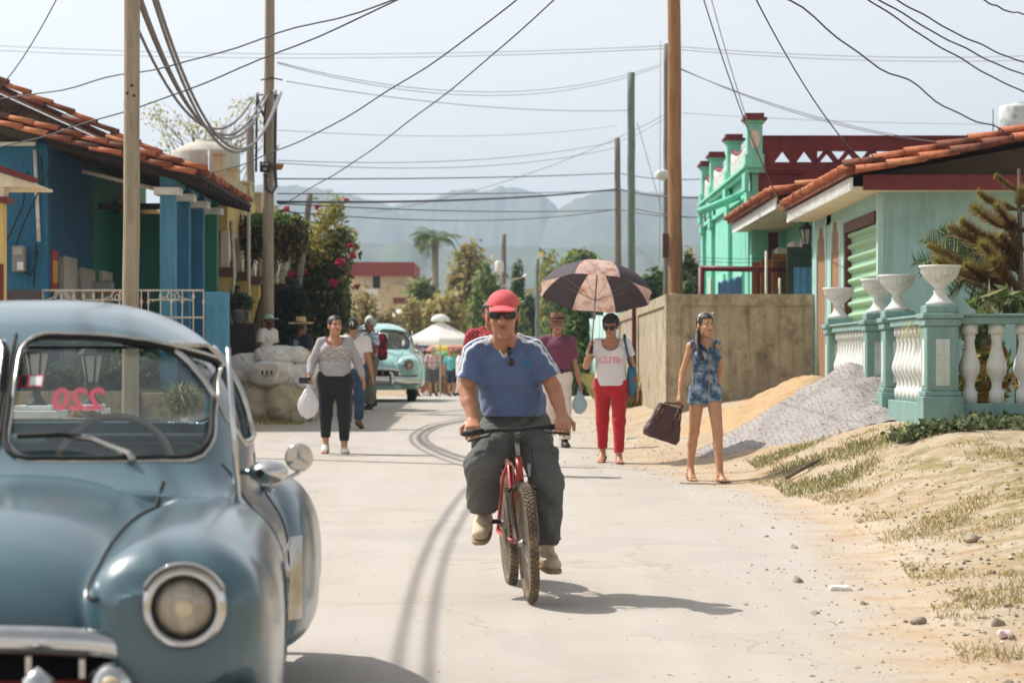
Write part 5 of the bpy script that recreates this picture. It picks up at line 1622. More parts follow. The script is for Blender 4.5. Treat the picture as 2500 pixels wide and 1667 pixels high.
CARV, CARF = surfnet(car_shell, (-1.07, -.12, .2), (1.07, 5.1, 1.7), .0165, slack=3.0, project=2)
_e = .006
_g = np.stack([car_shell(CARV + np.eye(3)[i] * _e) - car_shell(CARV - np.eye(3)[i] * _e) for i in range(3)], 1)
CARN = _g / np.maximum(np.sqrt((_g * _g).sum(1)), 1e-9)[:, None]
m_chrome = mat('chrome', srgb(200, 200, 198), .12, .1, 12, .02, 60, metal=1.0)
m_chromed = mat('pitted_chrome', srgb(186, 182, 174), .25, .2, 10, .05, 40, metal=1.0)
m_rubber = mat('tyre_rubber', srgb(44, 43, 42), .85, .2, 8, .3, 60)
m_wglass = glass_mat('car_glass', (.86, .92, .91), .10, .01, .05, srgb(150, 165, 165))
m_sglass = glass_mat('side_glass', (.8, .87, .86), .10, .01)
m_seat = mat('teal_vinyl', srgb(34, 92, 98), .45, .12, 4, .1, 30)
m_lens = mat('headlamp_lens', srgb(168, 158, 142), .22, .3, 9, .6, 26, coat=1.0, metal=.55, stretch=(3, 1, .4))
m_lensin = mat('lamp_bulb', srgb(205, 190, 160), .3, .1, 5)
m_redmark = mat('red_marker', srgb(170, 62, 82), .7, .1, 8)
m_dash = mat('dark_dash', srgb(52, 56, 58), .5, .1, 4)
m_seam = mat('panel_gap', srgb(22, 26, 28), .7, .0)

def solve(fn, p0, direction, iters=40, t1=1.2):
 """first surface hit along direction from p0 (arrays)"""
 lo = np.zeros(len(p0)); hi = np.full(len(p0), t1)
 ts = np.linspace(0, t1, 90); D = np.array(direction)
 hit = np.full(len(p0), np.nan)
 prev = fn(p0)
 for a, b in zip(ts[:-1], ts[1:]):
  cur = fn(p0 + D * b)
  m = np.isnan(hit) & (prev > 0) & (cur <= 0)
  hit[m] = a + (b - a) * (prev[m] / (prev[m] - cur[m]))
  prev = cur
 return hit

def sheet(fn_win, u, v, mk, surf, direction, back=.02):
 """curved glass sheet over a window opening"""
 U, V_ = np.meshgrid(u, v, indexing='ij')
 p0 = mk(U.ravel(), V_.ravel())
 t = solve(surf, p0, direction)
 p = p0 + np.array(direction) * (t[:, None] + back)
 ok = (~np.isnan(t)) & (fn_win(p) < .022)
 idx = np.arange(U.size).reshape(U.shape)
 q = np.stack([idx[:-1, :-1], idx[1:, :-1], idx[1:, 1:], idx[:-1, 1:]], -1).reshape(-1, 4)
 q = q[ok[q].all(1)]
 used = np.unique(q); mp = np.full(U.size, -1); mp[used] = np.arange(len(used))
 return p[used], mp[q]

def outline(fn_win, surf, mk, direction, c, rmax, n=72, off=.0):
 """points on the body surface along a window's edge"""
 q = []
 for k in range(n):
  a = 2 * math.pi * k / n
  rr = np.linspace(0, rmax, 200)
  p0 = mk(c[0] + rr * math.cos(a), c[1] + rr * math.sin(a))
  w = fn_win(p0)
  q.append(p0[int(np.argmax(w > .004)) if (w > .004).any() else 199])
 q = np.array(q); t = solve(surf, q, direction)
 return [tuple(a + np.array(direction) * (b + off)) for a, b in zip(q, t) if not np.isnan(b)]

_surf = lambda p: car_outer(p)
WSV, WSF = sheet(win_front, np.linspace(-.72, .72, 84), np.linspace(1.04, 1.52, 50), lambda a, b: np.stack([a, np.full_like(a, 1.0), b], 1), _surf, (0, 1, 0), .03)
RWV, RWF = sheet(win_rear, np.linspace(-.62, .62, 50), np.linspace(1.10, 1.49, 34), lambda a, b: np.stack([a, np.full_like(a, 4.8), b], 1), _surf, (0, -1, 0), .03)
SWV, SWF = sheet(win_side, np.linspace(1.6, 3.6, 90), np.linspace(1.08, 1.48, 30), lambda a, b: np.stack([np.full_like(a, 1.1), a, b], 1), _surf, (-1, 0, 0), .025)
_mkF = lambda a, b: np.stack([a, np.full_like(a, 1.0), b], 1)
_mkS = lambda a, b: np.stack([np.full_like(a, 1.1), a, b], 1)
_mkR = lambda a, b: np.stack([a, np.full_like(a, 4.8), b], 1)
OLF = outline(win_front, _surf, _mkF, (0, 1, 0), (.33, 1.28), .6)
OLS1 = outline(win_side1, _surf, _mkS, (-1, 0, 0), (2.2, 1.28), .6)
OLS2 = outline(win_side2, _surf, _mkS, (-1, 0, 0), (2.95, 1.27), .6)
OLR = outline(win_rear, _surf, _mkR, (0, -1, 0), (0, 1.30), .7)

def tread_wheel(r, w, parent, c, name='wheel'):
 x, y, z = c
 wh = thing_part(name, parent, c)
 prof = [(r * .62, -w * .42), (r * .72, -w * .5), (r * .9, -w * .5), (r * .975, -w * .40), (r, -w * .25), (r, w * .25), (r * .975, w * .40), (r * .9, w * .5), (r * .72, w * .5), (r * .62, w * .42)]
 b = MB().lathe(prof, c, 40, axis=0); b.build('tyre', m_rubber, wh)
 s = 1 if x > 0 else -1
 hub = [(r * .66, s * w * .2), (r * .64, s * w * .42), (r * .5, s * w * .3), (r * .42, s * w * .30), (r * .40, s * w * .46), (r * .3, s * w * .62), (r * .12, s * w * .72), (.001, s * w * .74)]
 if s < 0: hub = [(a, bb) for a, bb in hub]
 MB().lathe(hub, c, 32, axis=0).build('hubcap', m_chrome, wh)
 tg = MB()
 for k in range(44):
  a = 2 * math.pi * k / 44
  for sx in (-.3, -.1, .1, .3):
   q = (x + sx * w, y + (r + .001) * math.cos(a + sx), z + (r + .001) * math.sin(a + sx))
   tg.cbox(q, (w * .13, .022, .022))
 o = tg.build('tread_blocks', m_rubber, wh); o['kind'] = 'stuff'
 return wh

def thing_part(name, parent, loc):
 o = bpy.data.objects.new(name, None); COL.objects.link(o); o.empty_display_size = .1
 o.parent = parent; m = basis(parent); o.matrix_parent_inverse = m.inverted(); o.location = loc
 return o

def make_car(paint, label, digits=True):
 C = thing('parked_car', (0, 0, 0), label, 'car')
 link('body', np_mesh('body', CARV, CARF, paint, True, None, CARN), C)
 ws = link('windscreen', np_mesh('windscreen', WSV, WSF, m_wglass, True), C)
 link('rear_window', np_mesh('rear_window', RWV, RWF, m_sglass, True), C)
 for s in (1, -1):
  v = SWV.copy(); v[:, 0] *= s
  link('side_window', np_mesh('side_window', v, SWF if s > 0 else SWF[:, ::-1], m_sglass, True), C)
  for ol in (OLS1, OLS2):
   MB().tube([(q[0] * s, q[1], q[2]) for q in ol], .013, 6, closed=True).build('window_trim', m_chromed, C)
  tr = MB().tube([(q[0] * s, q[1] - .004, q[2]) for q in OLF], .010, 8, closed=True).build('windscreen_seal', m_rubber, C)
  MB().tube([(q[0] * s + s * .012, q[1] - .012, q[2] + .012 * (1 if q[2] > 1.3 else -1)) for q in OLF], .007, 6, closed=True).build('windscreen_trim', m_chromed, tr)
 MB().tube(OLR, .018, 6, closed=True).build('rear_window_seal', m_rubber, C)
 t = solve(_surf, np.array([[0, 1.0, z] for z in np.linspace(1.12, 1.49, 8)]), (0, 1, 0))
 MB().tube([(0, 1.0 + tt - .004, z) for tt, z in zip(t, np.linspace(1.12, 1.49, 8))], 0.006, 8).build('centre_pillar', m_seam, C)
 # hood to fender seam
 for s in (1, -1):
  pts = []
  for y in np.linspace(.0, 1.32, 34):
   xs = np.linspace(.3, .8, 400)
   p = np.stack([xs, np.full_like(xs, y), np.full_like(xs, 1.4)], 1)
   zh = .45 + (_hood_t(y) - .45) * np.maximum(0, 1 - (xs / _hood_w(y)) ** 3.1) ** (1 / 3.1)
   u_ = np.abs(xs - _fen_c(y)) / _fen_w(y)
   zc = .75 - .13 * float(sstep(0, .25, y)) if y < .25 else .62
   zf_ = np.where(u_ < 1, zc + (_fen_t(y) - zc) * np.maximum(0, 1 - u_ ** 2.4) ** (1 / 2.4), -1)
   i = int(np.argmax(zf_ > zh))
   if zf_[i] > zh[i]:
    pts.append((xs[i], y, 1.6))
  tt = solve(car_outer, np.array(pts), (0, 0, -1), t1=1.3)
  pts = [(s * q[0], q[1], 1.6 - a + .001) for q, a in zip(pts, tt) if not np.isnan(a)]
  if len(pts) > 3: MB().tube(pts, .0065, 6).build('hood_seam', m_seam, C)
  # door seams
  for yy in (1.52, 2.52):
   zz = np.linspace(.36, 1.06, 24)
   q = np.stack([np.full_like(zz, 1.1), yy + 0 * zz, zz], 1); tt = solve(_surf, q, (-1, 0, 0))
   MB().tube([(s * (1.1 - a), yy, z) for a, z in zip(tt, zz) if not np.isnan(a)], .005, 5).build('door_seam', m_seam, C)
  # door handle
  q = np.array([[1.1, 2.38, .93]]); tt = solve(_surf, q, (-1, 0, 0)); xx = 1.1 - tt[0]
  MB().tube([(s * (xx - .01), 2.46, .93), (s * (xx + .035), 2.44, .93), (s * (xx + .04), 2.34, .935), (s * (xx + .03), 2.30, .935)], .012, 7).build('door_handle', m_chrome, C)
  # chrome spear along the front fender and door
  ys = np.linspace(1.25, 2.8, 24); q = np.stack([np.full_like(ys, 1.1), ys, np.full_like(ys, .72)], 1); tt = solve(_surf, q, (-1, 0, 0))
  MB().tube([(s * (1.1 - a + .002), y, .72) for a, y in zip(tt, ys) if not np.isnan(a)], .012, 6).build('side_spear', m_chromed, C)
  # headlight: bezel, rim, lens
  hl = thing_part('headlight', C, (s * .69, -.02, .75))
  def ring(prof, nm, m, par):
   b = MB().lathe([(a_ * .88, b_) for a_, b_ in prof], (0, 0, 0), 36, axis=1)
   b.v = [(x + s * .69, -y_ - .035, z + .75) for x, y_, z in [(p[0], p[1], p[2]) for p in b.v]]
   b.f = [f[::-1] for f in b.f]
   return b.build(nm, m, par)
  ring([(.128, -.06), (.131, .0), (.126, .035), (.112, .052), (.100, .050), (.094, .030), (.094, -.02)], 'bezel', m_chrome, hl)
  ring([(.095, .012), (.088, .026), (.065, .042), (.035, .052), (.001, .056)], 'lens', m_lens, hl)
  ring([(.104, .0), (.104, .036), (.094, .040), (.088, .030), (.086, .0)], 'lens_rim', m_seam, hl)
  ring([(.03, .053), (.028, .060), (.001, .064)], 'bulb_boss', m_lensin, hl)
  # hooded visor over the lamp
  vis = []
  for k in range(19):
   a = math.pi * (.12 + .76 * k / 18)
   vis.append((s * .69 + .112 * math.cos(a), .75 + .112 * math.sin(a), math.sin(math.pi * k / 18)))
  V = []; F = []
  for (x, z, q) in vis:
   V += [(x, -.01, z), (x, -.08 - .03 * q, z + .004)]
  for k in range(18): F.append((2 * k, 2 * k + 1, 2 * k + 3, 2 * k + 2))
  vo = MB().add(V, F, True).build('visor', m_chrome, hl); vo.modifiers.new('s', 'SOLIDIFY').thickness = .006
  # stone guard on the rear fender
  zz = np.linspace(.40, .72, 14); ww = []
  for z in zz:
   xs = np.linspace(.84, .96, 8); q = np.stack([xs, np.full_like(xs, 2.8), np.full_like(xs, z)], 1); tt = solve(car_rear, q, (0, 1, 0), t1=.5)
   for x, a in zip(xs, tt): ww.append((s * x, 2.8 + (a if not np.isnan(a) else .5) - .008, z))
  F = [(i * 8 + j, i * 8 + j + 1, (i + 1) * 8 + j + 1, (i + 1) * 8 + j) for i in range(13) for j in range(7)]
  F = [f for f in F if all(ww[i][1] < 3.08 for i in f)]
  if s < 0: F = [f[::-1] for f in F]
  if F: MB().add(ww, F, True).build('stone_guard', m_chromed, C)
  # parking lamp, wheels
  pl = thing_part('parking_lamp', C, (s * .50, -.06, .565))
  b = MB().lathe([(.06, -.03), (.062, .02), (.05, .04), (.03, .055), (.001, .06)], (0, 0, 0), 24, axis=1); b.v = [(x + s * .50, -y_ - .05, z + .545) for x, y_, z in b.v]; b.f = [f[::-1] for f in b.f]; b.build('lamp_cup', m_chrome, pl)
  b = MB().lathe([(.034, .05), (.025, .066), (.001, .072)], (0, 0, 0), 20, axis=1); b.v = [(x + s * .50, -y_ - .05, z + .545) for x, y_, z in b.v]; b.f = [f[::-1] for f in b.f]; b.build('lamp_lens', m_lensin, pl)
  for yy, xx in ((.95, .735), (3.87, .745)): tread_wheel(.355, .19, C, (s * xx, yy, .355))
  # antenna-side mirror
  if s > 0:
   mr = thing_part('door_mirror', C, (.86, 1.62, 1.07))
   MB().tube([(.76, 1.62, 1.03), (.81, 1.57, 1.03), (.86, 1.56, 1.03)], .011, 8).build('mirror_stalk', m_chrome, mr)
   b = MB().lathe([(.001, -.07), (.03, -.062), (.06, -.03), (.074, .0), (.078, .02), (.072, .03), (.001, .03)], (0, 0, 0), 28, axis=1)
   b.v = [(x * .86 + .865, y_ * .8 + 1.56, z * .52 + 1.03) for x, y_, z in b.v]; b.build('mirror_shell', m_chrome, mr)
   MB().lathe([(.014, -.02), (.014, .0), (.01, .004)], (.84, 1.515, 1.03), 14, axis=1).build('mirror_bolt', m_seam, mr)
 rm = thing_part('round_mirror', C, (.965, 1.78, 1.07))
 MB().tube([(.85, 1.74, .96), (.91, 1.77, .99), (.965, 1.79, 1.02)], .008, 7).build('mirror_stalk', m_chrome, rm)
 MB().lathe([(.001, .02), (.03, .018), (.045, .006), (.048, -.006), (.043, -.010)], (.965, 1.78, 1.07), 28, axis=1).build('mirror_shell', m_chrome, rm)
 MB().lathe([(.043, -.008), (.001, -.009)], (.965, 1.78, 1.07), 28, axis=1).build('mirror_back', m_dash, rm)
 sp_ = MB()
 for k in range(3):
  a = math.pi / 2 + k * 2.094
  sp_.tube([(.965, 1.768, 1.07), (.965 + .043 * math.cos(a), 1.768, 1.07 + .043 * math.sin(a))], .005, 6)
 sp_.build('mirror_spokes', m_chrome, rm)
 # front: grille surround, bars, bumper
 gr = MB()
 pts = []
 for k in range(41):
  a = math.pi * (k / 40)
  x = -.53 * math.cos(a); z = .565 + .105 * (math.sin(a) ** .35 if math.sin(a) > 0 else 0)
  pts.append((x, -.055 + .22 * (abs(x) / .53) ** 3 * .3, z))
 MB().tube([(-.53, -.01, .50)] + pts + [(.53, -.01, .50)], .042, 12).build('grille_surround', m_chrome, C)
 MB().box((-.5, .14, .46), (.5, .16, .66)).build('grille_back', m_seam, C)
 for z in (.545, .49): MB().tube([(-.52, .0, z), (-.3, -.05, z), (0, -.06, z), (.3, -.05, z), (.52, .0, z)], .016, 8).build('grille_bar', mat('grille_red', srgb(120, 40, 36), .5, .2, 9) if z > .54 else m_chrome, C)
 for k in range(7): MB().box((-.42 + k * .14 - .008, -.02, .47), (-.42 + k * .14 + .008, .0, .64)).build('grille_tooth', m_chromed, C)
 for (ys, zz, nm) in ((-.20, .44, 'front_bumper'), (5.12, .46, 'rear_bumper')):
  s = 1 if ys < 0 else -1
  bm_ = MB(); n = 25
  pp = []
  for k in range(n):
   t = -1 + 2 * k / (n - 1); x = .93 * t
   pp.append((x, ys + s * (.06 * t * t + .22 * abs(t) ** 7), zz))
  bm_.tube(pp, .05, 10, flat=1.7)
  bm_.build(nm, m_chrome, C)
  for x in (-.33, .33):
   b = MB().lathe([(.02, -.13), (.05, -.10), (.055, .05), (.04, .13), (.001, .16)], (x, ys - s * .035, zz + .02), 14); b.build('bumper_guard', m_chrome, C)
 if not digits:
  MB().box((-.16, -.275, .30), (.16, -.265, .40)).build('number_plate', m_white, C)
 # hood ornament strip
 ys = np.linspace(.05, 1.3, 26); q = np.stack([0 * ys, ys, np.full_like(ys, 1.5)], 1); tt = solve(_surf, q, (0, 0, -1), t1=1.3)
 MB().tube([(0, y, 1.5 - a + .004) for a, y in zip(tt, ys) if not np.isnan(a)], .009, 6).build('hood_strip', m_chrome, C)
 # wiper, aerial, interior
 for s in (1, -1):
  w = thing_part('wiper', C, (s * .30, 1.35, 1.10))
  q = np.array([[s * x, 1.0, z] for x, z in ((.44, 1.075), (.42, 1.10), (.30, 1.145), (.20, 1.16), (.06, 1.155))]); tt = solve(_surf, q, (0, 1, 0))
  pp = [(a[0], 1.0 + t_ - .03, a[2]) for a, t_ in zip(q, tt)]
  if s > 0: pp = [(x_ * -1 + .62 if False else x_, y_, z_) for x_, y_, z_ in pp]
  MB().tube(pp[:4], [.012, .012, .010, .008], 6).build('wiper_arm', m_chromed, w)
  MB().tube(pp[2:], .010, 5).build('wiper_blade', m_rubber, w)
 MB().tube([(.785, 1.18, .90), (.765, 1.22, 1.2), (.748, 1.26, 1.44)], [.013, .010, .008], 7).build('aerial', m_chrome, C)
 MB().lathe([(.03, 0), (.028, .02), (.015, .045)], (.785, 1.18, .905), 14).build('aerial_base', m_chrome, C)
 for yy, nm in ((2.42, 'front_seat'), (3.5, 'rear_seat')):
  f = lambda p, yy=yy: np.minimum(rbox(p, (0, yy - .22, .62), (.62, .28, .12), .06), rbox(p, (0, yy + .05, .84), (.62, .085, .26), .07))
  sdf_obj('' + nm, f, (-.7, yy - .6, .45), (.7, yy + .3, 1.15), .03, m_seat, C, local=True)
 MB().box((-.66, 1.58, .85), (.66, 1.70, 1.08)).build('dashboard', m_dash, C, .03)
 MB().box((-.68, 1.55, .50), (.68, 4.2, .53)).build('floor_pan', m_dash, C)
 sw_ = MB(); pts = []
 for k in range(32):
  a = 2 * math.pi * k / 32
  pts.append((.33 + .20 * math.cos(a), 1.92 + .07 * math.sin(a), 1.02 + .185 * math.sin(a)))
 sw_.tube(pts, .013, 7, closed=True)
 sw_.tube([(.33, 1.92, 1.02), (.33, 1.66, .92)], .02, 7)
 sw_.tube([pts[0], pts[16]], .011, 6)
 sw_.build('steering_wheel', mat('ivory_wheel', srgb(170, 160, 140), .4), C)
 if digits:
  v, f = text_mesh('220', .098, bold=.003)
  q = np.array([[-(a * 1.15) * -1, 1.0, b] for a, b in v])
  # painted on the inside: mirrored as read from outside
  pos = np.stack([.235 - q[:, 0], np.full(len(q), 1.0), 1.268 + q[:, 2]], 1)
  tt = solve(_surf, pos, (0, 1, 0))
  MB().add([(a[0], 1.0 + t_ + .026, a[2]) for a, t_ in zip(pos, tt)], f).build('windscreen_number', m_redmark, ws)
  st = np.array([[x, 1.0, z] for x, z in ((.03, 1.31), (.115, 1.31), (.115, 1.352), (.03, 1.352))]); tt = solve(_surf, st, (0, 1, 0))
  MB().add([(a[0], 1.0 + t_ + .026, a[2]) for a, t_ in zip(st, tt)], [(0, 1, 2, 3)]).build('permit_sticker', m_redmark, ws)
  st2 = np.array([[x, 1.0, z] for x, z in ((.07, 1.316), (.11, 1.316), (.11, 1.347), (.07, 1.347))]); tt = solve(_surf, st2, (0, 1, 0))
  MB().add([(a[0], 1.0 + t_ + .023, a[2]) for a, t_ in zip(st2, tt)], [(0, 1, 2, 3)]).build('sticker_panel', m_white, ws)
  v, f = text_mesh('E', .04, mirror=True, bold=.003)
  pos = np.array([[.05 + a, 1.0, 1.331 + b] for a, b in v]); tt = solve(_surf, pos, (0, 1, 0))
  MB().add([(a[0], 1.0 + t_ + .022, a[2]) for a, t_ in zip(pos, tt)], f).build('sticker_letter', m_seam, ws)
 return C

def paint_mat(name, col, col2, rough=.3):
 m = mat(name, col, rough, .12, 1.1, .05, 5, coat=.7, spec=.5, col2=col2, thr=.62, wid=.18, ms=1.6)
 b = m.node_tree.nodes['Principled BSDF']; b.inputs['Coat Roughness'].default_value = .16
 return m

m_pgrey = paint_mat('grey_blue_car_paint', srgb(66, 96, 107), srgb(82, 108, 117))
m_pmint = paint_mat('mint_car_paint', srgb(160, 206, 200), srgb(172, 212, 206))
car1 = make_car(m_pgrey, 'grey blue vintage car with mirrored red number on its windscreen', True)
car2 = copy_tree(car1)
tag(car2, 'pale turquoise vintage car parked by the market parasols', 'car')
for ch in list(car2.children):
 nm = ch.name.split('.')[0]
 if nm == 'body': ch.data = ch.data.copy(); ch.data.materials[0] = m_pmint
 for gch in list(ch.children):
  if gch.name.split('.')[0] in ('windscreen_number', 'permit_sticker', 'sticker_panel', 'sticker_letter'): bpy.data.objects.remove(gch)
car1.rotation_euler.z = R(4.2)
car1.location = (-1.556, 6.375, gz(-1.5, 8))
car2.location = (PX(925, 52), 51.0, gz(PX(925, 52), 52.5) + .0)
car2.scale = (1, 1, 1.05)
car2.rotation_euler.z = R(2)
print('car', time.time() - T0)

# ------------------------------------------------------------------ people
V3 = lambda *a: np.array(a, float)

def unit(v):
 v = np.asarray(v, float); return v / max(1e-9, math.sqrt(v @ v))

def rotz(a):
 c, s = math.cos(a), math.sin(a)
 return np.array([[c, -s, 0], [s, c, 0], [0, 0, 1]])

def rotx(a):
 c, s = math.cos(a), math.sin(a)
 return np.array([[1, 0, 0], [0, c, -s], [0, s, c]])

def stand(h=1.65, sh=.175, hip=.085, stride=.0, lean=0.0, armL=None, armR=None, twist=0.0):
 """joints of a standing or walking figure facing -Y; x>0 is the figure's LEFT side as seen from the front on the right"""
 k = h / 1.65
 J = dict(h=h, k=k)
 J['pelvis'] = V3(0, 0, .90) * k
 J['waist'] = V3(0, -.005 - lean * .3, 1.05) * k
 J['chest'] = V3(0, -.01 - lean * .8, 1.25) * k
 J['neck'] = V3(0, .015 - lean, 1.395) * k
 J['head'] = V3(0, -.012 - lean * 1.15, 1.525) * k
 for s, n in ((-1, 'R'), (1, 'L')):
  J['sh' + n] = V3(s * sh, -lean * .95, 1.325) * k
  st = stride * s
  J['hip' + n] = V3(s * hip, 0, .88) * k
  J['kn' + n] = V3(s * (hip + .005), -st * .55 - .02, .475 + abs(st) * .02) * k
  J['an' + n] = V3(s * (hip + .005), -st if st > 0 else -st * 1.0, .085 + (.05 if st < 0 else 0)) * k
  J['toe' + n] = unit(V3(s * .15, -1, -.35 if st < 0 else 0.0))
  a = armL if n == 'L' else armR
  if a is None: a = ((s * .05, .02, -.28), (s * .04, -.06, -.25))
  J['el' + n] = J['sh' + n] + np.array(a[0]) * k
  J['wr' + n] = J['el' + n] + np.array(a[1]) * k
 J['headM'] = np.eye(3); J['headS'] = k ** .5
 return J

def head_sdf(p, J, female=False):
 q = ((p - J['head']) @ J['headM']) / J['headS']
 x = np.abs(q[:, 0])
 qm = q.copy(); qm[:, 0] = x
 d = ell(q, (0, .018, .042), (.075, .094, .083))
 d = smin(d, ell(q, (0, -.02, -.02), (.061, .074, .094)), .03)
 d = smin(d, ell(q, (0, -.036, -.072), (.046 if not female else .041, .05, .045)), .02)
 d = smin(d, ell(qm, (.036, -.062, -.022), (.022, .026, .022)), .015)
 d = smin(d, ell(q, (0, -.079, .03), (.046, .016, .011)), .012)
 d = smax(d, -(np.sqrt((x - .031) ** 2 + (q[:, 1] + .106) ** 2 + (q[:, 2] - .010) ** 2) - .021), .012)
 d = smin(d, cone(q, (0, -.086, .018), (0, -.116, -.024), .009, .0145), .008)
 d = smin(d, ell(qm, (.012, -.098, -.027), (.009, .011, .008)), .006)
 d = smin(d, ell(q, (0, -.0905, -.053), (.021, .013, .0075)), .006)
 d = smin(d, ell(q, (0, -.078, -.098), (.02, .02, .017)), .015)
 d = smin(d, ell(qm, (.077, .012, -.004), (.009, .021, .031)), .008)
 return d * J['headS']

def paint_head(V, J, skin, brow=(50, 38, 32), lips=(150, 84, 76), eyes=True, stubble=None):
 base = np.tile(np.array(srgb(*skin)), (len(V), 1))
 q = ((V - J['head']) @ J['headM']) / J['headS']
 x, y, z = np.abs(q[:, 0]), q[:, 1], q[:, 2]
 front = (y < -.045) & (z > -.13) & (z < .13)
 def blend(mask, col, a):
  w = (mask * a)[:, None]
  base[:] = base * (1 - w) + np.array(srgb(*col)) * w
 if stubble: blend(front & (z < -.03) & (y < -.03), stubble, .45)
 blend(front & (((q[:, 0]) / .024) ** 2 + ((z + .053) / .008) ** 2 < 1), lips, .85)
 blend(front & (np.abs(x - .032) < .021) & (np.abs(z - .034 + .0 * x) < .0055), brow, .9)
 if eyes:
  e = ((x - .031) / .016) ** 2 + ((z - .011) / .0075) ** 2
  blend(front & (e < 1), (205, 196, 188), .8)
  blend(front & (((x - .031) / .007) ** 2 + ((z - .011) / .008) ** 2 < 1), (34, 26, 22), 1.0)
  blend(front & (np.abs(x - .031) < .018) & (np.abs(z - .019) < .0035), (44, 32, 28), .8)
 return base

def hand_prims(w, d, n, curl=.5, s=1.0, side=1, spread=.0, thumb=.6):
 """list of cones for a hand: wrist w, forward d, palm normal n (palm faces n)"""
 d = unit(d); n = np.asarray(n, float); n = unit(n - d * (n @ d)); u = np.cross(d, n) * side
 out = [('e', w, w + d * .085 * s, u, (.030 * s, .017 * s), (.040 * s, .014 * s))]
 for i, (off, L) in enumerate(((-.030, .066), (-.010, .076), (.010, .071), (.029, .056))):
  b = w + d * .082 * s + u * off * s
  dd = unit(d + u * spread * (i - 1.5)); a = 0
  for j in range(3):
   a += curl * (.55 if j == 0 else .8)
   dirv = dd * math.cos(a) + n * math.sin(a)
   e = b + dirv * L * s * (.45, .32, .26)[j]
   out.append(('c', b, e, (.0092, .0086, .0078)[j] * s, (.0086, .0078, .0066)[j] * s))
   b = e
 tb = w + d * .03 * s - u * .028 * s
 t1 = tb + unit(d * .7 - u * .75 + n * thumb * .6) * .042 * s
 t2 = t1 + unit(d * .9 - u * .1 + n * thumb) * .034 * s
 out += [('c', tb, t1, .0125 * s, .0105 * s), ('c', t1, t2, .0105 * s, .008 * s)]
 return out

def prims_sdf(p, prims, k=.006):
 d = None
 for q in prims:
  e = etube(p, q[1], q[2], q[3], q[4], q[5]) if q[0] == 'e' else cone(p, q[1], q[2], q[3], q[4])
  d = e if d is None else smin(d, e, k)
 return d

def bounds(pts, m):
 a = np.array(pts); return a.min(0) - m, a.max(0) + m

def limb_seg(p, a, b, ra, rb, k=None):
 return cone(p, a, b, ra, rb)

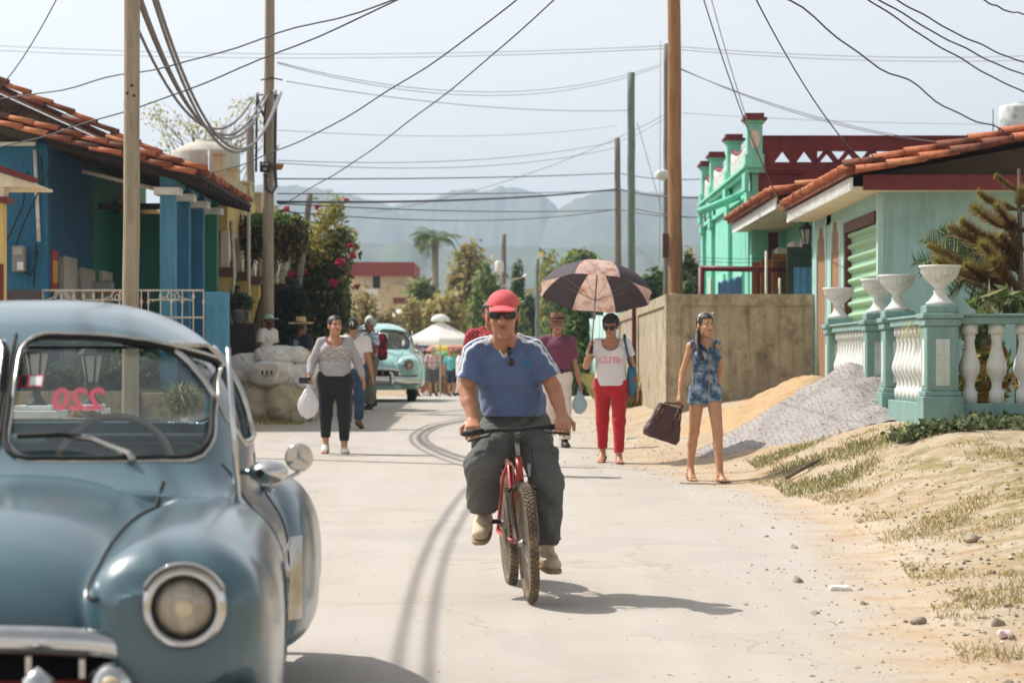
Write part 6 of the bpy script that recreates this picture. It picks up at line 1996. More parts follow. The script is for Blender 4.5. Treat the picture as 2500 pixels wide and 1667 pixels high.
def skin_mesh(root, J, skin, arm_r=(.047, .038, .026), leg_r=None, hands=None, h=.008, foot=True, female=False, brow=(50, 38, 32), lips=(150, 84, 76), eyes=True, stubble=None, bare_leg_from=None, neck_r=.052, calf=True):
 k = J['k']
 hp = []
 hands = hands or {}
 for n, s in (('R', -1), ('L', 1)):
  o = hands.get(n, {})
  d = o.get('d', J['wr' + n] - J['el' + n]); nn = o.get('n', V3(-s, 0, 0))
  hp.append(hand_prims(J['wr' + n], d, nn, o.get('curl', .35), o.get('s', .97) * k, o.get('side', 1 if s < 0 else -1), o.get('spread', 0.03), o.get('thumb', .5)))

 def f(p):
  d = head_sdf(p, J, female)
  hb = J['head'] + J['headM'] @ V3(0, .022, -.075) * J['headS']
  d = smin(d, cone(p, hb, J['neck'] - V3(0, 0, .03), neck_r * k, (neck_r + .008) * k), .03)
  d = smin(d, etube(p, J['neck'] - V3(0, 0, .045), J['chest'], (1, 0, 0), (.085 * k, .055 * k), (.11 * k, .08 * k)), .04)
  d = smin(d, etube(p, J['chest'], J['pelvis'], (1, 0, 0), (.11 * k, .08 * k), (.12 * k, .08 * k)), .03)
  for i, n in enumerate('RL'):
   a = cone(p, J['sh' + n], J['el' + n], arm_r[0] * k, arm_r[1] * k)
   a = smin(a, cone(p, J['el' + n], J['el' + n] * .55 + J['wr' + n] * .45, arm_r[1] * 1.04 * k, arm_r[1] * .96 * k), .01)
   a = smin(a, cone(p, J['el' + n] * .55 + J['wr' + n] * .45, J['wr' + n], arm_r[1] * .92 * k, arm_r[2] * k), .012)
   a = smin(a, prims_sdf(p, hp[i]), .010)
   a = smin(a, cone(p, J['chest'] + V3(0, 0, .06), J['sh' + n], .06 * k, arm_r[0] * 1.05 * k), .03)
   d = smin(d, a, .012)
   if leg_r is not None:
    l = cone(p, J['hip' + n], J['kn' + n], leg_r[0] * k, leg_r[1] * k)
    mid = J['kn' + n] * .68 + J['an' + n] * .32 + (V3(0, .02, 0) if calf else 0)
    l = smin(l, cone(p, J['kn' + n], mid, leg_r[1] * k * .95, leg_r[2] * k), .02)
    l = smin(l, cone(p, mid, J['an' + n], leg_r[2] * k, leg_r[3] * k), .015)
    d = smin(d, l, .02)
    if foot:
     t = J['toe' + n]; a0 = J['an' + n] + V3(0, 0, -.045 * k)
     u = unit(np.cross(t, V3(0, 0, 1)))
     ft = etube(p, a0 - t * .035 * k, a0 + t * .13 * k + V3(0, 0, -.012 * k), u, (.031 * k, .030 * k), (.041 * k, .017 * k))
     ft = smin(ft, cone(p, J['an' + n], a0 + t * .06 * k, .033 * k, .026 * k), .02)
     for ti in range(5):
      off = (-.028 + ti * .0145) * k
      b0 = a0 + t * .135 * k + u * off + V3(0, 0, -.014 * k)
      ft = smin(ft, cone(p, b0, b0 + t * (.05 - .005 * abs(ti - 1)) * k, .0085 * k, .007 * k), .006)
     d = smin(d, ft, .012)
  return d
 pts = [J[x] for x in J if isinstance(J[x], np.ndarray) and J[x].shape == (3,) and not x.startswith('toe')]
 lo, hi = bounds(pts, .24)
 if leg_r is None: lo[2] = J['pelvis'][2] - .2
 for n in 'RL':
  lo = np.minimum(lo, J['wr' + n] - .2); hi = np.maximum(hi, J['wr' + n] + .2)
 m = mat('skin', attr=True, rough=.48, var=.10, vs=16, spec=.45, bump=.10, bs=80, var2=.05)
 return sdf_obj('body', f, lo, hi, h, m, root, lambda V: paint_head(V, J, skin, brow, lips, eyes, stubble), slack=1.5, project=1)

def cloth(root, name, J, prims, clips, h, m, paint=None, wr=.003, wf=(9, 7, 11), seed=0.0, k=.03, margin=.1, hollow=None):
 """garment from primitives [(kind, ..., (clip point, clip normal) or None)], then global clips"""
 pts = []
 for q in prims:
  if q[0] == 'ell':
   pts += [np.asarray(q[1]) - np.asarray(q[2]), np.asarray(q[1]) + np.asarray(q[2])]
  else:
   rr = max(q[4]) if q[0] == 'e' else q[3]
   r2 = max(q[5]) if q[0] == 'e' else q[4]
   for c_, r_ in ((q[1], rr), (q[2], r2)): pts += [np.asarray(c_) - r_, np.asarray(c_) + r_]
 lo, hi = bounds(pts, .03)

 def f(p):
  d = None
  for q in prims:
   if q[0] == 'e': e = etube(p, *q[1:6]); cl = q[6] if len(q) > 6 else None
   elif q[0] == 'c': e = cone(p, *q[1:5]); cl = q[5] if len(q) > 5 else None
   else: e = ell(p, q[1], q[2]); cl = q[3] if len(q) > 3 else None
   if cl is not None: e = np.maximum(e, (p - cl[0]) @ unit(cl[1]))
   d = e if d is None else smin(d, e, k)
  if wr: d = d + wrinkle(p, wf, wr, seed)
  for c_ in clips:
   if callable(c_): d = np.maximum(d, c_(p))
   else: d = np.maximum(d, (p - np.asarray(c_[0])) @ unit(c_[1]))
  return d
 return sdf_obj(name, f, lo, hi, h, m, root, paint, slack=1.7, project=1)

def torso_prims(J, w=(.17, .15, .19), dpt=(.12, .105, .125), shr=.062, bust=0.0, belly=0.0):
 """hips, waist, chest widths"""
 k = J['k']; sl, sr = J['shL'], J['shR']
 u = unit(sl - sr); c = (sl + sr) / 2
 fw = np.cross(u, V3(0, 0, 1)) * -1        # forward-ish
 fw = V3(0, -1, 0) if abs(u[0]) > .5 else fw
 pr = [('e', J['pelvis'], J['waist'], u, (w[0] * k, dpt[0] * k), (w[1] * k, dpt[1] * k)),
    ('e', J['waist'], J['chest'], u, (w[1] * k, dpt[1] * k), (w[2] * k, dpt[2] * k)),
    ('e', J['chest'], c - V3(0, 0, .03 * k), u, (w[2] * k, dpt[2] * k), (w[2] * .86 * k, dpt[2] * .72 * k)),
    ('c', sr, J['neck'] - V3(0, 0, .02) - u * .04, shr * k, shr * .8 * k), ('c', sl, J['neck'] - V3(0, 0, .02) + u * .04, shr * k, shr * .8 * k)]
 if bust:
  for s in (-1, 1): pr.append(('ell', J['chest'] + u * s * .075 * k + fw * .085 * k + V3(0, 0, -.01), V3(.075, .07, .075) * k * bust))
 if belly: pr.append(('ell', J['waist'] + fw * .045 * k - V3(0, 0, .02), V3(w[1] * .95, .13, .15) * k * belly))
 return pr

def sleeve(J, n, t, r0, r1, long=False):
 """sleeve covering fraction t of the upper arm, or t of the forearm when long"""
 k = J['k']; a, b, c = J['sh' + n], J['el' + n], J['wr' + n]
 if not long:
  e = a + (b - a) * t
  return [('c', a, e + unit(b - a) * .05, r0 * k, r1 * k, (e, b - a))]
 e = b + (c - b) * t
 return [('c', a, b, r0 * k, r1 * k), ('c', b, e + unit(c - b) * .04, r1 * k, r1 * .72 * k, (e, c - b))]

def legs(J, n, r, t=1.0, short=False):
 k = J['k']; a, b, c = J['hip' + n], J['kn' + n], J['an' + n]
 if short:
  e = a + (b - a) * t
  return [('c', a, e + unit(b - a) * .05, r[0] * k, r[1] * k, (e, b - a))]
 e = b + (c - b) * t
 return [('c', a, b, r[0] * k, r[1] * k), ('c', b, e + unit(c - b) * .05, r[1] * k, r[2] * k, (e, c - b))]

def shoe(root, J, n, m, name='shoe', h=.008, sole=None, low=False, s=1.0):
 k = J['k'] * s; a = J['an' + n]; t = J['toe' + n]
 u = unit(np.cross(t, V3(0, 0, 1))); up = unit(np.cross(u, t))
 a0 = a - up * .045 * k
 def f(p):
  d = etube(p, a0 - t * .04 * k, a0 + t * .05 * k, u, (.04 * k, .044 * k), (.046 * k, .040 * k))
  d = smin(d, etube(p, a0 + t * .05 * k, a0 + t * .155 * k - up * .012 * k, u, (.046 * k, .040 * k), (.042 * k, .028 * k)), .02)
  if not low: d = smin(d, cone(p, a + up * .02 * k, a0, .042 * k, .045 * k), .02)
  return np.maximum(d, -((p - (a0 - up * .038 * k)) @ up))
 o = sdf_obj(name, f, *bounds([a0 - t * .06, a0 + t * .17, a + up * .03], .08), h, m, root, slack=1.6, project=1)
 if sole:
  def g(p):
   c = a0 - up * .042 * k
   q = p - c
   along, lat, ht = q @ t, q @ u, q @ up
   w = np.where(along > .05 * k, .05 - .0 * along, .046) * k
   d = np.maximum(((np.abs(along - .055 * k) / (.145 * k)) ** 3 + (np.abs(lat) / w) ** 3) ** (1 / 3) * .045 - .045, np.abs(ht + .002) - .011)
   return d
  sdf_obj('sole', g, *bounds([a0 - t * .1, a0 + t * .21], .08), h * .8, sole, o, slack=2.5, project=0)
 return o

def hair_cap(root, J, m, cut, extra=None, th=.013, h=.008, wr=.002):
 def f(p):
  q = ((p - J['head']) @ J['headM']) / J['headS']
  d = ell(q, (0, .022, .045), (.076 + th, .096 + th, .084 + th))
  d = np.maximum(d, cut(q))
  if extra is not None: d = smin(d, extra(q), .015)
  return d * J['headS'] + wr * np.sin(q[:, 0] * 160 + 3 * np.sin(q[:, 2] * 40)) * np.cos(q[:, 1] * 50)
 lo, hi = bounds([J['head']], .24)
 lo = lo - V3(.06, .06, .28)
 return sdf_obj('hair', f, lo, hi, h, m, root, slack=2.0, project=1)

m_hblack = mat('black_hair', srgb(30, 26, 26), .4, .25, 20, .4, 70, spec=.5)
m_hbrown = mat('dark_brown_hair', srgb(44, 34, 30), .4, .25, 20, .4, 70, spec=.5)
m_hgrey = mat('grey_hair', srgb(176, 172, 168), .6, .2, 20, .4, 70)
cut_face = lambda q: np.minimum.reduce([np.maximum(-(q[:, 1] + .035 + .25 * np.maximum(q[:, 2] - .03, 0)), 0) * 1e0 + np.where(q[:, 2] < .066, -(q[:, 1] + .030), -1.0)])

def cut_std(front=-.045, line=.070, nape=-.06, side=.0):
 """keeps hair behind the face: removes in front of y=front below z=line, and below the nape"""
 def c(q):
  face = np.minimum(-(q[:, 1] - front - side * np.abs(q[:, 0])), -(q[:, 2] - line) + .0)   # >0 inside removed block
  return np.maximum(face, nape - q[:, 2])
 return c

# ------------------------------------------------------------------ bicycle
m_bred = mat('red_frame_paint', srgb(168, 48, 40), .4, .2, 8, .05, 50, col2=srgb(150, 92, 70), thr=.64, wid=.08, ms=14, coat=.3)
m_fork = mat('worn_grey_fork', srgb(92, 84, 74), .55, .3, 10, .1, 50, col2=srgb(140, 120, 92), thr=.6, wid=.1, ms=12)
m_btyre = mat('dusty_tyre', srgb(96, 86, 72), .9, .25, 10, .3, 60, col2=srgb(140, 120, 92), thr=.55, wid=.15, ms=9)
m_rim = mat('dusty_rim', srgb(150, 138, 118), .5, .2, 10, .05, 50, metal=.6)
m_steel = mat('dull_steel', srgb(150, 146, 140), .4, .2, 12, .05, 50, metal=.8)
m_bblack = mat('black_rubber_grip', srgb(36, 35, 36), .7, .2, 10, .1, 60)
BK = thing('bicycle', (0.052, 13.90, gz(.05, 13.9)), 'red mountain bike with dusty knobbly tyres under the rider in the red cap', 'bicycle')
WR, WB = .325, .525

def bike_wheel(y, nm):
 w = thing_part(nm, BK, (0, 0, 0)); w.matrix_parent_inverse.identity()
 c = (0, y, WR + .012)
 ty = [(x, yy) for x, yy in [(WR - .05 + .0, 0)]]
 prof = []
 for k in range(13):
  a = 2 * math.pi * k / 12
  prof.append((WR - .027 + .027 * math.cos(a), .026 * math.sin(a)))
 MB().lathe(prof, c, 56, axis=0).build('tyre', m_btyre, w, local=True)
 kb = MB()
 n = 66
 for k in range(n):
  a = 2 * math.pi * (k + (.0)) / n
  rad = Vector((0, math.cos(a), math.sin(a))); tan = Vector((0, -math.sin(a), math.cos(a)))
  for (xo, ro, sz, sh) in ((-.008, .000, .012, .0), (.008, .0, .012, .5), (-.021, -.008, .010, .5), (.021, -.008, .010, 0)):
   aa = a + sh * 2 * math.pi / n
   rad = Vector((0, math.cos(aa), math.sin(aa))); tan = Vector((0, -math.sin(aa), math.cos(aa)))
   q = Vector(c) + rad * (WR + ro - .001) + Vector((xo, 0, 0))
   hx, ht, hr = Vector((sz / 2, 0, 0)), tan * .0085, rad * .007
   v = [q + sx * hx + st * ht + sr * hr for sr in (-1, 1) for st in (-1, 1) for sx in (-1, 1)]
   kb.add(v, [(0, 2, 3, 1), (4, 5, 7, 6), (0, 1, 5, 4), (2, 6, 7, 3), (0, 4, 6, 2), (1, 3, 7, 5)])
 o = kb.build('tread_knobs', m_btyre, w, local=True); o['kind'] = 'stuff'
 MB().lathe([(WR - .062, -.013), (WR - .045, -.014), (WR - .042, 0), (WR - .045, .014), (WR - .062, .013), (WR - .066, 0), (WR - .062, -.013)], c, 48, axis=0).build('rim', m_rim, w, local=True)
 sp = MB()
 for k in range(32):
  a = 2 * math.pi * k / 32; s = 1 if k % 2 else -1; b = a + (.5 if k % 4 < 2 else -.5)
  sp.tube([(s * .026, y + .02 * math.cos(b), c[2] + .02 * math.sin(b)), (0, y + (WR - .06) * math.cos(a), c[2] + (WR - .06) * math.sin(a))], .0013, 4)
 o = sp.build('spokes', m_steel, w, local=True); o['kind'] = 'stuff'
 MB().lathe([(.012, -.055), (.018, -.035), (.026, -.03), (.014, -.02), (.014, .02), (.026, .03), (.018, .035), (.012, .055)], c, 16, axis=0).build('hub', m_steel, w, local=True)

bike_wheel(-WB, 'front_wheel'); bike_wheel(WB, 'rear_wheel')
bt = lambda pts, r, nm, m, par=None, s=10: MB().tube(pts, r, s).build(nm, m, par or BK, local=True)
AX = WR + .012
hd0, hd1 = (0, -.30, .80), (0, -.345, .665)          # head tube top / bottom
bb = (0, .08, .30); seat = (0, .22, .80)
fm = MB()
fm.tube([hd0, hd1], .021, 12); fm.tube([(0, -.31, .765), (0, .20, .755)], .018, 12); fm.tube([(0, -.335, .70), bb], .022, 12); fm.tube([bb, seat], .017, 12)
for s in (-1, 1):
 fm.tube([(0, .21, .76), (s * .035, .30, .66), (s * .062, WB, AX)], .011, 8)
 fm.tube([(s * .012, .08, .30), (s * .04, .22, .31), (s * .062, WB, AX)], .012, 8)
fm.tube([(-.034, -.02, .315), (.034, -.02, .315)], .012, 8)
fm.build('frame', m_bred, BK, local=True)
fk = MB().tube([hd1, (0, -.36, .63)], .02, 10)
cr = []
for k in range(13):
 a = math.pi * k / 12
 cr.append((.062 * math.cos(a), -.375, .595 + .055 * math.sin(a)))
fk.tube(cr, .018, 9)
for s in (-1, 1): fk.tube([(s * .062, -.375, .60), (s * .062, -.41, .50), (s * .058, -.50, .36), (s * .052, -WB, AX)], [.017, .017, .014, .012], 9)
fk.build('fork', m_fork, BK, local=True)
st_ = MB().tube([hd0, (0, -.285, .86), (0, -.275, .90)], .014, 10).tube([(0, -.28, .89), (0, -.33, .945), (0, -.36, .955)], .016, 10)
st_.build('stem', m_steel, BK, local=True)
hb_ = [(-.30, -.30, .955), (-.12, -.345, .965), (0, -.36, .958), (.12, -.345, .965), (.30, -.30, .955)]
bt(hb_, .0125, 'handlebar', m_bblack)
for s in (-1, 1):
 bt([(s * .19, -.33, .962), (s * .305, -.298, .955)], .017, 'grip', m_bblack)
 bt([(s * .15, -.345, .95), (s * .17, -.39, .935), (s * .24, -.405, .925), (s * .285, -.385, .915)], .007, 'brake_lever', m_bblack)
 bt([(s * .06, -.44, .66 - .02), (s * .085, -.45, .62)], .008, 'brake_arm', m_bblack)
bt([(-.13, -.36, .95), (-.06, -.47, .94), (.06, -.47, .86), (.07, -.46, .72), (.02, -.42, .66)], .0032, 'brake_cable', m_bblack)
bt([(.13, -.36, .95), (.06, -.48, .96), (-.04, -.46, .90), (-.03, -.36, .74), (-.01, -.1, .77)], .0032, 'brake_cable', m_bblack)
bt([seat, (0, .245, .90)], .013, 'seat_post', m_steel)
sdf_obj('saddle', lambda p: smin(etube(p, (0, .10, .935), (0, .28, .93), (1, 0, 0), (.025, .025), (.075, .03)), ell(p, (0, .30, .935), (.085, .06, .03)), .03), (-.12, .02, .86), (.12, .42, 1.0), .012, m_bblack, BK)
cw = MB().lathe([(.085, .045), (.088, .048), (.085, .051), (.05, .049)], bb, 36, axis=0)
cw.build('chainring', m_steel, BK, local=True)
pa = R(62)                                      # crank angle
for s, sg in ((-1, -1), (1, 1)):
 e = (s * .085, bb[1] + sg * .165 * math.sin(pa) * .55, bb[2] - sg * .13)
 bt([(s * .06, bb[1], bb[2]), e], .012, 'crank', m_steel)
 MB().cbox((s * .135, e[1], e[2]), (.085, .085, .022)).build('pedal', m_bblack, BK, .004, local=True)
 if s < 0: PED_R = e
 else: PED_L = e
bt([(.048, WB, AX + .035), (.048, .08, .385)], .005, 'chain', m_steel); bt([(.048, WB, AX - .035), (.048, .08, .215)], .005, 'chain', m_steel)
BK.rotation_euler = (0, R(-3.5), R(6))

# ------------------------------------------------------------------ the rider (axes as the street, origin at the bike)
RO = V3(.05, 13.9, gz(.05, 13.9))
rel = lambda x, y, z: V3(x, y, z) - RO
J = dict(h=1.75, k=1.06, headS=1.13, headM=rotz(R(-2)) @ rotx(R(4)))
J['pelvis'] = rel(.02, 14.03, 1.02); J['waist'] = rel(.005, 13.97, 1.16); J['chest'] = rel(-.03, 13.86, 1.34)
J['neck'] = rel(-.045, 13.79, 1.535); J['head'] = rel(-.05, 13.66, 1.65)
J['shR'] = rel(-.205, 13.81, 1.445); J['shL'] = rel(.118, 13.81, 1.455)
J['elR'] = rel(-.262, 13.80, 1.24); J['elL'] = rel(.238, 13.80, 1.245)
J['wrR'] = rel(-.222, 13.675, 1.065); J['wrL'] = rel(.285, 13.665, 1.09)
J['hipR'] = rel(-.075, 14.0, 1.0); J['hipL'] = rel(.115, 14.0, 1.0)
J['knR'] = rel(-.165, 13.64, .80); J['knL'] = rel(.195, 13.68, .70)
J['anR'] = rel(-.165, 13.86, .53); J['anL'] = rel(.195, 13.82, .33)
J['toeR'] = unit(V3(-.12, -1, -.35)); J['toeL'] = unit(V3(.25, -1, -.12))
CY = thing('person', RO, 'rider in red cap, dark sunglasses and blue striped V neck shirt on the red bicycle', 'person')
SK1 = (178, 124, 94)
skin_mesh(CY, J, SK1, (.047, .041, .028), None, {'R': dict(d=(.0, -.9, -.42), n=(.05, .40, -.9), curl=.85, s=1.06, side=1, thumb=.7), 'L': dict(d=(.0, -.9, -.42), n=(-.05, .40, -.9), curl=.85, s=1.06, side=-1, thumb=.7)}, .0062, neck_r=.054, stubble=(150, 108, 86), lips=(140, 84, 74), eyes=False)
m_cyshirt = mat('blue_jersey', attr=True, rough=.85, var=.10, vs=5, bump=.12, bs=60, sheen=.2)
ncl = J['neck'] + V3(0, -.045, .0)

def cy_paint(V):
 c = np.tile(np.array(srgb(84, 101, 138)), (len(V), 1))
 nz = np.array([mnoise.noise(Vector(v * 7)) for v in V])
 c *= (1 + .12 * nz)[:, None]
 u = unit(J['shL'] - J['shR']); mid = (J['shL'] + J['shR']) / 2
 q = V - mid
 lat = np.abs(q @ u); fy = q[:, 1]; z = q[:, 2]
 # three white stripes running over each shoulder to the sleeve
 band = (lat > .075) & (z > -.035 - 1.0 * np.maximum(lat - .15, 0))
 s = -fy - .35 * np.maximum(.04 - z, 0) * 0
 for ctr in (.0, .028, .056):
  m = band & (np.abs(s - ctr) < .0075)
  c[m] = srgb(214, 214, 218)
 # white V neck edging
 xx = V[:, 0] - J['neck'][0]; zz = V[:, 2] - (J['neck'][2] - .105)
 vd = (np.abs(xx) - zz * .62) / math.hypot(1, .62)
 m = (vd < .012) & (vd > -.004) & (zz > -.016) & (np.abs(xx) < .11) & (V[:, 1] < J['neck'][1] + .01)
 c[m] = srgb(210, 204, 190)
 # round crest on the chest
 m = ((V[:, 0] - (J['chest'][0] + .115)) ** 2 + (V[:, 2] - (J['chest'][2] + .045)) ** 2 < .022 ** 2) & (V[:, 1] < J['chest'][1])
 c[m] = srgb(44, 104, 148)
 return c

def vneck(p):
 """cuts the V opening"""
 x = np.abs(p[:, 0] - J['neck'][0]); z = p[:, 2] - (J['neck'][2] - .105)
 inside = np.minimum(z * .62 - x, np.where(p[:, 1] < J['neck'][1] + .04, 1.0, -1.0) * .2)
 col = .068 - np.sqrt((p[:, 0] - J['neck'][0]) ** 2 + (p[:, 1] - J['neck'][1]) ** 2)
 return np.maximum(inside, np.where(p[:, 2] > J['neck'][2] - .03, col, -1))

cloth(CY, 'shirt', J, torso_prims(J, (.170, .168, .172), (.145, .135, .122), .057, belly=.94) + sleeve(J, 'R', .74, .066, .073) + sleeve(J, 'L', .74, .066, .073),
   [((0, 0, J['pelvis'][2] + .06), (0, 0, -1)), vneck], .0075, m_cyshirt, cy_paint, .0065, (13, 9, 12), .3)
m_cypant = mat('dark_grey_cargo_cloth', srgb(94, 95, 92), .92, .2, 5, .3, 70, col2=srgb(106, 92, 72), thr=.66, wid=.1, ms=5, var2=.1)
cloth(CY, 'trousers', J, [('e', J['pelvis'] - V3(0, 0, .05), J['pelvis'] + V3(0, -.02, .10), (1, 0, 0), (.160, .14), (.160, .13)), ('c', J['pelvis'], J['hipR'], .125, .105), ('c', J['pelvis'], J['hipL'], .125, .105)]
   + legs(J, 'R', (.094, .090, .082), .84) + legs(J, 'L', (.094, .086, .074), .86), [((0, 0, J['pelvis'][2] + .085), (0, 0, 1))], .0085, m_cypant, None, .0075, (11, 9, 12), 1.1, k=.04)
for n, s in (('R', -1), ('L', 1)):
 c = J['hip' + n] * .45 + J['kn' + n] * .55 + V3(s * .075, 0, -.02)
 pk = sdf_obj('cargo_pocket', lambda p, c=c: np.maximum(rbox(p, c, (.03, .075, .09), .02) + wrinkle(p, (14, 11, 16), .004, 2), -1), c - .14, c + .14, .009, m_cypant, CY, slack=2)
m_shoe = mat('cream_suede', srgb(206, 188, 160), .85, .12, 8, .3, 60, col2=srgb(150, 132, 104), thr=.62, wid=.1, ms=9)
m_sole = mat('tan_sole', srgb(158, 136, 104), .8, .15, 8)
for n in 'RL':
 so = shoe(CY, J, n, m_shoe, h=.0075, sole=m_sole, s=1.06)
 t = J['toe' + n]; u = unit(np.cross(t, V3(0, 0, 1))); a0 = J['an' + n]
 lc = MB()
 for k in range(4):
  q = a0 + t * (.035 + .018 * k) + V3(0, 0, .008 - .012 * k)
  lc.tube([q - u * .02, q + V3(0, 0, .006), q + u * .02], .004, 5)
 lc.build('laces', m_white, so, local=True)
# cap, sunglasses, hanging spare glasses
m_capred = mat('faded_red_cap', srgb(214, 96, 98), .85, .12, 6, .15, 60)
HM = J['headM'] * J['headS']
hpt = lambda x, y, z: J['head'] + HM @ V3(x, y, z)
hq = lambda p: ((p - J['head']) @ J['headM']) / J['headS']

def f_cap(p):
 q = hq(p)
 d = ell(q, (0, .020, .056), (.081, .100, .076))
 d = np.maximum(d, .052 - q[:, 2] - .06 * np.maximum(q[:, 1], 0))
 br = ell(q, (0, -.115, .047), (.073, .075, .030))
 z0 = .052 - 4.0 * (q[:, 0] ** 2) * .9 - .22 * np.maximum(-q[:, 1] - .09, 0)
 br = np.maximum(br, np.abs(q[:, 2] - z0) - .005)
 return np.minimum(d, br) * J['headS']

sdf_obj('cap', f_cap, J['head'] - V3(.16, .3, .12), J['head'] + V3(.16, .2, .22), .006, m_capred, CY, slack=2, project=1)
hair_cap(CY, J, mat('short_dark_hair', srgb(58, 48, 44), .6), lambda q: np.maximum(np.maximum(-(q[:, 1] + .012), q[:, 2] - .06), -.045 - q[:, 2]), th=.006, h=.008)
m_shade = mat('dark_lens', srgb(22, 24, 26), .12, .0, coat=.5)
def f_gl(p):
 q = hq(p); x = np.abs(q[:, 0])
 yy = -.104 + 9.0 * np.maximum(x - .02, 0) ** 2
 l = np.maximum(rr_rect(x, q[:, 2], .036, .010, .030, .0185, .012), np.abs(q[:, 1] - yy) - .005)
 b = np.maximum(rr_rect(x, q[:, 2], 0, .016, .015, .004, .003), np.abs(q[:, 1] + .107) - .005)
 t = np.maximum(np.maximum(np.abs(q[:, 2] - .016) - .0055, np.abs(x - (.064 + .22 * np.clip(q[:, 1] + .085, 0, .07))) - .004), np.maximum(q[:, 1] - .02, -.095 - q[:, 1]))
 return np.minimum(np.minimum(l, b), t) * J['headS']
sdf_obj('sunglasses', f_gl, J['head'] - V3(.12, .16, .05), J['head'] + V3(.12, .06, .07), .0045, m_shade, CY, slack=3, project=1)
c = J['chest'] + V3(.02, -.155, .10)
sg_ = MB().tube([c + V3(-.012, .0, .045), c + V3(-.01, -.012, .0), c + V3(.004, -.012, -.07)], .003, 5)
for dz, dx in ((.015, -.004), (-.05, .006)):
 sg_.lathe([(.001, -.003), (.021, -.002), (.021, .002), (.001, .003)], c + V3(dx, -.014, dz), 14, axis=1)
sg_.build('hung_glasses', m_shade, CY, local=True)
print('cyclist', time.time() - T0)

# ------------------------------------------------------------------ pedestrians
def surf_y(obj, xz, y0=-1.5):
 """front surface of a (local space) mesh: y for each (x, z)"""
 me = obj.data
 bv = BVHTree.FromPolygons([v.co for v in me.vertices], [p.vertices for p in me.polygons])
 out = []
 for x, z in xz:
  h = bv.ray_cast(Vector((x, y0, z)), Vector((0, 1, 0)))
  out.append(h[0].y if h[0] is not None else None)
 return out

def glasses(root, J, sc=1.0, m=None):
 def f(p):
  q = ((p - J['head']) @ J['headM']) / J['headS']; x = np.abs(q[:, 0])
  yy = -.104 + 9.0 * np.maximum(x - .02, 0) ** 2
  l = np.maximum(rr_rect(x, q[:, 2], .034, .006, .031 * sc, .022 * sc, .018), np.abs(q[:, 1] - yy) - .006)
  b = np.maximum(rr_rect(x, q[:, 2], 0, .012, .015, .004, .003), np.abs(q[:, 1] + .107) - .006)
  t = np.maximum(np.maximum(np.abs(q[:, 2] - .014) - .006, np.abs(x - (.064 + .22 * np.clip(q[:, 1] + .085, 0, .07))) - .005), np.maximum(q[:, 1] - .02, -.095 - q[:, 1]))
  return np.minimum(np.minimum(l, b), t) * J['headS']
 return sdf_obj('sunglasses', f, J['head'] - V3(.13, .16, .07), J['head'] + V3(.13, .1, .08), .0055, m or m_shade, root, slack=3, project=1)

def hat(root, J, m, band, brim=.075, crown=.085, tilt=0.0, up=.0):
 Mh = J['headM']; s = J['headS']
 def f(p):
  q = ((p - J['head']) @ Mh) / s
  rad = np.sqrt((q[:, 0] / .92) ** 2 + ((q[:, 1] - .015) / 1.06) ** 2)
  top = .075 + crown - .018 * np.exp(-(q[:, 0] / .025) ** 2)
  cr = np.maximum(rad - (.094 - .10 * np.maximum(q[:, 2] - .07, 0)), np.maximum(q[:, 2] - top, .056 - q[:, 2]))
  zb = .062 + up * np.maximum(rad - .09, 0) * np.abs(q[:, 0]) / .1 - .05 * np.maximum(rad - .09, 0)
  br = np.maximum(rad - (.094 + brim), np.abs(q[:, 2] - zb) - .007)
  return smin(cr, br, .008) * s
 o = sdf_obj('hat', f, J['head'] - V3(.26, .26, .1), J['head'] + V3(.26, .26, .28), .0085, m, root, slack=2.5, project=1)
 def g(p):
  q = ((p - J['head']) @ Mh) / s
  rad = np.sqrt((q[:, 0] / .92) ** 2 + ((q[:, 1] - .015) / 1.06) ** 2)
  return np.maximum(np.abs(rad - .094) - .007, np.abs(q[:, 2] - .085) - .013) * s
 sdf_obj('hat_band', g, J['head'] - V3(.15, .15, .0), J['head'] + V3(.15, .15, .16), .006, band, o, slack=2.5, project=0)
 return o

def cloth_mat(nm, c, **kw):
 a = dict(rough=.9, var=.1, vs=6, bump=.15, bs=60, sheen=.15); a.update(kw)
 return mat(nm, srgb(*c), **a)

def bend_head(J, yaw=0.0, pitch=0.0, roll=0.0):
 J['headM'] = rotz(R(yaw)) @ rotx(R(pitch))

# --- girl in the denim playsuit
J = stand(1.60, .150, .080, .20, armR=((-.075, .02, -.255), (-.05, -.06, -.20)), armL=((.035, .10, -.24), (-.02, .06, -.22)))
bend_head(J, 10, 0); J['headS'] = .94
GI = thing('person', (1.83, 22.9, gz(1.83, 22.9)), 'girl with a long braid in an acid washed denim playsuit carrying a brown handbag', 'person', rz=R(14))
GSK = (188, 138, 104)
skin_mesh(GI, J, GSK, (.036, .030, .021), (.078, .050, .047, .031), {'R': dict(n=(1, .2, 0), curl=.75, s=.9), 'L': dict(n=(-1, 0, 0), curl=.4, s=.9)}, .0075, female=True, brow=(54, 40, 34), lips=(176, 96, 90), neck_r=.045)
m_denim = mat('acid_wash_denim', srgb(52, 82, 112), .9, .25, 9, .25, 60, col2=srgb(150, 164, 178), thr=.52, wid=.10, ms=13, var2=.15)
def gneck(p):
 x = np.abs(p[:, 0]); z = p[:, 2] - (J['neck'][2] - .12)
 v = np.minimum(z * .5 - x, np.where(p[:, 1] < .02, .2, -.2))
 c_ = np.where(p[:, 2] > J['neck'][2] - .035, .056 - np.sqrt(p[:, 0] ** 2 + (p[:, 1] - J['neck'][1]) ** 2), -1)
 return np.maximum(v, c_)
armhole = lambda p: np.abs(p[:, 0]) - .158 + .0 * p[:, 2]
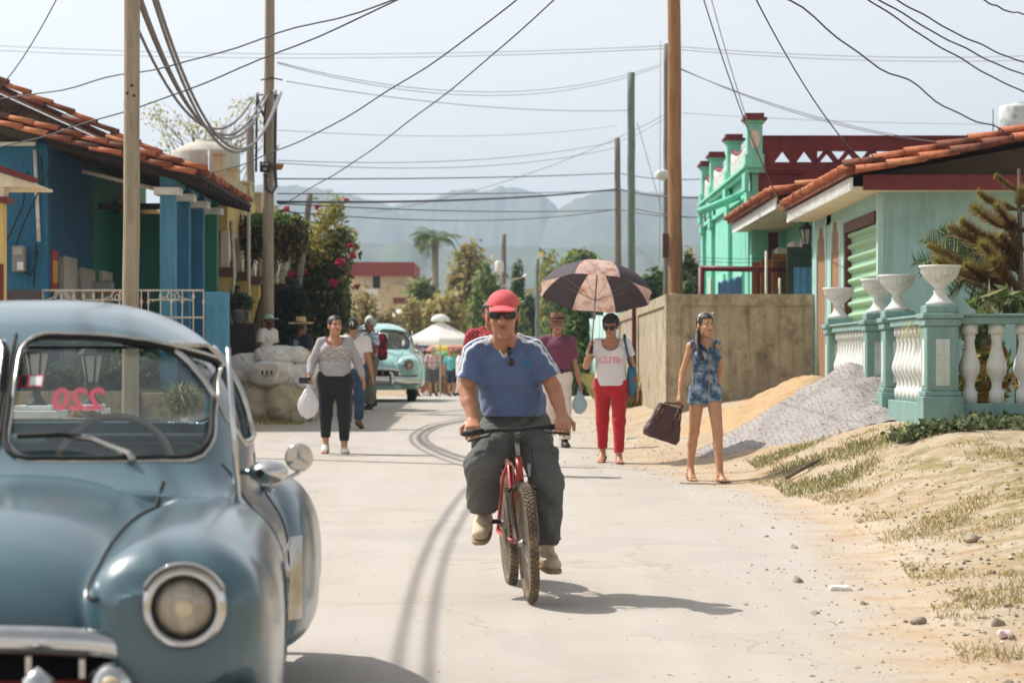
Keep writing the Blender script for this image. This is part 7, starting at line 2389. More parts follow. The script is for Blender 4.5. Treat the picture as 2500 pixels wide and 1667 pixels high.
ps = cloth(GI, 'playsuit', J, torso_prims(J, (.142, .116, .136), (.104, .086, .096), .046, bust=.82) + [('c', J['pelvis'] - V3(0, 0, .03), J['hipR'], .088, .08), ('c', J['pelvis'] - V3(0, 0, .03), J['hipL'], .088, .08)]
     + legs(J, 'R', (.086, .084), .27, True) + legs(J, 'L', (.086, .084), .27, True), [gneck, lambda p: np.where(p[:, 2] > J['chest'][2], armhole(p), -1)], .008, m_denim, None, .0028, (17, 12, 19), .7, k=.018)
zz = np.linspace(J['chest'][2] + .06, J['pelvis'][2] - .02, 22)
yy = surf_y(ps, [(.005, z) for z in zz])
MB().tube([(.005, y - .001, z) for y, z in zip(yy, zz) if y is not None], .0045, 5).build('zip', mat('brass_zip', srgb(176, 130, 66), .4, .1, 5, metal=.6), ps, local=True)
zz = J['waist'][2] + .03
xs = np.linspace(-.115, .115, 15); yy = surf_y(ps, [(x, zz) for x in xs])
MB().tube([(x, y - .001, zz) for x, y in zip(xs, yy) if y is not None], .004, 5).build('waist_seam', cloth_mat('dark_denim_seam', (36, 54, 76)), ps, local=True)
for s in (-1, 1):
 cs = [(s * (.02 + .085 * t), J['neck'][2] - .13 + .12 * t + .0) for t in np.linspace(0, 1, 7)]
 yy = surf_y(ps, [(x, z - .02) for x, z in cs])
 pts = [(x, (y if y is not None else -.05) - .006, z) for (x, z), y in zip(cs, yy)]
 MB().tube(pts, [.006, .012, .016, .018, .018, .016, .012], 6, flat=.4).build('collar', cloth_mat('dark_denim', (40, 60, 86)), ps, local=True)
def g_extra(q):
 return cone(q, (-.03, .06, -.02), (-.075, .045, -.09), .04, .024)
hr = hair_cap(GI, J, m_hbrown, cut_std(-.048, .074, -.07, .12), g_extra, .010, .0075)
bd = MB()
pts = []
for k in range(26):
 t = k / 25
 base = J['head'] + J['headM'] @ V3(-.080, .02, -.09) * .94
 end = J['chest'] + V3(-.075, -.125, -.06)
 q = base * (1 - t) + end * t + V3(-.03 * math.sin(math.pi * t), -.035 * math.sin(math.pi * t * .8), 0)
 pts.append(q)
bd.tube(pts, [.026 * (1 + .28 * abs(math.sin(k * 1.05))) * (1 - .35 * k / 25) if k < 20 else .020 * (1 + .6 * (k - 20) / 5 * (1 - (k - 20) / 5)) for k in range(26)], 9)
bd.build('braid', m_hbrown, hr, local=True)
MB().tube([J['head'] + J['headM'] @ V3(.089 * math.cos(a) * 1.0, -.005 - .0 * a, .03 + .098 * math.sin(a)) for a in np.linspace(.15, 2.99, 17)], .006, 6).build('headband', mat('silver_headband', srgb(206, 198, 186), .35, .1, 5, metal=.5), GI, local=True)
MB().lathe([(.001, -.012), (.014, 0), (.001, .012)], J['head'] + J['headM'] @ V3(.055, -.035, .118), 8).build('hair_flower', m_white, GI, local=True)
m_sand = mat('tan_sandal_sole', srgb(132, 104, 78), .8, .1, 6); m_strap = mat('dark_strap', srgb(46, 44, 46), .6, .1, 6)

def sandal(root, J, n, m=None, ms=None):
 k = J['k']; a = J['an' + n]; t = J['toe' + n]; u = unit(np.cross(t, V3(0, 0, 1))); up = unit(np.cross(u, t)); a0 = a - up * .045 * k
 def g(p):
  q = p - (a0 - up * .036 * k); al, la, ht = q @ t, q @ u, q @ up
  return np.maximum(((np.abs(al - .06 * k) / (.135 * k)) ** 3 + (np.abs(la) / (.045 * k)) ** 3) ** (1 / 3) * .045 - .045, np.abs(ht + .004) - .009)
 o = sdf_obj('sandal', g, *bounds([a0 - t * .1, a0 + t * .21], .08), .007, ms or m_sand, root, slack=2.5, project=0)
 sb = MB()
 sb.tube([a0 + t * .10 * k - u * .042 * k - up * .03, a0 + t * .09 * k + up * .012, a0 + t * .10 * k + u * .042 * k - up * .03], .007, 6)
 sb.tube([a0 + t * .15 * k - up * .012, a0 + t * .09 * k + up * .014], .006, 6)
 sb.tube([a0 - t * .045 * k + up * .02, a0 + t * .02 - u * .036 + up * .022, a0 + t * .05 + up * .03, a0 + t * .02 + u * .036 + up * .022, a0 - t * .045 * k + up * .02], .006, 6)
 sb.build('sandal_strap', m or m_strap, o, local=True)

for n in 'RL': sandal(GI, J, n)

# her handbag
hw_ = np.array(rotz(R(14)) @ (J['wrR'] + unit(J['wrR'] - J['elR']) * .09)) + np.array(GI.location)
BGp = V3(*P(1624, 1032, 22.8))
HBG = thing('handbag', BGp, 'dark brown leather handbag with buckled handles hanging from the girl in denim', 'handbag')
m_leath = mat('brown_leather', srgb(72, 40, 36), .42, .15, 7, .15, 50, coat=.15)
Mt = np.array(Matrix.Rotation(R(18), 3, 'Y'))
def fbag(p):
 q = p @ Mt
 w = .185 - .22 * (q[:, 2] + .16); w = np.where(q[:, 2] > -.12, w, .176 + .3 * (q[:, 2] + .12))
 dp = .085 - .17 * (q[:, 2] + .16)
 d = np.maximum(((np.abs(q[:, 0]) / w) ** 4 + (np.abs(q[:, 1]) / np.maximum(dp, .012)) ** 2.5) ** (1 / 3) * .08 - .08, np.abs(q[:, 2]) - .165)
 return d + wrinkle(p, (8, 6, 9), .004, .4)
sdf_obj('bag_body', fbag, (-.28, -.16, -.26), (.28, .16, .26), .0085, m_leath, HBG, slack=2.5)
loc_h = hw_ - BGp
for s in (-1, 1):
 for e in (0,):
  a = Mt @ V3(-.085, s * .03, .13); b = Mt @ V3(.085, s * .03, .13)
  tp_ = loc_h + V3(0, s * .012, -.015)
  MB().tube([a, a * .55 + tp_ * .45 + V3(-.035, 0, .03), tp_ + V3(-.025, 0, .0), tp_ + V3(.02, 0, .004), b * .55 + tp_ * .45 + V3(.045, 0, .02), b], .0085, 8).build('handle', m_leath, HBG, local=True)
for s in (-1, 1):
 c = Mt @ V3(s * .085, -.062, .09)
 bk_ = MB().tube([c + Mt @ V3(-.022, -.006, -.028), c + Mt @ V3(.022, -.006, -.028), c + Mt @ V3(.022, -.006, .028), c + Mt @ V3(-.022, -.006, .028)], .005, 6, closed=True)
 bk_.build('buckle', mat('brass_buckle', srgb(190, 160, 110), .3, .1, 6, metal=.8), HBG, local=True)
 MB().tube([Mt @ V3(s * .085, -.045, .16), Mt @ V3(s * .085, -.07, .08), Mt @ V3(s * .085, -.088, -.01)], .016, 8, flat=.3).build('handle_tab', m_leath, HBG, local=True)

# --- woman with the umbrella
J = stand(1.60, .168, .090, .15, armR=((-.105, -.05, -.235), (.045, -.20, .145)), armL=((.075, .03, -.255), (.045, -.03, -.24)))
bend_head(J, -10, 14); J['headS'] = .98
WX, WY = 1.07, 26.2
WW = thing('person', (WX, WY, gz(WX, WY)), 'woman in white slogan T shirt and bright red trousers under an umbrella', 'person', rz=R(-4))
skin_mesh(WW, J, (178, 128, 98), (.047, .038, .026), (.08, .05, .045, .034), {'R': dict(d=(.05, -.25, .9), n=(.9, -.4, 0), curl=.95, side=1, s=.95), 'L': dict(curl=.3)}, .0078, female=True, lips=(160, 92, 88), neck_r=.05)
m_tee = cloth_mat('white_tee', (222, 216, 216), var=.04)
def wneck(p):
 z = p[:, 2] - (J['neck'][2] - .035); r = np.sqrt((p[:, 0] / 1.0) ** 2 + (np.maximum(-z, 0) * 1.0) ** 2)
 return np.where(p[:, 1] < .035, .098 - r, np.where(z > 0, .07 - np.sqrt(p[:, 0] ** 2 + (p[:, 1] - .03) ** 2), -1))
te = cloth(WW, 'shirt', J, torso_prims(J, (.188, .158, .165), (.142, .118, .12), .056, bust=1.05) + sleeve(J, 'R', .5, .066, .066) + sleeve(J, 'L', .5, .066, .066), [((0, 0, J['pelvis'][2] - .03), (0, 0, -1)), wneck], .008, m_tee, None, .0036, (15, 11, 17), .2)
v, f = text_mesh('CUTE', .096, bold=.003)
V2 = [(a * 1.0 - .005, J['chest'][2] - .095 + b) for a, b in v]
yy = surf_y(te, V2)
MB().add([(a, (y if y is not None else -.12) - .003, b) for (a, b), y in zip(V2, yy)], f).build('slogan', mat('pink_print', srgb(230, 148, 168), .8, .1, 30), te, local=True)
m_redp = cloth_mat('red_denim', (178, 36, 44), var=.08)
cloth(WW, 'trousers', J, [('e', J['pelvis'] - V3(0, 0, .04), J['pelvis'] + V3(0, 0, .09), (1, 0, 0), (.168, .118), (.158, .108)), ('c', J['pelvis'] - V3(0, 0, .03), J['hipR'], .11, .10), ('c', J['pelvis'] - V3(0, 0, .03), J['hipL'], .11, .10)] + legs(J, 'R', (.098, .070, .050), .88) + legs(J, 'L', (.098, .070, .050), .88),
   [((0, 0, J['pelvis'][2] + .08), (0, 0, 1))], .0085, m_redp, None, .004, (14, 10, 22), 1.9)
hair_cap(WW, J, m_hblack, cut_std(-.050, .056, -.05, .25), None, .020, .008, .003)
glasses(WW, J, 1.0)
for n in 'RL': sandal(WW, J, n, mat('silver_strap', srgb(120, 112, 100), .5, .1, 6))
for n, m_ in (('R', m_porc), ('L', m_steel)):
 w = J['wr' + n]; dd = unit(w - J['el' + n])
 a1 = unit(np.cross(dd, V3(0, 1, .1))); a2 = np.cross(dd, a1)
 MB().tube([w - dd * .015 + (a1 * math.cos(t) + a2 * math.sin(t)) * .030 for t in np.linspace(0, 6.283, 15)[:-1]], .006, 6, closed=True).build('bracelet', m_, WW, local=True)
# shoulder bag
SBG = thing('shoulder_bag', (WX + .25, WY, gz(WX, WY) + .9), 'multicoloured cloth shoulder bag hanging at the red trousered woman side', 'bag')
m_multi = mat('patterned_cloth', srgb(64, 120, 138), .9, .3, 9, .3, 40, col2=srgb(150, 48, 52), thr=.54, wid=.03, ms=9, var2=.4)
sdf_obj('bag_body', lambda p: ell(p, (-.02, .03, -.02), (.055, .12, .19)) + wrinkle(p, (12, 9, 14), .01, .3), (-.13, -.18, -.28), (.12, .22, .24), .011, m_multi, SBG, slack=2)
MB().tube([(-.03, -.02, .14), (-.075, -.10, .30), (-.11, -.07, .47), (-.10, .03, .50), (-.05, .08, .3), (-.02, .06, .15)], .014, 7, flat=.4).build('strap', mat('teal_strap', srgb(44, 96, 112), .8, .1, 6), SBG, local=True)
# the umbrella
UP0, UP1 = V3(*P(1444, 858, 25.95)), V3(*P(1461, 628, 26.28))
UM = thing('umbrella', UP0, 'open umbrella with black and printed beige panels held over the woman in red trousers', 'umbrella')
ax = unit(UP1 - UP0); apex = UP1 - ax * .085 - UP0
a1 = unit(np.cross(ax, V3(0, 1, 0)) * -1); a1 = unit(V3(1, 0, 0) - ax * ax[0]); a2 = np.cross(ax, a1)
m_ublk = mat('black_umbrella_cloth', srgb(74, 66, 72), .75, .08, 8, trans=.15); m_uprt = mat('printed_umbrella_cloth', srgb(216, 188, 176), .8, .12, 14, trans=.35, col2=srgb(186, 136, 112), thr=.57, wid=.08, ms=11)
RU, HU = .63, .335
def dome(u, az_off, az):
 r = RU * math.sin(u * 1.25) / math.sin(1.25); h = HU * (1 - math.cos(u * 1.25)) / (1 - math.cos(1.25))
 r *= (1 - .075 * u * math.cos(az_off * 4) ** 2 * (1 if True else 0)); h += .02 * u * u * math.cos(az_off * 4) ** 2 * 0
 return apex + a1 * (r * math.cos(az)) + a2 * (r * math.sin(az)) - ax * h
for k in range(8):
 az0 = -math.pi / 2 + k * math.pi / 4
 n, mrow = 9, 12
 V = []; F = []
 for i in range(n):
  o_ = (i / (n - 1) - .5) * math.pi / 4
  for j in range(mrow):
   V.append(dome(j / (mrow - 1), o_, az0 + o_))
 for i in range(n - 1):
  for j in range(mrow - 1):
   a = i * mrow + j; F.append((a, a + 1, a + mrow + 1, a + mrow))
 MB().add(V, F, True).build('panel', m_uprt if k % 2 == 0 else m_ublk, UM, local=True)
 er = az0 + math.pi / 8
 rp = [dome(j / 9, math.pi / 8, er) - ax * .006 for j in range(10)]
 rb = MB().tube(rp, .003, 5); rb.tube([rp[6], apex - ax * .42], .0028, 5); rb.build('rib', m_steel, UM, local=True)
MB().tube([V3(0, 0, 0) + ax * .10, apex + ax * .085], .0075, 8).build('shaft', m_steel, UM, local=True)
MB().tube([V3(0, 0, 0) - ax * .02, ax * .11], .017, 10).build('grip', m_bblack, UM, local=True)

# --- grey top woman with phone and bag
J = stand(1.62, .160, .105, .05, armR=((-.115, -.02, -.225), (-.03, -.12, -.165)), armL=((.115, .0, -.22), (.055, -.07, -.20)))
bend_head(J, 20, -4)
GX_, GY_ = -2.08, 28.4
GW = thing('person', (GX_, GY_, gz(GX_, GY_)), 'woman in grey marled long sleeved top and black leggings holding a phone', 'person', rz=R(6))
skin_mesh(GW, J, (184, 132, 102), (.05, .04, .027), (.1, .062, .058, .036), {'R': dict(n=(.9, -.2, .3), curl=.8), 'L': dict(n=(-1, .0, 0), curl=.45)}, .008, female=True, lips=(150, 84, 82), neck_r=.053)
m_marl = mat('grey_marl_knit', attr=True, rough=.95, var=.16, vs=9, bump=.2, bs=50, stretch=(1.2, 1.2, 13), var2=.08)
def gw_paint(V):
 c = np.tile(np.array(srgb(168, 164, 164)), (len(V), 1))
 x, z = V[:, 0], V[:, 2] - J['chest'][2]
 band = (V[:, 1] < 0) & (z < .02) & (z > -.16) & (np.abs(x) < .15)
 pat = np.sin(38 * x + 3 * np.sin(70 * z)) * np.sin(62 * z + 2.2 * np.sin(44 * x + 1)) > .12
 c[band] = srgb(158, 150, 146); c[band & pat] = srgb(188, 182, 178)
 return c
cloth(GW, 'top', J, torso_prims(J, (.192, .178, .178), (.14, .135, .13), .058, bust=1.15, belly=.95) + sleeve(J, 'R', .92, .062, .050, True) + sleeve(J, 'L', .92, .062, .050, True),
   [((0, 0, J['pelvis'][2] + .03), (0, 0, -1)), lambda p: np.where(p[:, 1] < .035, .108 - np.sqrt(p[:, 0] ** 2 + (np.maximum(J['neck'][2] - .03 - p[:, 2], 0) * 1.25) ** 2), np.where(p[:, 2] > J['neck'][2] - .03, .075 - np.sqrt(p[:, 0] ** 2 + (p[:, 1] - .03) ** 2), -1))], .008, m_marl, gw_paint, .0036, (13, 10, 18), .9)
m_legg = cloth_mat('black_leggings', (34, 33, 36), var=.1, bump=.05)
cloth(GW, 'leggings', J, [('e', J['pelvis'] - V3(0, 0, .05), J['pelvis'] + V3(0, 0, .10), (1, 0, 0), (.195, .14), (.18, .125)), ('c', J['pelvis'] - V3(0, 0, .03), J['hipR'], .13, .118), ('c', J['pelvis'] - V3(0, 0, .03), J['hipL'], .13, .118)] + legs(J, 'R', (.118, .082, .052), .80) + legs(J, 'L', (.118, .082, .052), .80),
   [((0, 0, J['pelvis'][2] + .09), (0, 0, 1))], .009, m_legg, None, .001, (10, 8, 15), 1.9)
hair_cap(GW, J, m_hblack, cut_std(-.055, .076, -.05, .15), lambda q: ell(q, (0, .115, .0), (.045, .04, .045)), .007, .008)
for n in 'RL': shoe(GW, J, n, m_white if n == 'L' else mat('white_black_shoe', srgb(214, 210, 206), .7, .1, 6), 'shoe', .009, m_sole, low=True, s=.95)
hand = np.array(rotz(R(6)) @ (J['wrR'] + unit(J['wrR'] - J['elR']) * .085)) + V3(GX_, GY_, gz(GX_, GY_))
ph = MB().cbox(tuple(hand + V3(-.04, -.035, .015)), (.14, .012, .07), 0).build('phone', mat('dark_phone', srgb(26, 34, 44), .2, .0, coat=.5), None, .004)
tag(ph, 'dark phone held flat by the woman in the grey top', 'phone')

def plastic_bag(pos, w, h, label, col=(226, 224, 226), tr=.3, seed=.3):
 t = thing('plastic_bag', pos, label, 'plastic bag')
 m = mat('thin_plastic_%d' % col[0], srgb(*col), .35, .05, 6, .25, 30, trans=tr, spec=.5)
 def f(p):
  z = p[:, 2]
  b = ell(p, (0, 0, -h * .62), (w * .5, w * .36, h * .36))
  b = smin(b, cone(p, (0, 0, -h * .45), (0, 0, -h * .04), w * .26, .018), .08)
  return b + wrinkle(p, (22, 15, 4), .010, seed)
 sdf_obj('bag_body', f, (-w * .7, -w * .55, -h * 1.1), (w * .7, w * .55, .05), .009, m, t, slack=2)
 hb = MB()
 for s in (-1, 1): hb.tube([(s * .012, 0, -h * .12), (s * .03, 0, -h * .02), (s * .02, 0, .035), (0, 0, .05)], .007, 6)
 hb.build('bag_handles', m, t, local=True)

plastic_bag(tuple(hand + V3(.0, -.03, -.03)), .23, .40, 'full white plastic carrier bag hanging from the phone hand')

# --- simpler figures further off
def figure(label, x, y, rz, h, skin, top, bottom, hairm=None, haircut=None, long_top=False, sleeve_t=.62, shorts=None, shoes=None, hh=.011, w=1.0, J=None, z=None, group=None, hem=.0, extra_hair=None, female=False, eyes=True, tpaint=None, bare=False, brow=(60, 50, 44), lw=1.0, seed=.5):
 J = J or stand(h, .178 * w, .088 * w, .07)
 zz = gz(x, y) if z is None else z
 t = thing('person', (x, y, zz), label, 'person', group, rz=rz)
 skin_mesh(t, J, skin, (.044 * w, .037 * w, .026), (.08, .05, .045, .034), None, hh, foot=bare or (shoes is None), female=female, eyes=eyes, brow=brow)
 tp_ = torso_prims(J, (.172 * w, .158 * w, .178 * w), (.122 * w, .115 * w, .118 * w), .056, bust=.95 if female else 0)
 for n in 'RL': tp_ += sleeve(J, n, .92, .06 * w, .05 * w, True) if long_top else sleeve(J, n, sleeve_t, .066 * w, .07 * w)
 cloth(t, 'shirt', J, tp_, [((0, 0, J['pelvis'][2] - .0 + hem), (0, 0, -1)), lambda p: np.where(p[:, 2] > J['neck'][2] - .03, .066 - np.sqrt((p[:, 0] - J['neck'][0]) ** 2 + (p[:, 1] - J['neck'][1]) ** 2), -1)], hh, top, tpaint, .005, (14, 10, 16), seed)
 lg = [('e', J['pelvis'] - V3(0, 0, .05), J['pelvis'] + V3(0, 0, .10), (1, 0, 0), (.165 * w, .12 * w), (.158 * w, .112 * w)), ('c', J['pelvis'] - V3(0, 0, .03), J['hipR'], .11 * w, .1 * w), ('c', J['pelvis'] - V3(0, 0, .03), J['hipL'], .11 * w, .1 * w)]
 for n in 'RL': lg += legs(J, n, (.1 * w, .098 * w), shorts, True) if shorts else legs(J, n, (.1 * w * lw, .082 * w * lw, .068 * lw), .95)
 cloth(t, 'shorts' if shorts else 'trousers', J, lg, [((0, 0, J['pelvis'][2] + .09), (0, 0, 1))], hh, bottom, None, .0055, (13, 10, 15), seed + 1)
 if hairm: hair_cap(t, J, hairm, haircut or cut_std(-.045, .07, -.05, .2), extra_hair, .012, hh)
 if shoes:
  for n in 'RL': shoe(t, J, n, shoes, h=hh)
 return t, J

m_navy = cloth_mat('navy_tee', (38, 50, 66)); m_jean = cloth_mat('blue_jeans', (52, 72, 96), var=.2); m_khaki = cloth_mat('grey_khaki_cloth', (110, 106, 92)); m_dsh = mat('dark_shoe', srgb(44, 40, 40), .6, .1, 6)
m_purple = cloth_mat('plum_polo', (112, 58, 80)); m_wtr = cloth_mat('off_white_trousers', (218, 202, 190)); m_wsh = cloth_mat('white_cotton', (220, 214, 208)); m_dkt = cloth_mat('black_tee', (36, 36, 40))
# old man in plum polo and brown hat
J = stand(1.64, .170, .085, .09, armL=((.05, .02, -.27), (.06, -.05, -.25)), armR=((-.05, .02, -.27), (-.02, -.05, -.25)))
OM, J = figure('old man in brown felt hat and plum polo shirt behind the bicycle rider', .56, 30.0, R(2), 1.64, (166, 116, 90), m_purple, m_wtr, m_hgrey, lambda q: np.maximum(np.maximum(-(q[:, 1] - .0), q[:, 2] - .07), -.04 - q[:, 2]), sleeve_t=.78, shoes=m_dsh, hh=.0095, w=.98, J=J, hem=.02, brow=(110, 98, 90))
hat(OM, J, mat('brown_felt', srgb(142, 102, 84), .9, .1, 8), mat('dark_hat_band', srgb(64, 44, 42), .8), .052, .08, up=.08)
MB().tube([J['pelvis'] + V3(.16 * math.cos(a), -.0 + .118 * math.sin(a), .055) for a in np.linspace(0, 6.283, 25)[:-1]], .018, 6, closed=True).build('belt', m_strap, OM, local=True)
cl = MB()
for s in (-1, 1): cl.tube([J['neck'] + V3(s * .075, .02, -.005), J['neck'] + V3(s * .07, -.05, -.02), J['neck'] + V3(s * .03, -.10, -.07)], [.016, .018, .012], 6, flat=.5)
cl.build('collar', m_purple, OM, local=True)
glasses(OM, J, .8, mat('clear_spectacles', srgb(120, 96, 84), .3))
hnd = np.array(J['wrL'] + unit(J['wrL'] - J['elL']) * .09) + V3(.56, 30.0, gz(.56, 30))
plastic_bag(tuple(hnd + V3(-.02, 0, -.02)), .16, .28, 'small translucent plastic bag carried by the old man in plum polo', (190, 206, 214), .5, 1.3)
# red checked shirt man hidden behind the rider
def checks(c0, c1, c2, fq=60.0):
 def g(V):
  c = np.tile(np.array(srgb(*c0)), (len(V), 1))
  a = np.sin(V[:, 0] * fq) > .55; b = np.sin(V[:, 2] * fq) > .55
  c[a | b] = srgb(*c1); c[a & b] = srgb(*c2)
  return c
 return g
m_check = mat('checked_cloth', attr=True, rough=.9, var=.08, vs=6, bump=.15, bs=60)
RM, J = figure('dark haired man in red checked shirt walking behind the bicycle rider', -.21, 24.0, R(4), 1.72, (160, 108, 80), m_check, m_khaki, m_hblack, None, shoes=m_dsh, tpaint=checks((172, 56, 58), (128, 34, 40), (196, 120, 118), 150), hh=.0095)
# woman with bow, seen from behind
BW, J = figure('woman with black hair in a white bow, white blouse and blue jeans seen from behind', PX(862, 36), 36, R(172), 1.64, (170, 120, 92), m_wsh, m_jean, m_hblack, lambda q: np.maximum(-(q[:, 1] + .02), -.10 - q[:, 2]), shoes=mat('tan_shoe', srgb(120, 88, 66), .7), hh=.011, w=1.08, female=True, extra_hair=lambda q: ell(q, (0, .07, .08), (.05, .05, .05)), lw=.92)
bo = MB()
for s in (-1, 1): bo.tube([J['head'] + V3(s * .006, .125, .085), J['head'] + V3(s * .022, .135, .06), J['head'] + V3(s * .02, .135, .02)], [.014, .018, .012], 6, flat=.5)
bo.build('hair_bow', m_white, BW, local=True)
MB().tube([J['neck'] + V3(-.11, .08, .01), J['chest'] + V3(.0, .14, .06), J['waist'] + V3(.13, .1, 0)], .008, 6).build('bag_strap', m_bframe, BW, local=True)
# grey haired man with plaid shirt
GM, J = figure('grey haired man in pale blue plaid shirt and olive trousers beside the turquoise car', PX(905, 45), 45, R(-62), 1.70, (142, 94, 72), m_check, m_khaki, m_hgrey, None, shoes=m_dsh, tpaint=checks((150, 172, 200), (226, 226, 226), (100, 120, 160), 70), hh=.012, brow=(150, 146, 140), lw=1.12, J=stand(1.70, .178, .09, .08, armL=((.06, .0, -.26), (-.08, -.16, -.12)), armR=((-.06, .0, -.26), (.08, -.16, -.12))))
bp_o = sdf_obj('backpack', lambda p: rbox(p, (0, .19, 0), (.16, .10, .24), .07) + wrinkle(p, (10, 8, 11), .01, .2), (-.25, .02, -.32), (.25, .38, .32), .016, mat('red_black_cloth', srgb(150, 34, 40), .85, .2, 6, .3, 40, col2=srgb(36, 30, 32), thr=.5, wid=.05, ms=5), None, slack=2)
bp_o.location = Vector(GM.location) + Vector((0, 0, J['chest'][2] - .12)); bp_o.rotation_euler.z = R(-62)
tag(bp_o, 'red and black backpack worn by the grey haired man', 'backpack')
# straw hat man
SM, J = figure('man in wide straw hat and navy T shirt standing by the sacks', PX(735, 41.5), 41.5, R(140), 1.66, (120, 76, 56), m_navy, m_jean, m_hblack, None, shoes=m_dsh, hh=.011)
hat(SM, J, mat('straw_weave', srgb(206, 178, 132), .85, .12, 12, .4, 80), mat('straw_band', srgb(80, 62, 50), .8), .125, .105, up=.10)
V = []; F = []
for k in range(20):
 a = 2 * math.pi * k / 20; V.append((.065 * math.cos(a), .07 * math.sin(a)))
bvh = BVHTree.FromPolygons([v_.co for v_ in SM.children[1].data.vertices], [p_.vertices for p_ in SM.children[1].data.polygons])
pp = []
for a, b in [(0, 0)] + V:
 h_ = bvh.ray_cast(Vector((a, 1, J['chest'][2] + b - .0)), Vector((0, -1, 0)))
 pp.append((a, (h_[0].y if h_[0] is not None else .12) + .003, J['chest'][2] + b))
MB().add(pp, [(0, k + 1, (k + 1) % 20 + 1) for k in range(20)]).build('back_print', mat('pale_print', srgb(150, 176, 178), .8, .3, 30), SM, local=True)
# man with green and white cap
CM, J = figure('man in pale shirt and green and white cap bending over the sacks', PX(640, 43), 43, R(55), 1.66, (100, 66, 50), m_wsh, m_navy, None, None, shoes=m_dsh, hh=.011, J=stand(1.62, .178, .088, .0, lean=.14))
J2 = J
def f_cap2(p):
 q = ((p - J2['head']) @ J2['headM']) / J2['headS']
 d = np.maximum(ell(q, (0, .020, .058), (.084, .103, .078)), .045 - q[:, 2] - .05 * q[:, 1])
 return np.minimum(d, np.maximum(ell(q, (0, -.12, .05), (.07, .07, .03)), np.abs(q[:, 2] - .048) - .008)) * J2['headS']
sdf_obj('cap', f_cap2, J['head'] - V3(.16, .3, .1), J['head'] + V3(.16, .2, .2), .009, mat('green_white_cap', srgb(150, 186, 158), .8, .1, 6, col2=srgb(206, 214, 210), thr=.5, wid=.03, ms=9), CM, slack=2)
# people in the porches
figure('dark haired woman in black standing inside the blue porch', PX(352, 39.5), 39.5, R(-70), 1.60, (110, 72, 56), m_dkt, m_dkt, m_hblack, cut_std(-.04, .07, -.13, .1), shoes=m_dsh, hh=.014, z=.95, female=True, extra_hair=lambda q: ell(q, (0, .06, -.05), (.08, .06, .11)))
boxes('arcade_floor', m_conc, YB_, ((XY - 1.7, 43.3, .2), (XY + .3, 57.8, 1.08)))
figure('man in black with folded arms under the yellow arcade', PX(578, 44.6), 44.6, R(20), 1.70, (112, 74, 56), m_dkt, m_dkt, m_hblack, None, shoes=m_dsh, hh=.014, z=1.08)
# market crowd
mk = 'people at the market stalls'
mch2 = mat('checked_cloth_far', attr=True, rough=.9, var=.05, vs=3)
figure('man in pale checked shirt and checked shorts walking to the market stalls', PX(1058, 80), 80, R(178), 1.66, (176, 126, 100), mch2, mch2 if False else cloth_mat('dark_check_shorts', (84, 84, 92), var=.3, vs=20), m_hgrey, lambda q: np.maximum(-(q[:, 1] + .0), -.06 - q[:, 2]), shorts=.9, shoes=m_dsh, hh=.018, group=mk, tpaint=checks((206, 184, 184), (176, 150, 156), (160, 134, 142), 40), w=1.1, eyes=False)
figure('woman in turquoise top and dark cropped trousers at the market', PX(1103, 84), 84, R(160), 1.64, (176, 126, 100), cloth_mat('turquoise_top', (96, 176, 176)), cloth_mat('dark_cropped', (40, 46, 60)), mat('fair_hair', srgb(150, 110, 72), .6), lambda q: np.maximum(-(q[:, 1] + .0), -.10 - q[:, 2]), shorts=.95, shoes=m_dsh, hh=.018, group=mk, w=1.15, female=True, eyes=False)
figure('brown haired woman in white dress at the market', PX(1122, 81), 81, R(100), 1.62, (176, 126, 100), m_wsh, m_wtr, mat('brown_hair', srgb(122, 80, 52), .6), lambda q: np.maximum(-(q[:, 1] + .02), -.14 - q[:, 2]), shoes=m_dsh, hh=.018, group=mk, female=True, eyes=False)
figure('dark haired youth in grey vest and denim shorts at the market', PX(1035, 86), 86, R(170), 1.66, (150, 104, 80), cloth_mat('grey_vest', (150, 140, 140)), cloth_mat('grey_denim_shorts', (84, 96, 104)), m_hblack, lambda q: np.maximum(-(q[:, 1] + .0), -.06 - q[:, 2]), shorts=.8, shoes=m_white, hh=.018, group=mk, eyes=False)
MC, J = figure('man in grey cap standing beside the turquoise car', PX(1016, 78), 78, R(150), 1.70, (170, 120, 94), m_wsh, cloth_mat('grey_denim_shorts', (84, 96, 104)), mat('grey_cap', srgb(120, 112, 104), .8), lambda q: np.maximum(.04 - q[:, 2], -1), shorts=.85, shoes=m_dsh, hh=.018, group=mk, eyes=False)
print('people', time.time() - T0)

# ------------------------------------------------------------------ piles, sacks, plants, stones, market
def mound(name, label, cat, c, r, hgt, m, px=1.0, seed=0.0, n=70):
 t = thing(name, (c[0], c[1], gz(*c)), label, cat)
 xs = np.linspace(-1, 1, n)
 A, B = np.meshgrid(xs, xs, indexing='ij')
 X = c[0] + A * r[0]; Y = c[1] + B * r[1]
 rad = np.sqrt(A ** 2 + B ** 2) + .09 * np.sin(5 * np.arctan2(B, A) + seed) * np.sqrt(A ** 2 + B ** 2)
 prof = np.clip(1 - rad, 0, 1) ** px; prof = np.where(prof < .24, prof * prof / .48, prof - .12) * 1.12
 Z = ground_z(X, Y) + hgt * prof + .07 * _n2(X, Y, 3.1, seed) * np.minimum(prof * 3, 1) + .035 * _n2(X, Y, 7, seed) * np.minimum(prof * 4, 1) + .014 * _n2(X, Y, 19, seed) * (prof > 0) - .03 * (rad >= .99)
 link('heap', grid_mesh('heap', X, Y, Z, m, True), t)
 return t, X, Y, Z, rad

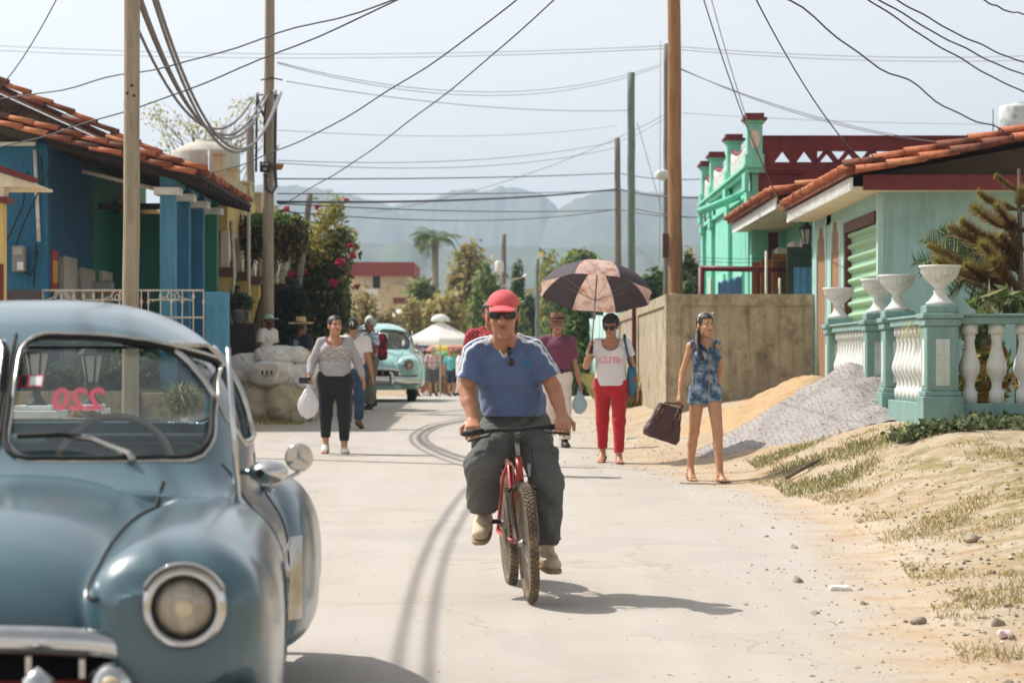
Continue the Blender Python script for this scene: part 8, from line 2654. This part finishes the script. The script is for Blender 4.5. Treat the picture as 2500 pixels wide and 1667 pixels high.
m_grav = mat('crushed_gravel', srgb(158, 151, 147), .95, .10, 40, .35, 55, var2=.05)
m_sandp = mat('builders_sand', srgb(182, 154, 118), .95, .2, 5, .6, 30, col2=srgb(160, 122, 80), thr=.58, wid=.1, ms=5)
GP, X, Y, Z, rad = mound('gravel_pile', 'grey gravel pile heaped against the balustrade', 'gravel pile', (3.72, 26.6), (1.7, 2.4), .56, m_grav, 1.0, 1.0)
SP, *_ = mound('sand_pile', 'orange sand pile behind the gravel by the concrete wall', 'sand pile', (3.95, 31.4), (2.0, 3.0), .38, m_sandp, 1.1, 2.0)

def stones(name, pos, size, cols, m, parent=None, seed=1, flat=.7):
 r_ = np.random.default_rng(seed)
 k = len(pos)
 ico = np.array([(0, 0, 1), (.9, 0, .3), (.28, .85, .3), (-.73, .53, .3), (-.73, -.53, .3), (.28, -.85, .3), (0, 0, -.6)])
 fc = np.array([(0, 1, 2), (0, 2, 3), (0, 3, 4), (0, 4, 5), (0, 5, 1), (6, 2, 1), (6, 3, 2), (6, 4, 3), (6, 5, 4), (6, 1, 5)])
 s = size * (.5 + r_.random(k))
 V = ico[None] * s[:, None, None] * (1 + .35 * r_.normal(size=(k, 7, 3)))
 a = r_.random(k) * 6.283; ca, sa = np.cos(a), np.sin(a)
 Vx = V[:, :, 0] * ca[:, None] - V[:, :, 1] * sa[:, None]; Vy = V[:, :, 0] * sa[:, None] + V[:, :, 1] * ca[:, None]
 V = np.stack([Vx, Vy, V[:, :, 2] * flat], -1) + pos[:, None, :]
 F = (fc[None] + (np.arange(k) * 7)[:, None, None]).reshape(-1, 3)
 pl = np.array([srgb(*c) for c in cols]); C = pl[r_.integers(0, len(pl), k)] * (.75 + .5 * r_.random(k))[:, None]
 o = link(name, np_mesh(name, V.reshape(-1, 3), F, m, False, np.repeat(C, 7, 0)), parent)
 o['kind'] = 'stuff'
 return o

m_stone = mat('stone_attr', attr=True, rough=.9, var=.2, vs=30, bump=.3, bs=60)
r6 = np.random.default_rng(21)
ok = np.argwhere(rad < 1.02)
pick = ok[r6.integers(0, len(ok), 24000)]
jit = r6.uniform(-.5, .5, (24000, 2)) * np.array([1.7, 2.4]) * 2 / 69
gp = np.stack([X[pick[:, 0], pick[:, 1]] + jit[:, 0], Y[pick[:, 0], pick[:, 1]] + jit[:, 1], Z[pick[:, 0], pick[:, 1]] + .004], 1)
stones('gravel_stones', gp, .0065, [(158, 151, 147), (172, 164, 160), (146, 140, 136), (166, 156, 149)], m_stone, GP, 2, .35)
# pebbles over the verge and road edge
n = 2600
yy = 9 + 30 * r6.random(n) ** 1.6; e = _eR(yy); xx = e + r6.normal(size=n) * .5 + .35
yy2 = 9 + 12 * r6.random(1500); xx2 = _eR(yy2) + .2 + 1.6 * r6.random(1500)
yy3 = 8 + 22 * r6.random(2400); xx3 = -3 + 5 * r6.random(2400)
xx = np.concatenate([xx, xx2, xx3]); yy = np.concatenate([yy, yy2, yy3])
pos = np.stack([xx, yy, ground_z(xx, yy) + .006], 1)
sz = .0065 * np.ones(len(xx)) * np.where(np.arange(len(xx)) < n, 1 + 1.2 * r6.random(len(xx)) ** 4, np.where(np.arange(len(xx)) < n + 1500, 1 + 2 * r6.random(len(xx)) ** 5, .6))
pb = stones('pebbles', pos, sz, [(190, 172, 148), (164, 152, 136), (204, 188, 164), (140, 130, 120)], m_stone, None, 3)
tag(pb, 'loose pebbles scattered along the dirt verge', 'pebbles', kind='stuff')
# larger rocks, one object each
spots = [(2232, 1455), (2213, 1522), (2238, 1525), (2370, 1322), (2440, 1525), (2470, 1560), (2345, 1390), (1940, 1340), (1951, 1423), (2228, 1395), (2300, 1530), (2340, 1528), (2110, 1478), (1870, 1312), (1885, 1188), (2420, 1400), (2370, 1460), (2460, 1480), (1990, 1500), (2290, 1420), (2035, 1258), (2488, 1600)]
for i, (px, py) in enumerate(spots):
 d = 12.0
 for _ in range(30):
  x = PX(px, d); d = (CZ - gz(x, d)) * FPX / (py - CYH)
 x = PX(px, d)
 s = .045 if i in (8, 2, 4) else random.uniform(.016, .032)
 if i == 3: s = .06
 sd = i * 1.7
 o = sdf_obj('rock', lambda p, s=s, sd=sd: ell(p, (0, 0, 0), (s, s * .8, s * .6)) + s * .22 * np.sin(p[:, 0] / s * 2.1 + sd) * np.cos(p[:, 1] / s * 2.4 + sd) + s * .12 * np.sin(p[:, 2] / s * 4 + sd), (-s * 1.6,) * 3, (s * 1.6,) * 3, s * .22, mat('grey_rock', srgb(150, 136, 118), .9, .25, 20, .4, 50), None, slack=2)
 o.location = (x, d, gz(x, d) + s * .3); o.rotation_euler.z = sd
 tag(o, 'largest pale rock half buried in the dirt bank' if i == 3 else 'small greyish rock lying on the dirt bank', 'rock', 'rocks on the dirt bank')

def blades(name, xy, hgt, cols, label, w=.004, seed=1, lean=.5):
 r_ = np.random.default_rng(seed); k = len(xy)
 x, y = xy[:, 0], xy[:, 1]; z = ground_z(x, y) - .003
 a = r_.random(k) * 6.283; h = hgt * (.4 + r_.random(k)); l = lean * h * r_.random(k) * 1.6
 dx, dy = np.cos(a), np.sin(a); b = r_.random(k) * 6.283; wx, wy = np.cos(b) * w, np.sin(b) * w
 V = np.stack([np.stack([x - wx, y - wy, z], 1), np.stack([x + wx, y + wy, z], 1), np.stack([x + dx * l * .4 + wx * .6, y + dy * l * .4 + wy * .6, z + h * .6], 1), np.stack([x + dx * l, y + dy * l, z + h * .9], 1)], 1).reshape(-1, 3)
 F = np.arange(4 * k).reshape(-1, 4)
 pl = np.array([srgb(*c) for c in cols]); C = pl[r_.integers(0, len(pl), k)] * (.8 + .4 * r_.random(k))[:, None]
 o = link(name, np_mesh(name, V, F, m_leafd, False, np.repeat(C, 4, 0)))
 return tag(o, label, 'grass', kind='stuff')

n = 60000
y = 9.5 + 14 * r6.random(n); x = _eR(y) + .25 + 2.2 * r6.random(n)
msk = (_n2(x, y, 2.2, 1.0) + .6 * _n2(x, y, 5.5, 2.0) + .5 * r6.random(n) + .3 * np.clip((x - _eR(y) - .6), -1, 1)) > .75
blades('dry_grass', np.stack([x[msk], y[msk]], 1), .035, [(184, 168, 120), (166, 156, 106), (198, 178, 132), (146, 144, 92)], 'short dry grass growing in patches on the dirt bank', .0035)
n = 16000
y = 20.6 + 3.6 * r6.random(n); x = 2.0 + 2.2 * r6.random(n)
msk = ((_n2(x, y, 3.0, 4.0) + .7 * r6.random(n)) > .62) & (x > 2.35)
blades('verge_grass', np.stack([x[msk], y[msk]], 1), .05, [(140, 142, 88), (160, 156, 100), (178, 164, 114), (120, 128, 78)], 'greener grass between the gravel pile and the balustrade corner', .004, 5)
n = 9000
y = 37 + 20 * r6.random(n) ** 1.4; x = 1.9 + .42 * r6.random(n) - .02 * (y - 37) * 0
blades('wall_weeds', np.stack([x, y], 1)[y > 44], .5, [(176, 166, 110), (150, 150, 92), (190, 176, 124)], 'tall straw coloured weeds in front of the mint fence', .008, 7)
n = 2500
y = 37.5 + 4 * r6.random(n); x = -4.6 + 1.3 * r6.random(n)
blades('roadside_grass', np.stack([x, y], 1), .06, [(130, 138, 74), (160, 152, 96)], 'short roadside grass in front of the sacks', .005, 8)

# --- garden behind the balustrade
AR = thing('araucaria', (PX(2488, 24.6), 24.6, .75), 'young araucaria with upswept brownish plumes behind the balustrade', 'tree')
tx = PX(2488, 24.6)
limb([(tx, 24.6, .7), (tx + .02, 24.6, 2.0), (tx, 24.6, PZ(412, 24.6))], .055, .018, 10).build('trunk', m_bark, AR)

def plume(p0, p1, bow, r, parent, n=520, tip=(150, 146, 70), seed=1):
 r_ = np.random.default_rng(seed)
 p0, p1 = np.array(p0, float), np.array(p1, float)
 t = np.sort(r_.random(n)) * .97 + .03
 ctr = p0 + (p1 - p0) * t[:, None] + np.array([0, 0, -1]) * (bow * 4 * t * (1 - t))[:, None]
 d = unit(p1 - p0)
 u = unit(np.cross(d, V3(0, 0, 1))); v = np.cross(u, d)
 a = r_.normal(size=n) * .95 + math.pi / 2
 rr = r * np.minimum(1, np.minimum(t * 5, (1.03 - t) * 7)) * (.5 + .7 * r_.random(n))
 out = u[None] * np.cos(a)[:, None] + v[None] * np.sin(a)[:, None]
 tipp = ctr + out * rr[:, None] + d[None] * (rr * .75)[:, None]
 w = np.cross(out, d[None]) * .006
 V = np.stack([ctr - w, ctr + w, tipp], 1).reshape(-1, 3)
 F = np.arange(3 * n).reshape(-1, 3)
 base = np.array([srgb(*c) for c in ((142, 114, 74), (162, 132, 86), (122, 100, 64), (146, 130, 80))])[r_.integers(0, 4, n)]
 tipc = np.array(srgb(*tip)); mixw = (np.clip((a > 1.1) & (a < 2.0), 0, 1) * .4)[:, None] + np.clip((t - .8) * 4, 0, .7)[:, None]
 C = base * (1 - mixw) + tipc * mixw
 br = link('branch', np_mesh('branch', V, F, m_leafd, False, np.repeat(C, 3, 0)), parent)
 pts = [p0 + (p1 - p0) * q + V3(0, 0, -bow * 4 * q * (1 - q)) for q in np.linspace(0, 1, 7)]
 MB().tube(pts, [.016 - .002 * i for i in range(7)], 6).build('branch_stem', m_bark, br)
 return br

tiers = [((2487, 468), (2428, 428), .02, .035), ((2487, 468), (2545, 430), .02, .035), ((2486, 512), (2388, 470), .05, .06), ((2486, 505), (2478, 468), .03, .05), ((2486, 515), (2580, 475), .05, .06), ((2485, 562), (2360, 512), .06, .075), ((2485, 555), (2418, 505), .05, .06), ((2485, 565), (2600, 520), .06, .075),
   ((2485, 612), (2314, 556), .06, .085), ((2485, 600), (2345, 540), .07, .085), ((2485, 640), (2462, 535), .05, .085), ((2485, 612), (2640, 560), .06, .085),
   ((2487, 690), (2265, 600), .05, .09), ((2486, 662), (2378, 600), .06, .085), ((2486, 668), (2432, 578), .05, .09), ((2487, 690), (2700, 600), .05, .09),
   ((2488, 712), (2268, 640), .05, .085), ((2488, 725), (2345, 650), .05, .085), ((2488, 720), (2400, 640), .03, .08), ((2489, 740), (2380, 725), .03, .06)]
for i, (a, b, bow, r) in enumerate(tiers):
 dy = random.uniform(-.45, .1)
 plume(P(*a, 24.6), P(b[0], b[1], 24.6) + Vector((0, dy, 0)), bow, r * 1.55, AR, int(700 + 1500 * r * 4), seed=50 + i)
CYC = thing('cycad', (PX(2400, 24.9), 24.9, .8), 'spiky palm with stiff dark green leaflets beside the araucaria', 'palm')
cc = P(2405, 690, 24.9)
MB().tube([(cc.x, 24.9, .6), (cc.x, 24.9, cc.z)], [.1, .08], 10).build('trunk', m_bark, CYC)

def spiky(c, tipp, n, L, parent, cols, seed):
 r_ = np.random.default_rng(seed)
 c = np.array(c, float); tipp = np.array(tipp, float); d = unit(tipp - c); u = unit(np.cross(d, V3(.2, 1, .3))); V = []; F = []; C = []
 for i in range(n):
  t = .15 + .85 * i / n
  q = c + (tipp - c) * t + V3(0, 0, .12 * math.sin(math.pi * t))
  for s in (-1, 1):
   l = L * (.45 + .55 * math.sin(math.pi * min(1, t))) * (.85 + .3 * r_.random())
   e = q + (u * s * .82 + d * .62) * l + V3(0, r_.normal() * .03, r_.normal() * .02)
   w = d * .011
   k = len(V); V += [q - w, q + w, e]; F.append((k, k + 1, k + 2)); C += [srgb(*cols[r_.integers(0, len(cols))])] * 3
 f_ = link('frond', np_mesh('frond', np.array(V), np.array(F), m_leaf, False, np.array(C)), parent)
 MB().tube([c, c + (tipp - c) * .5 + V3(0, 0, .12), tipp], [.014, .010, .004], 5).build('rachis', mat('frond_stalk', srgb(120, 128, 76), .7), f_)

for i, (px, py, dy) in enumerate(((2232, 640, .1), (2250, 585, 0), (2300, 560, .2), (2270, 610, -.2), (2360, 575, .3), (2330, 555, -.1), (2240, 665, -.1), (2290, 690, -.3), (2440, 600, .2), (2300, 730, -.3), (2350, 740, -.35), (2480, 640, 0))):
 spiky(cc, P(px, py, 24.9) + Vector((0, dy, 0)), 26, .17, CYC, [(60, 82, 52), (84, 104, 62), (48, 66, 46), (150, 150, 110)], 70 + i)
CR = thing('croton_bed', (5.2, 23.5, .75), 'croton and broad leaved shrubs glowing yellow behind the balusters', 'shrub')
cl = [((4.35 + .33 * i, 23.2 + .25 * math.sin(i * 2.1), 1.05 + .25 * abs(math.sin(i * 1.3))), (.22, .2, .32)) for i in range(13)]
leaf_cloud('foliage', cl, 2600, .075, [(150, 150, 60), (196, 170, 70), (96, 118, 58), (70, 88, 50), (170, 120, 60), (212, 196, 110)], CR, asp=.3, seed=60)
leaf_cloud('broad_leaves', [((4.75, 23.6, 1.95), (.28, .2, .18)), ((5.2, 23.7, 1.9), (.3, .2, .2)), ((4.5, 23.4, 1.7), (.2, .2, .2))], 160, .13, [(110, 128, 74), (160, 160, 120), (84, 100, 62)], CR, asp=.35, seed=61)
AG = thing('variegated_plant', (4.02, 23.5, .9), 'yellow and green strap leaved plant drooping over the balustrade near the corner urn', 'plant')
for i in range(12):
 a = math.pi + random.uniform(-1.3, 1.3); L = random.uniform(.28, .5); V = []; F = []; C = []
 base = Vector((4.1, 23.7 + random.uniform(-.4, .2), 1.82))
 for j in range(9):
  t = j / 8; w = .022 * (1 - t * .85)
  q = base + Vector((math.cos(a) * L * t * .9, math.sin(a) * L * t * .5 - .1 * t, L * (.55 * t - 1.15 * t * t)))
  sd = Vector((-math.sin(a), math.cos(a), 0))
  V += [q - sd * w, q, q + sd * w]; C += [srgb(214, 200, 120), srgb(126, 142, 76), srgb(214, 200, 120)]
  if j: k = len(V); F += [(k - 6, k - 5, k - 2, k - 3), (k - 5, k - 4, k - 1, k - 2)]
 link('strap_leaf', np_mesh('strap_leaf', np.array(V), np.array(F), m_leaf, True, np.array(C)), AG)
for (px, py) in ((2190, 925), (2215, 915), (2225, 935)):
 pass
IV = leaf_cloud('ground_ivy', [((3.55 + .27 * i, 21.75 + .12 * math.sin(i * 3), gz(3.6 + .27 * i, 21.75) + .05), (.22, .26, .07)) for i in range(13)] + [((4.3 + .3 * i, 22.25, gz(4.3, 22.2) + .05), (.2, .1, .1)) for i in range(9)], 3400, .036, [(84, 100, 66), (104, 118, 80), (66, 82, 56), (140, 140, 100)], None, seed=62, asp=.6)
tag(IV, 'low leafy ground cover at the foot of the balustrade', 'ground cover', kind='stuff')
pk_ = MB().cbox((5.0, 21.95, gz(5, 21.95) + .06), (1.9, .12, .03), R(2)).build('plank', mat('weathered_plank', srgb(172, 128, 92), .85, .2, 4, .2, 40, stretch=(.6, 6, 6)), None, .004)
tag(pk_, 'long weathered plank lying in the ground cover before the balustrade', 'plank')
q0, q1 = P(1920, 1158, 22.0), P(2010, 1142, 22.4)
lg_ = MB().tube([(q0.x, 22.0, gz(q0.x, 22) + .03), ((q0.x + q1.x) / 2, 22.15, gz(q0.x + .2, 22.15) + .05), (q1.x, 22.4, gz(q1.x, 22.4) + .03)], [.018, .022, .010], 8).build('fallen_branch', m_bark)
tag(lg_, 'dark fallen branch on the dirt near the girl', 'branch')
# litter
for i, (px, py, w, col, lab) in enumerate(((2050, 1102, .12, (226, 222, 214), 'crumpled white wrapper on the grass before the balustrade'), (1540, 1072, .12, (200, 214, 206), 'crushed pale green bottle on the dirt by the concrete wall'), (2455, 1555, .07, (226, 196, 200), 'pinkish paper scrap among the rocks'))):
 d = 14.0
 for _ in range(30):
  x = PX(px, d); d = (CZ - gz(x, d)) * FPX / (py - CYH)
 o = sdf_obj('litter', lambda p, w=w: rbox(p, (0, 0, 0), (w / 2, w * .28, .014), .01) + wrinkle(p, (30, 24, 30), .006, i), (-w, -w * .6, -.05), (w, w * .6, .05), .006, mat('litter_%d' % i, srgb(*col), .6, .1, 20), None, slack=2)
 o.location = (PX(px, d), d, gz(PX(px, d), d) + .015); tag(o, lab, 'litter')

# --- sacks on the left
m_sack = mat('white_woven_sack', srgb(232, 228, 220), .8, .06, 5, .3, 40, col2=srgb(214, 202, 180), thr=.6, wid=.12, ms=3)
m_sackt = mat('tan_sack', srgb(208, 192, 162), .85, .14, 5, .4, 40)

def sack(c, r, label, m, amp=.03, sd=0.0, rz=0.0):
 r = V3(*r)
 def f(p):
  q = p / r
  d = ((np.abs(q) ** 2.6).sum(1) ** (1 / 2.6) - 1) * r.min()
  return d + wrinkle(p, (5, 4, 6), amp, sd) + wrinkle(p, (11, 9, 13), amp * .45, sd + 1)
 o = sdf_obj('sack', f, -r * 1.3, r * 1.3, .016, m, None, slack=2.2)
 o.location = c; o.rotation_euler.z = rz
 return tag(o, label, 'sack')

g0 = gz(-3.7, 39.5)
for (px, py, d, r, lab, m_, rz) in ((715, 975, 39.7, (.46, .42, .42), 'big bulging tan sack standing on the roadside', m_sackt, .2), (640, 985, 39.9, (.42, .4, .4), 'cream sack slumped behind the parked car', m_sackt, .5),
  (738, 922, 39.6, (.36, .36, .22), 'crumpled white sack draped over the big tan sack', m_sack, -.2), (668, 912, 39.5, (.38, .34, .2), 'white sack wedged in the middle of the heap', m_sack, .3),
  (690, 868, 39.8, (.42, .36, .15), 'flat white sack lying on top of the sack heap', m_sack, .1), (612, 900, 40.0, (.40, .36, .24), 'white sack at the car end of the heap', m_sack, -.3)):
 sack(P(px, py, d), r, lab, m_, .016, px * .1, rz)
tray = MB().box((PX(632, 39.0), 38.9, PZ(905, 39)), (PX(676, 39.0), 39.2, PZ(888, 39)))
for k in range(4): tray.box((PX(634 + 11 * k, 39), 38.88, PZ(915, 39)), (PX(639 + 11 * k, 39), 39.2, PZ(905, 39)))
tag(tray.build('foam_tray', mat('old_foam', srgb(200, 190, 176), .9, .1, 8, .3, 40), None, .006), 'pale foam tray wedged between the sacks', 'tray')
for i, (a, b, c_, lab) in enumerate(((712, 755, 1008, 'square concrete block propping the sacks'), (757, 768, 1004, 'narrow concrete block end behind the square block'))):
 o = MB().box((PX(a, 38.9), 38.8 + i * .1, g0 - .1), (PX(b, 38.9), 39.05 + i * .1, PZ(c_, 38.9))).build('concrete_block', mat('block_concrete', srgb(176, 164, 146), .95, .15, 8, .5, 40), None, .015); tag(o, lab, 'block')
# planting seen through the windscreen
SHb = thing('garden_shrubs', (-6.5, 33.8, .7), 'dull green shrubs behind the low garden wall', 'shrub')
leaf_cloud('foliage', [((-7.6 + .3 * i, 33.9, 1.15 + .1 * math.sin(i)), (.3, .2, .3)) for i in range(9)], 1600, .08, [(92, 104, 80), (110, 118, 84), (76, 90, 70)], SHb, seed=63)
DP = thing('dry_planting', (PX(205, 29.3), 29.3, .7), 'reddish dry plants in the flower box', 'plant')
leaf_cloud('foliage', [((PX(185 + 12 * i, 29.3), 29.3, PZ(1015, 29.3)), (.08, .12, .07)) for i in range(5)], 500, .04, [(160, 120, 84), (176, 146, 96), (140, 96, 76)], DP, asp=.25, seed=64)
DG = thing('strap_grass_clump', (PX(440, 32.5), 32.5, .6), 'clump of pale strappy grass right of the planter block', 'plant')
leaf_cloud('foliage', [((PX(430 + 12 * i, 32.5), 32.5, .85), (.14, .14, .2)) for i in range(4)], 420, .15, [(150, 150, 96), (176, 166, 116), (120, 130, 84)], DG, asp=.1, seed=65, droop=-.8)
pt = thing('potted_plant', (PX(582, 44.0), 43.4, 1.1), 'grey pot with a leafy plant at the yellow arcade step', 'plant')
c = P(582, 790, 42.9)
MB().lathe([(.10, 0), (.13, .22), (.145, .22), (.145, .25), (.12, .25)], c, 18).build('pot', m_grey, pt)
leaf_cloud('foliage', [((c.x, c.y, c.z + .38), (.24, .2, .18))], 420, .07, [(76, 96, 64), (96, 114, 76)], pt, seed=66)
MB().box((c.x - .3, c.y - .15, .3), (c.x + .3, c.y + .15, c.z)).build('stand', m_dark, pt)
ac = MB().box((PX(226, 39), 38.9, PZ(712, 39)), (PX(274, 39), 39.2, PZ(688, 39))).build('cooling_unit', m_grey, None, .01)
tag(ac, 'grey box shaped cooling unit on the blue porch', 'appliance')
tb = thing('porch_table', (PX(262, 37.6), 37.6, .95), 'small wooden table with rounded back chair on the blue porch', 'table')
MB().box((PX(238, 37.6), 37.5, PZ(716, 37.6)), (PX(292, 37.6), 38.0, PZ(711, 37.6))).build('table_top', m_wood, tb)
for px in (242, 288): MB().box((PX(px, 37.6), 37.55, .95), (PX(px + 3, 37.6), 37.6, PZ(716, 37.6))).build('leg', m_wood, tb)

# --- market
def parasol(label, px, d, py_top, py_rim, w_px, m1, m2=None, n=8, vent=True, group='market parasols'):
 x = PX(px, d); zt, zr_ = PZ(py_top, d), PZ(py_rim, d); r = w_px * d / FPX / 2
 t = thing('parasol', (x, d, gz(x, d)), label, 'parasol', group)
 for k in range(n):
  a0, a1_ = 2 * math.pi * k / n, 2 * math.pi * (k + 1) / n
  V = []; F = []
  for j in range(6):
   u_ = j / 5
   for a in (a0, (a0 + a1_) / 2, a1_):
    rr_ = r * u_ * (1 if a != (a0 + a1_) / 2 else math.cos(math.pi / n)); V.append((x + rr_ * math.cos(a), d + rr_ * math.sin(a), zt - (zt - zr_) * u_ ** 1.1 - .04 * math.sin(math.pi * u_)))
  for j in range(5):
   for i in range(2): q = j * 3 + i; F.append((q, q + 1, q + 4, q + 3))
  k0 = len(V); V += [(V[15 + i][0], V[15 + i][1], V[15 + i][2] - .14) for i in range(3)]
  F += [(15, 16, k0 + 1, k0), (16, 17, k0 + 2, k0 + 1)]
  MB().add(V, F, True).build('canopy_panel', m1 if (m2 is None or k % 2) else m2, t)
 if vent: MB().lathe([(r * .26, zt - .02), (r * .22, zt + .12), (r * .10, zt + .2), (.02, zt + .22)], (x, d, 0), 12).build('vent_cap', m1, t)
 MB().tube([(x, d, gz(x, d) - .05), (x, d, zt)], .03, 8).build('pole', m_rod, t)

m_cv = mat('white_canvas', srgb(240, 237, 230), .8, .04, 3, trans=.3); m_cvy = mat('yellow_canvas', srgb(222, 196, 90), .8, .05, 3, trans=.4); m_cvp = mat('pink_canvas', srgb(220, 150, 140), .8, .05, 3, trans=.4); m_cvb = mat('blue_canvas', srgb(70, 98, 140), .8, .05, 3, trans=.3); m_cvg = mat('green_canvas', srgb(120, 180, 120), .8, .05, 3, trans=.4)
parasol('large white market parasol with a vented top', 1075, 79, 783, 832, 186, m_cv)
parasol('white market parasol peeping over the turquoise car', 902, 78, 786, 815, 90, m_cv)
parasol('yellow and pink market parasol under the large white one', 1095, 92, 830, 848, 120, m_cvy, m_cvp, vent=False)
parasol('blue market parasol right of the turquoise car', 1012, 90, 822, 842, 66, m_cvb, vent=False)
parasol('green market parasol behind the turquoise top woman', 1085, 98, 850, 862, 60, m_cvg, vent=False)
for i, (px, d, w, col, lab) in enumerate(((1090, 93, 1.8, (150, 110, 80), 'market stall with wooden goods under the yellow and pink parasol'), (1040, 95, 1.6, (196, 180, 160), 'market stall with pale goods behind the youth in shorts'), (1135, 90, 1.4, (120, 90, 70), 'market stall with dark goods beside the woman in white'))):
 x = PX(px, d); t = thing('market_stall', (x, d, gz(x, d)), lab, 'stall')
 zg = gz(x, d)
 MB().box((x - w / 2, d - .4, zg + .72), (x + w / 2, d + .4, zg + .77)).build('stall_table', m_wood, t)
 for sx in (-1, 1):
  for sy in (-1, 1): MB().box((x + sx * (w / 2 - .06) - .03, d + sy * .34 - .03, zg - .05), (x + sx * (w / 2 - .06) + .03, d + sy * .34 + .03, zg + .72)).build('leg', m_wood, t)
 for k in range(7):
  q = x - w / 2 + .15 + k * (w - .3) / 6; h_ = random.uniform(.1, .4)
  MB().lathe([(.06, 0), (.08, h_ * .5), (.05, h_)], (q, d - .1 + .1 * (k % 2), zg + .772), 8).build('goods', mat('goods_%d_%d' % (i, k % 3), srgb(*[min(255, c + (k % 3) * 30 - 20) for c in col]), .7), t)
print('details', time.time() - T0)
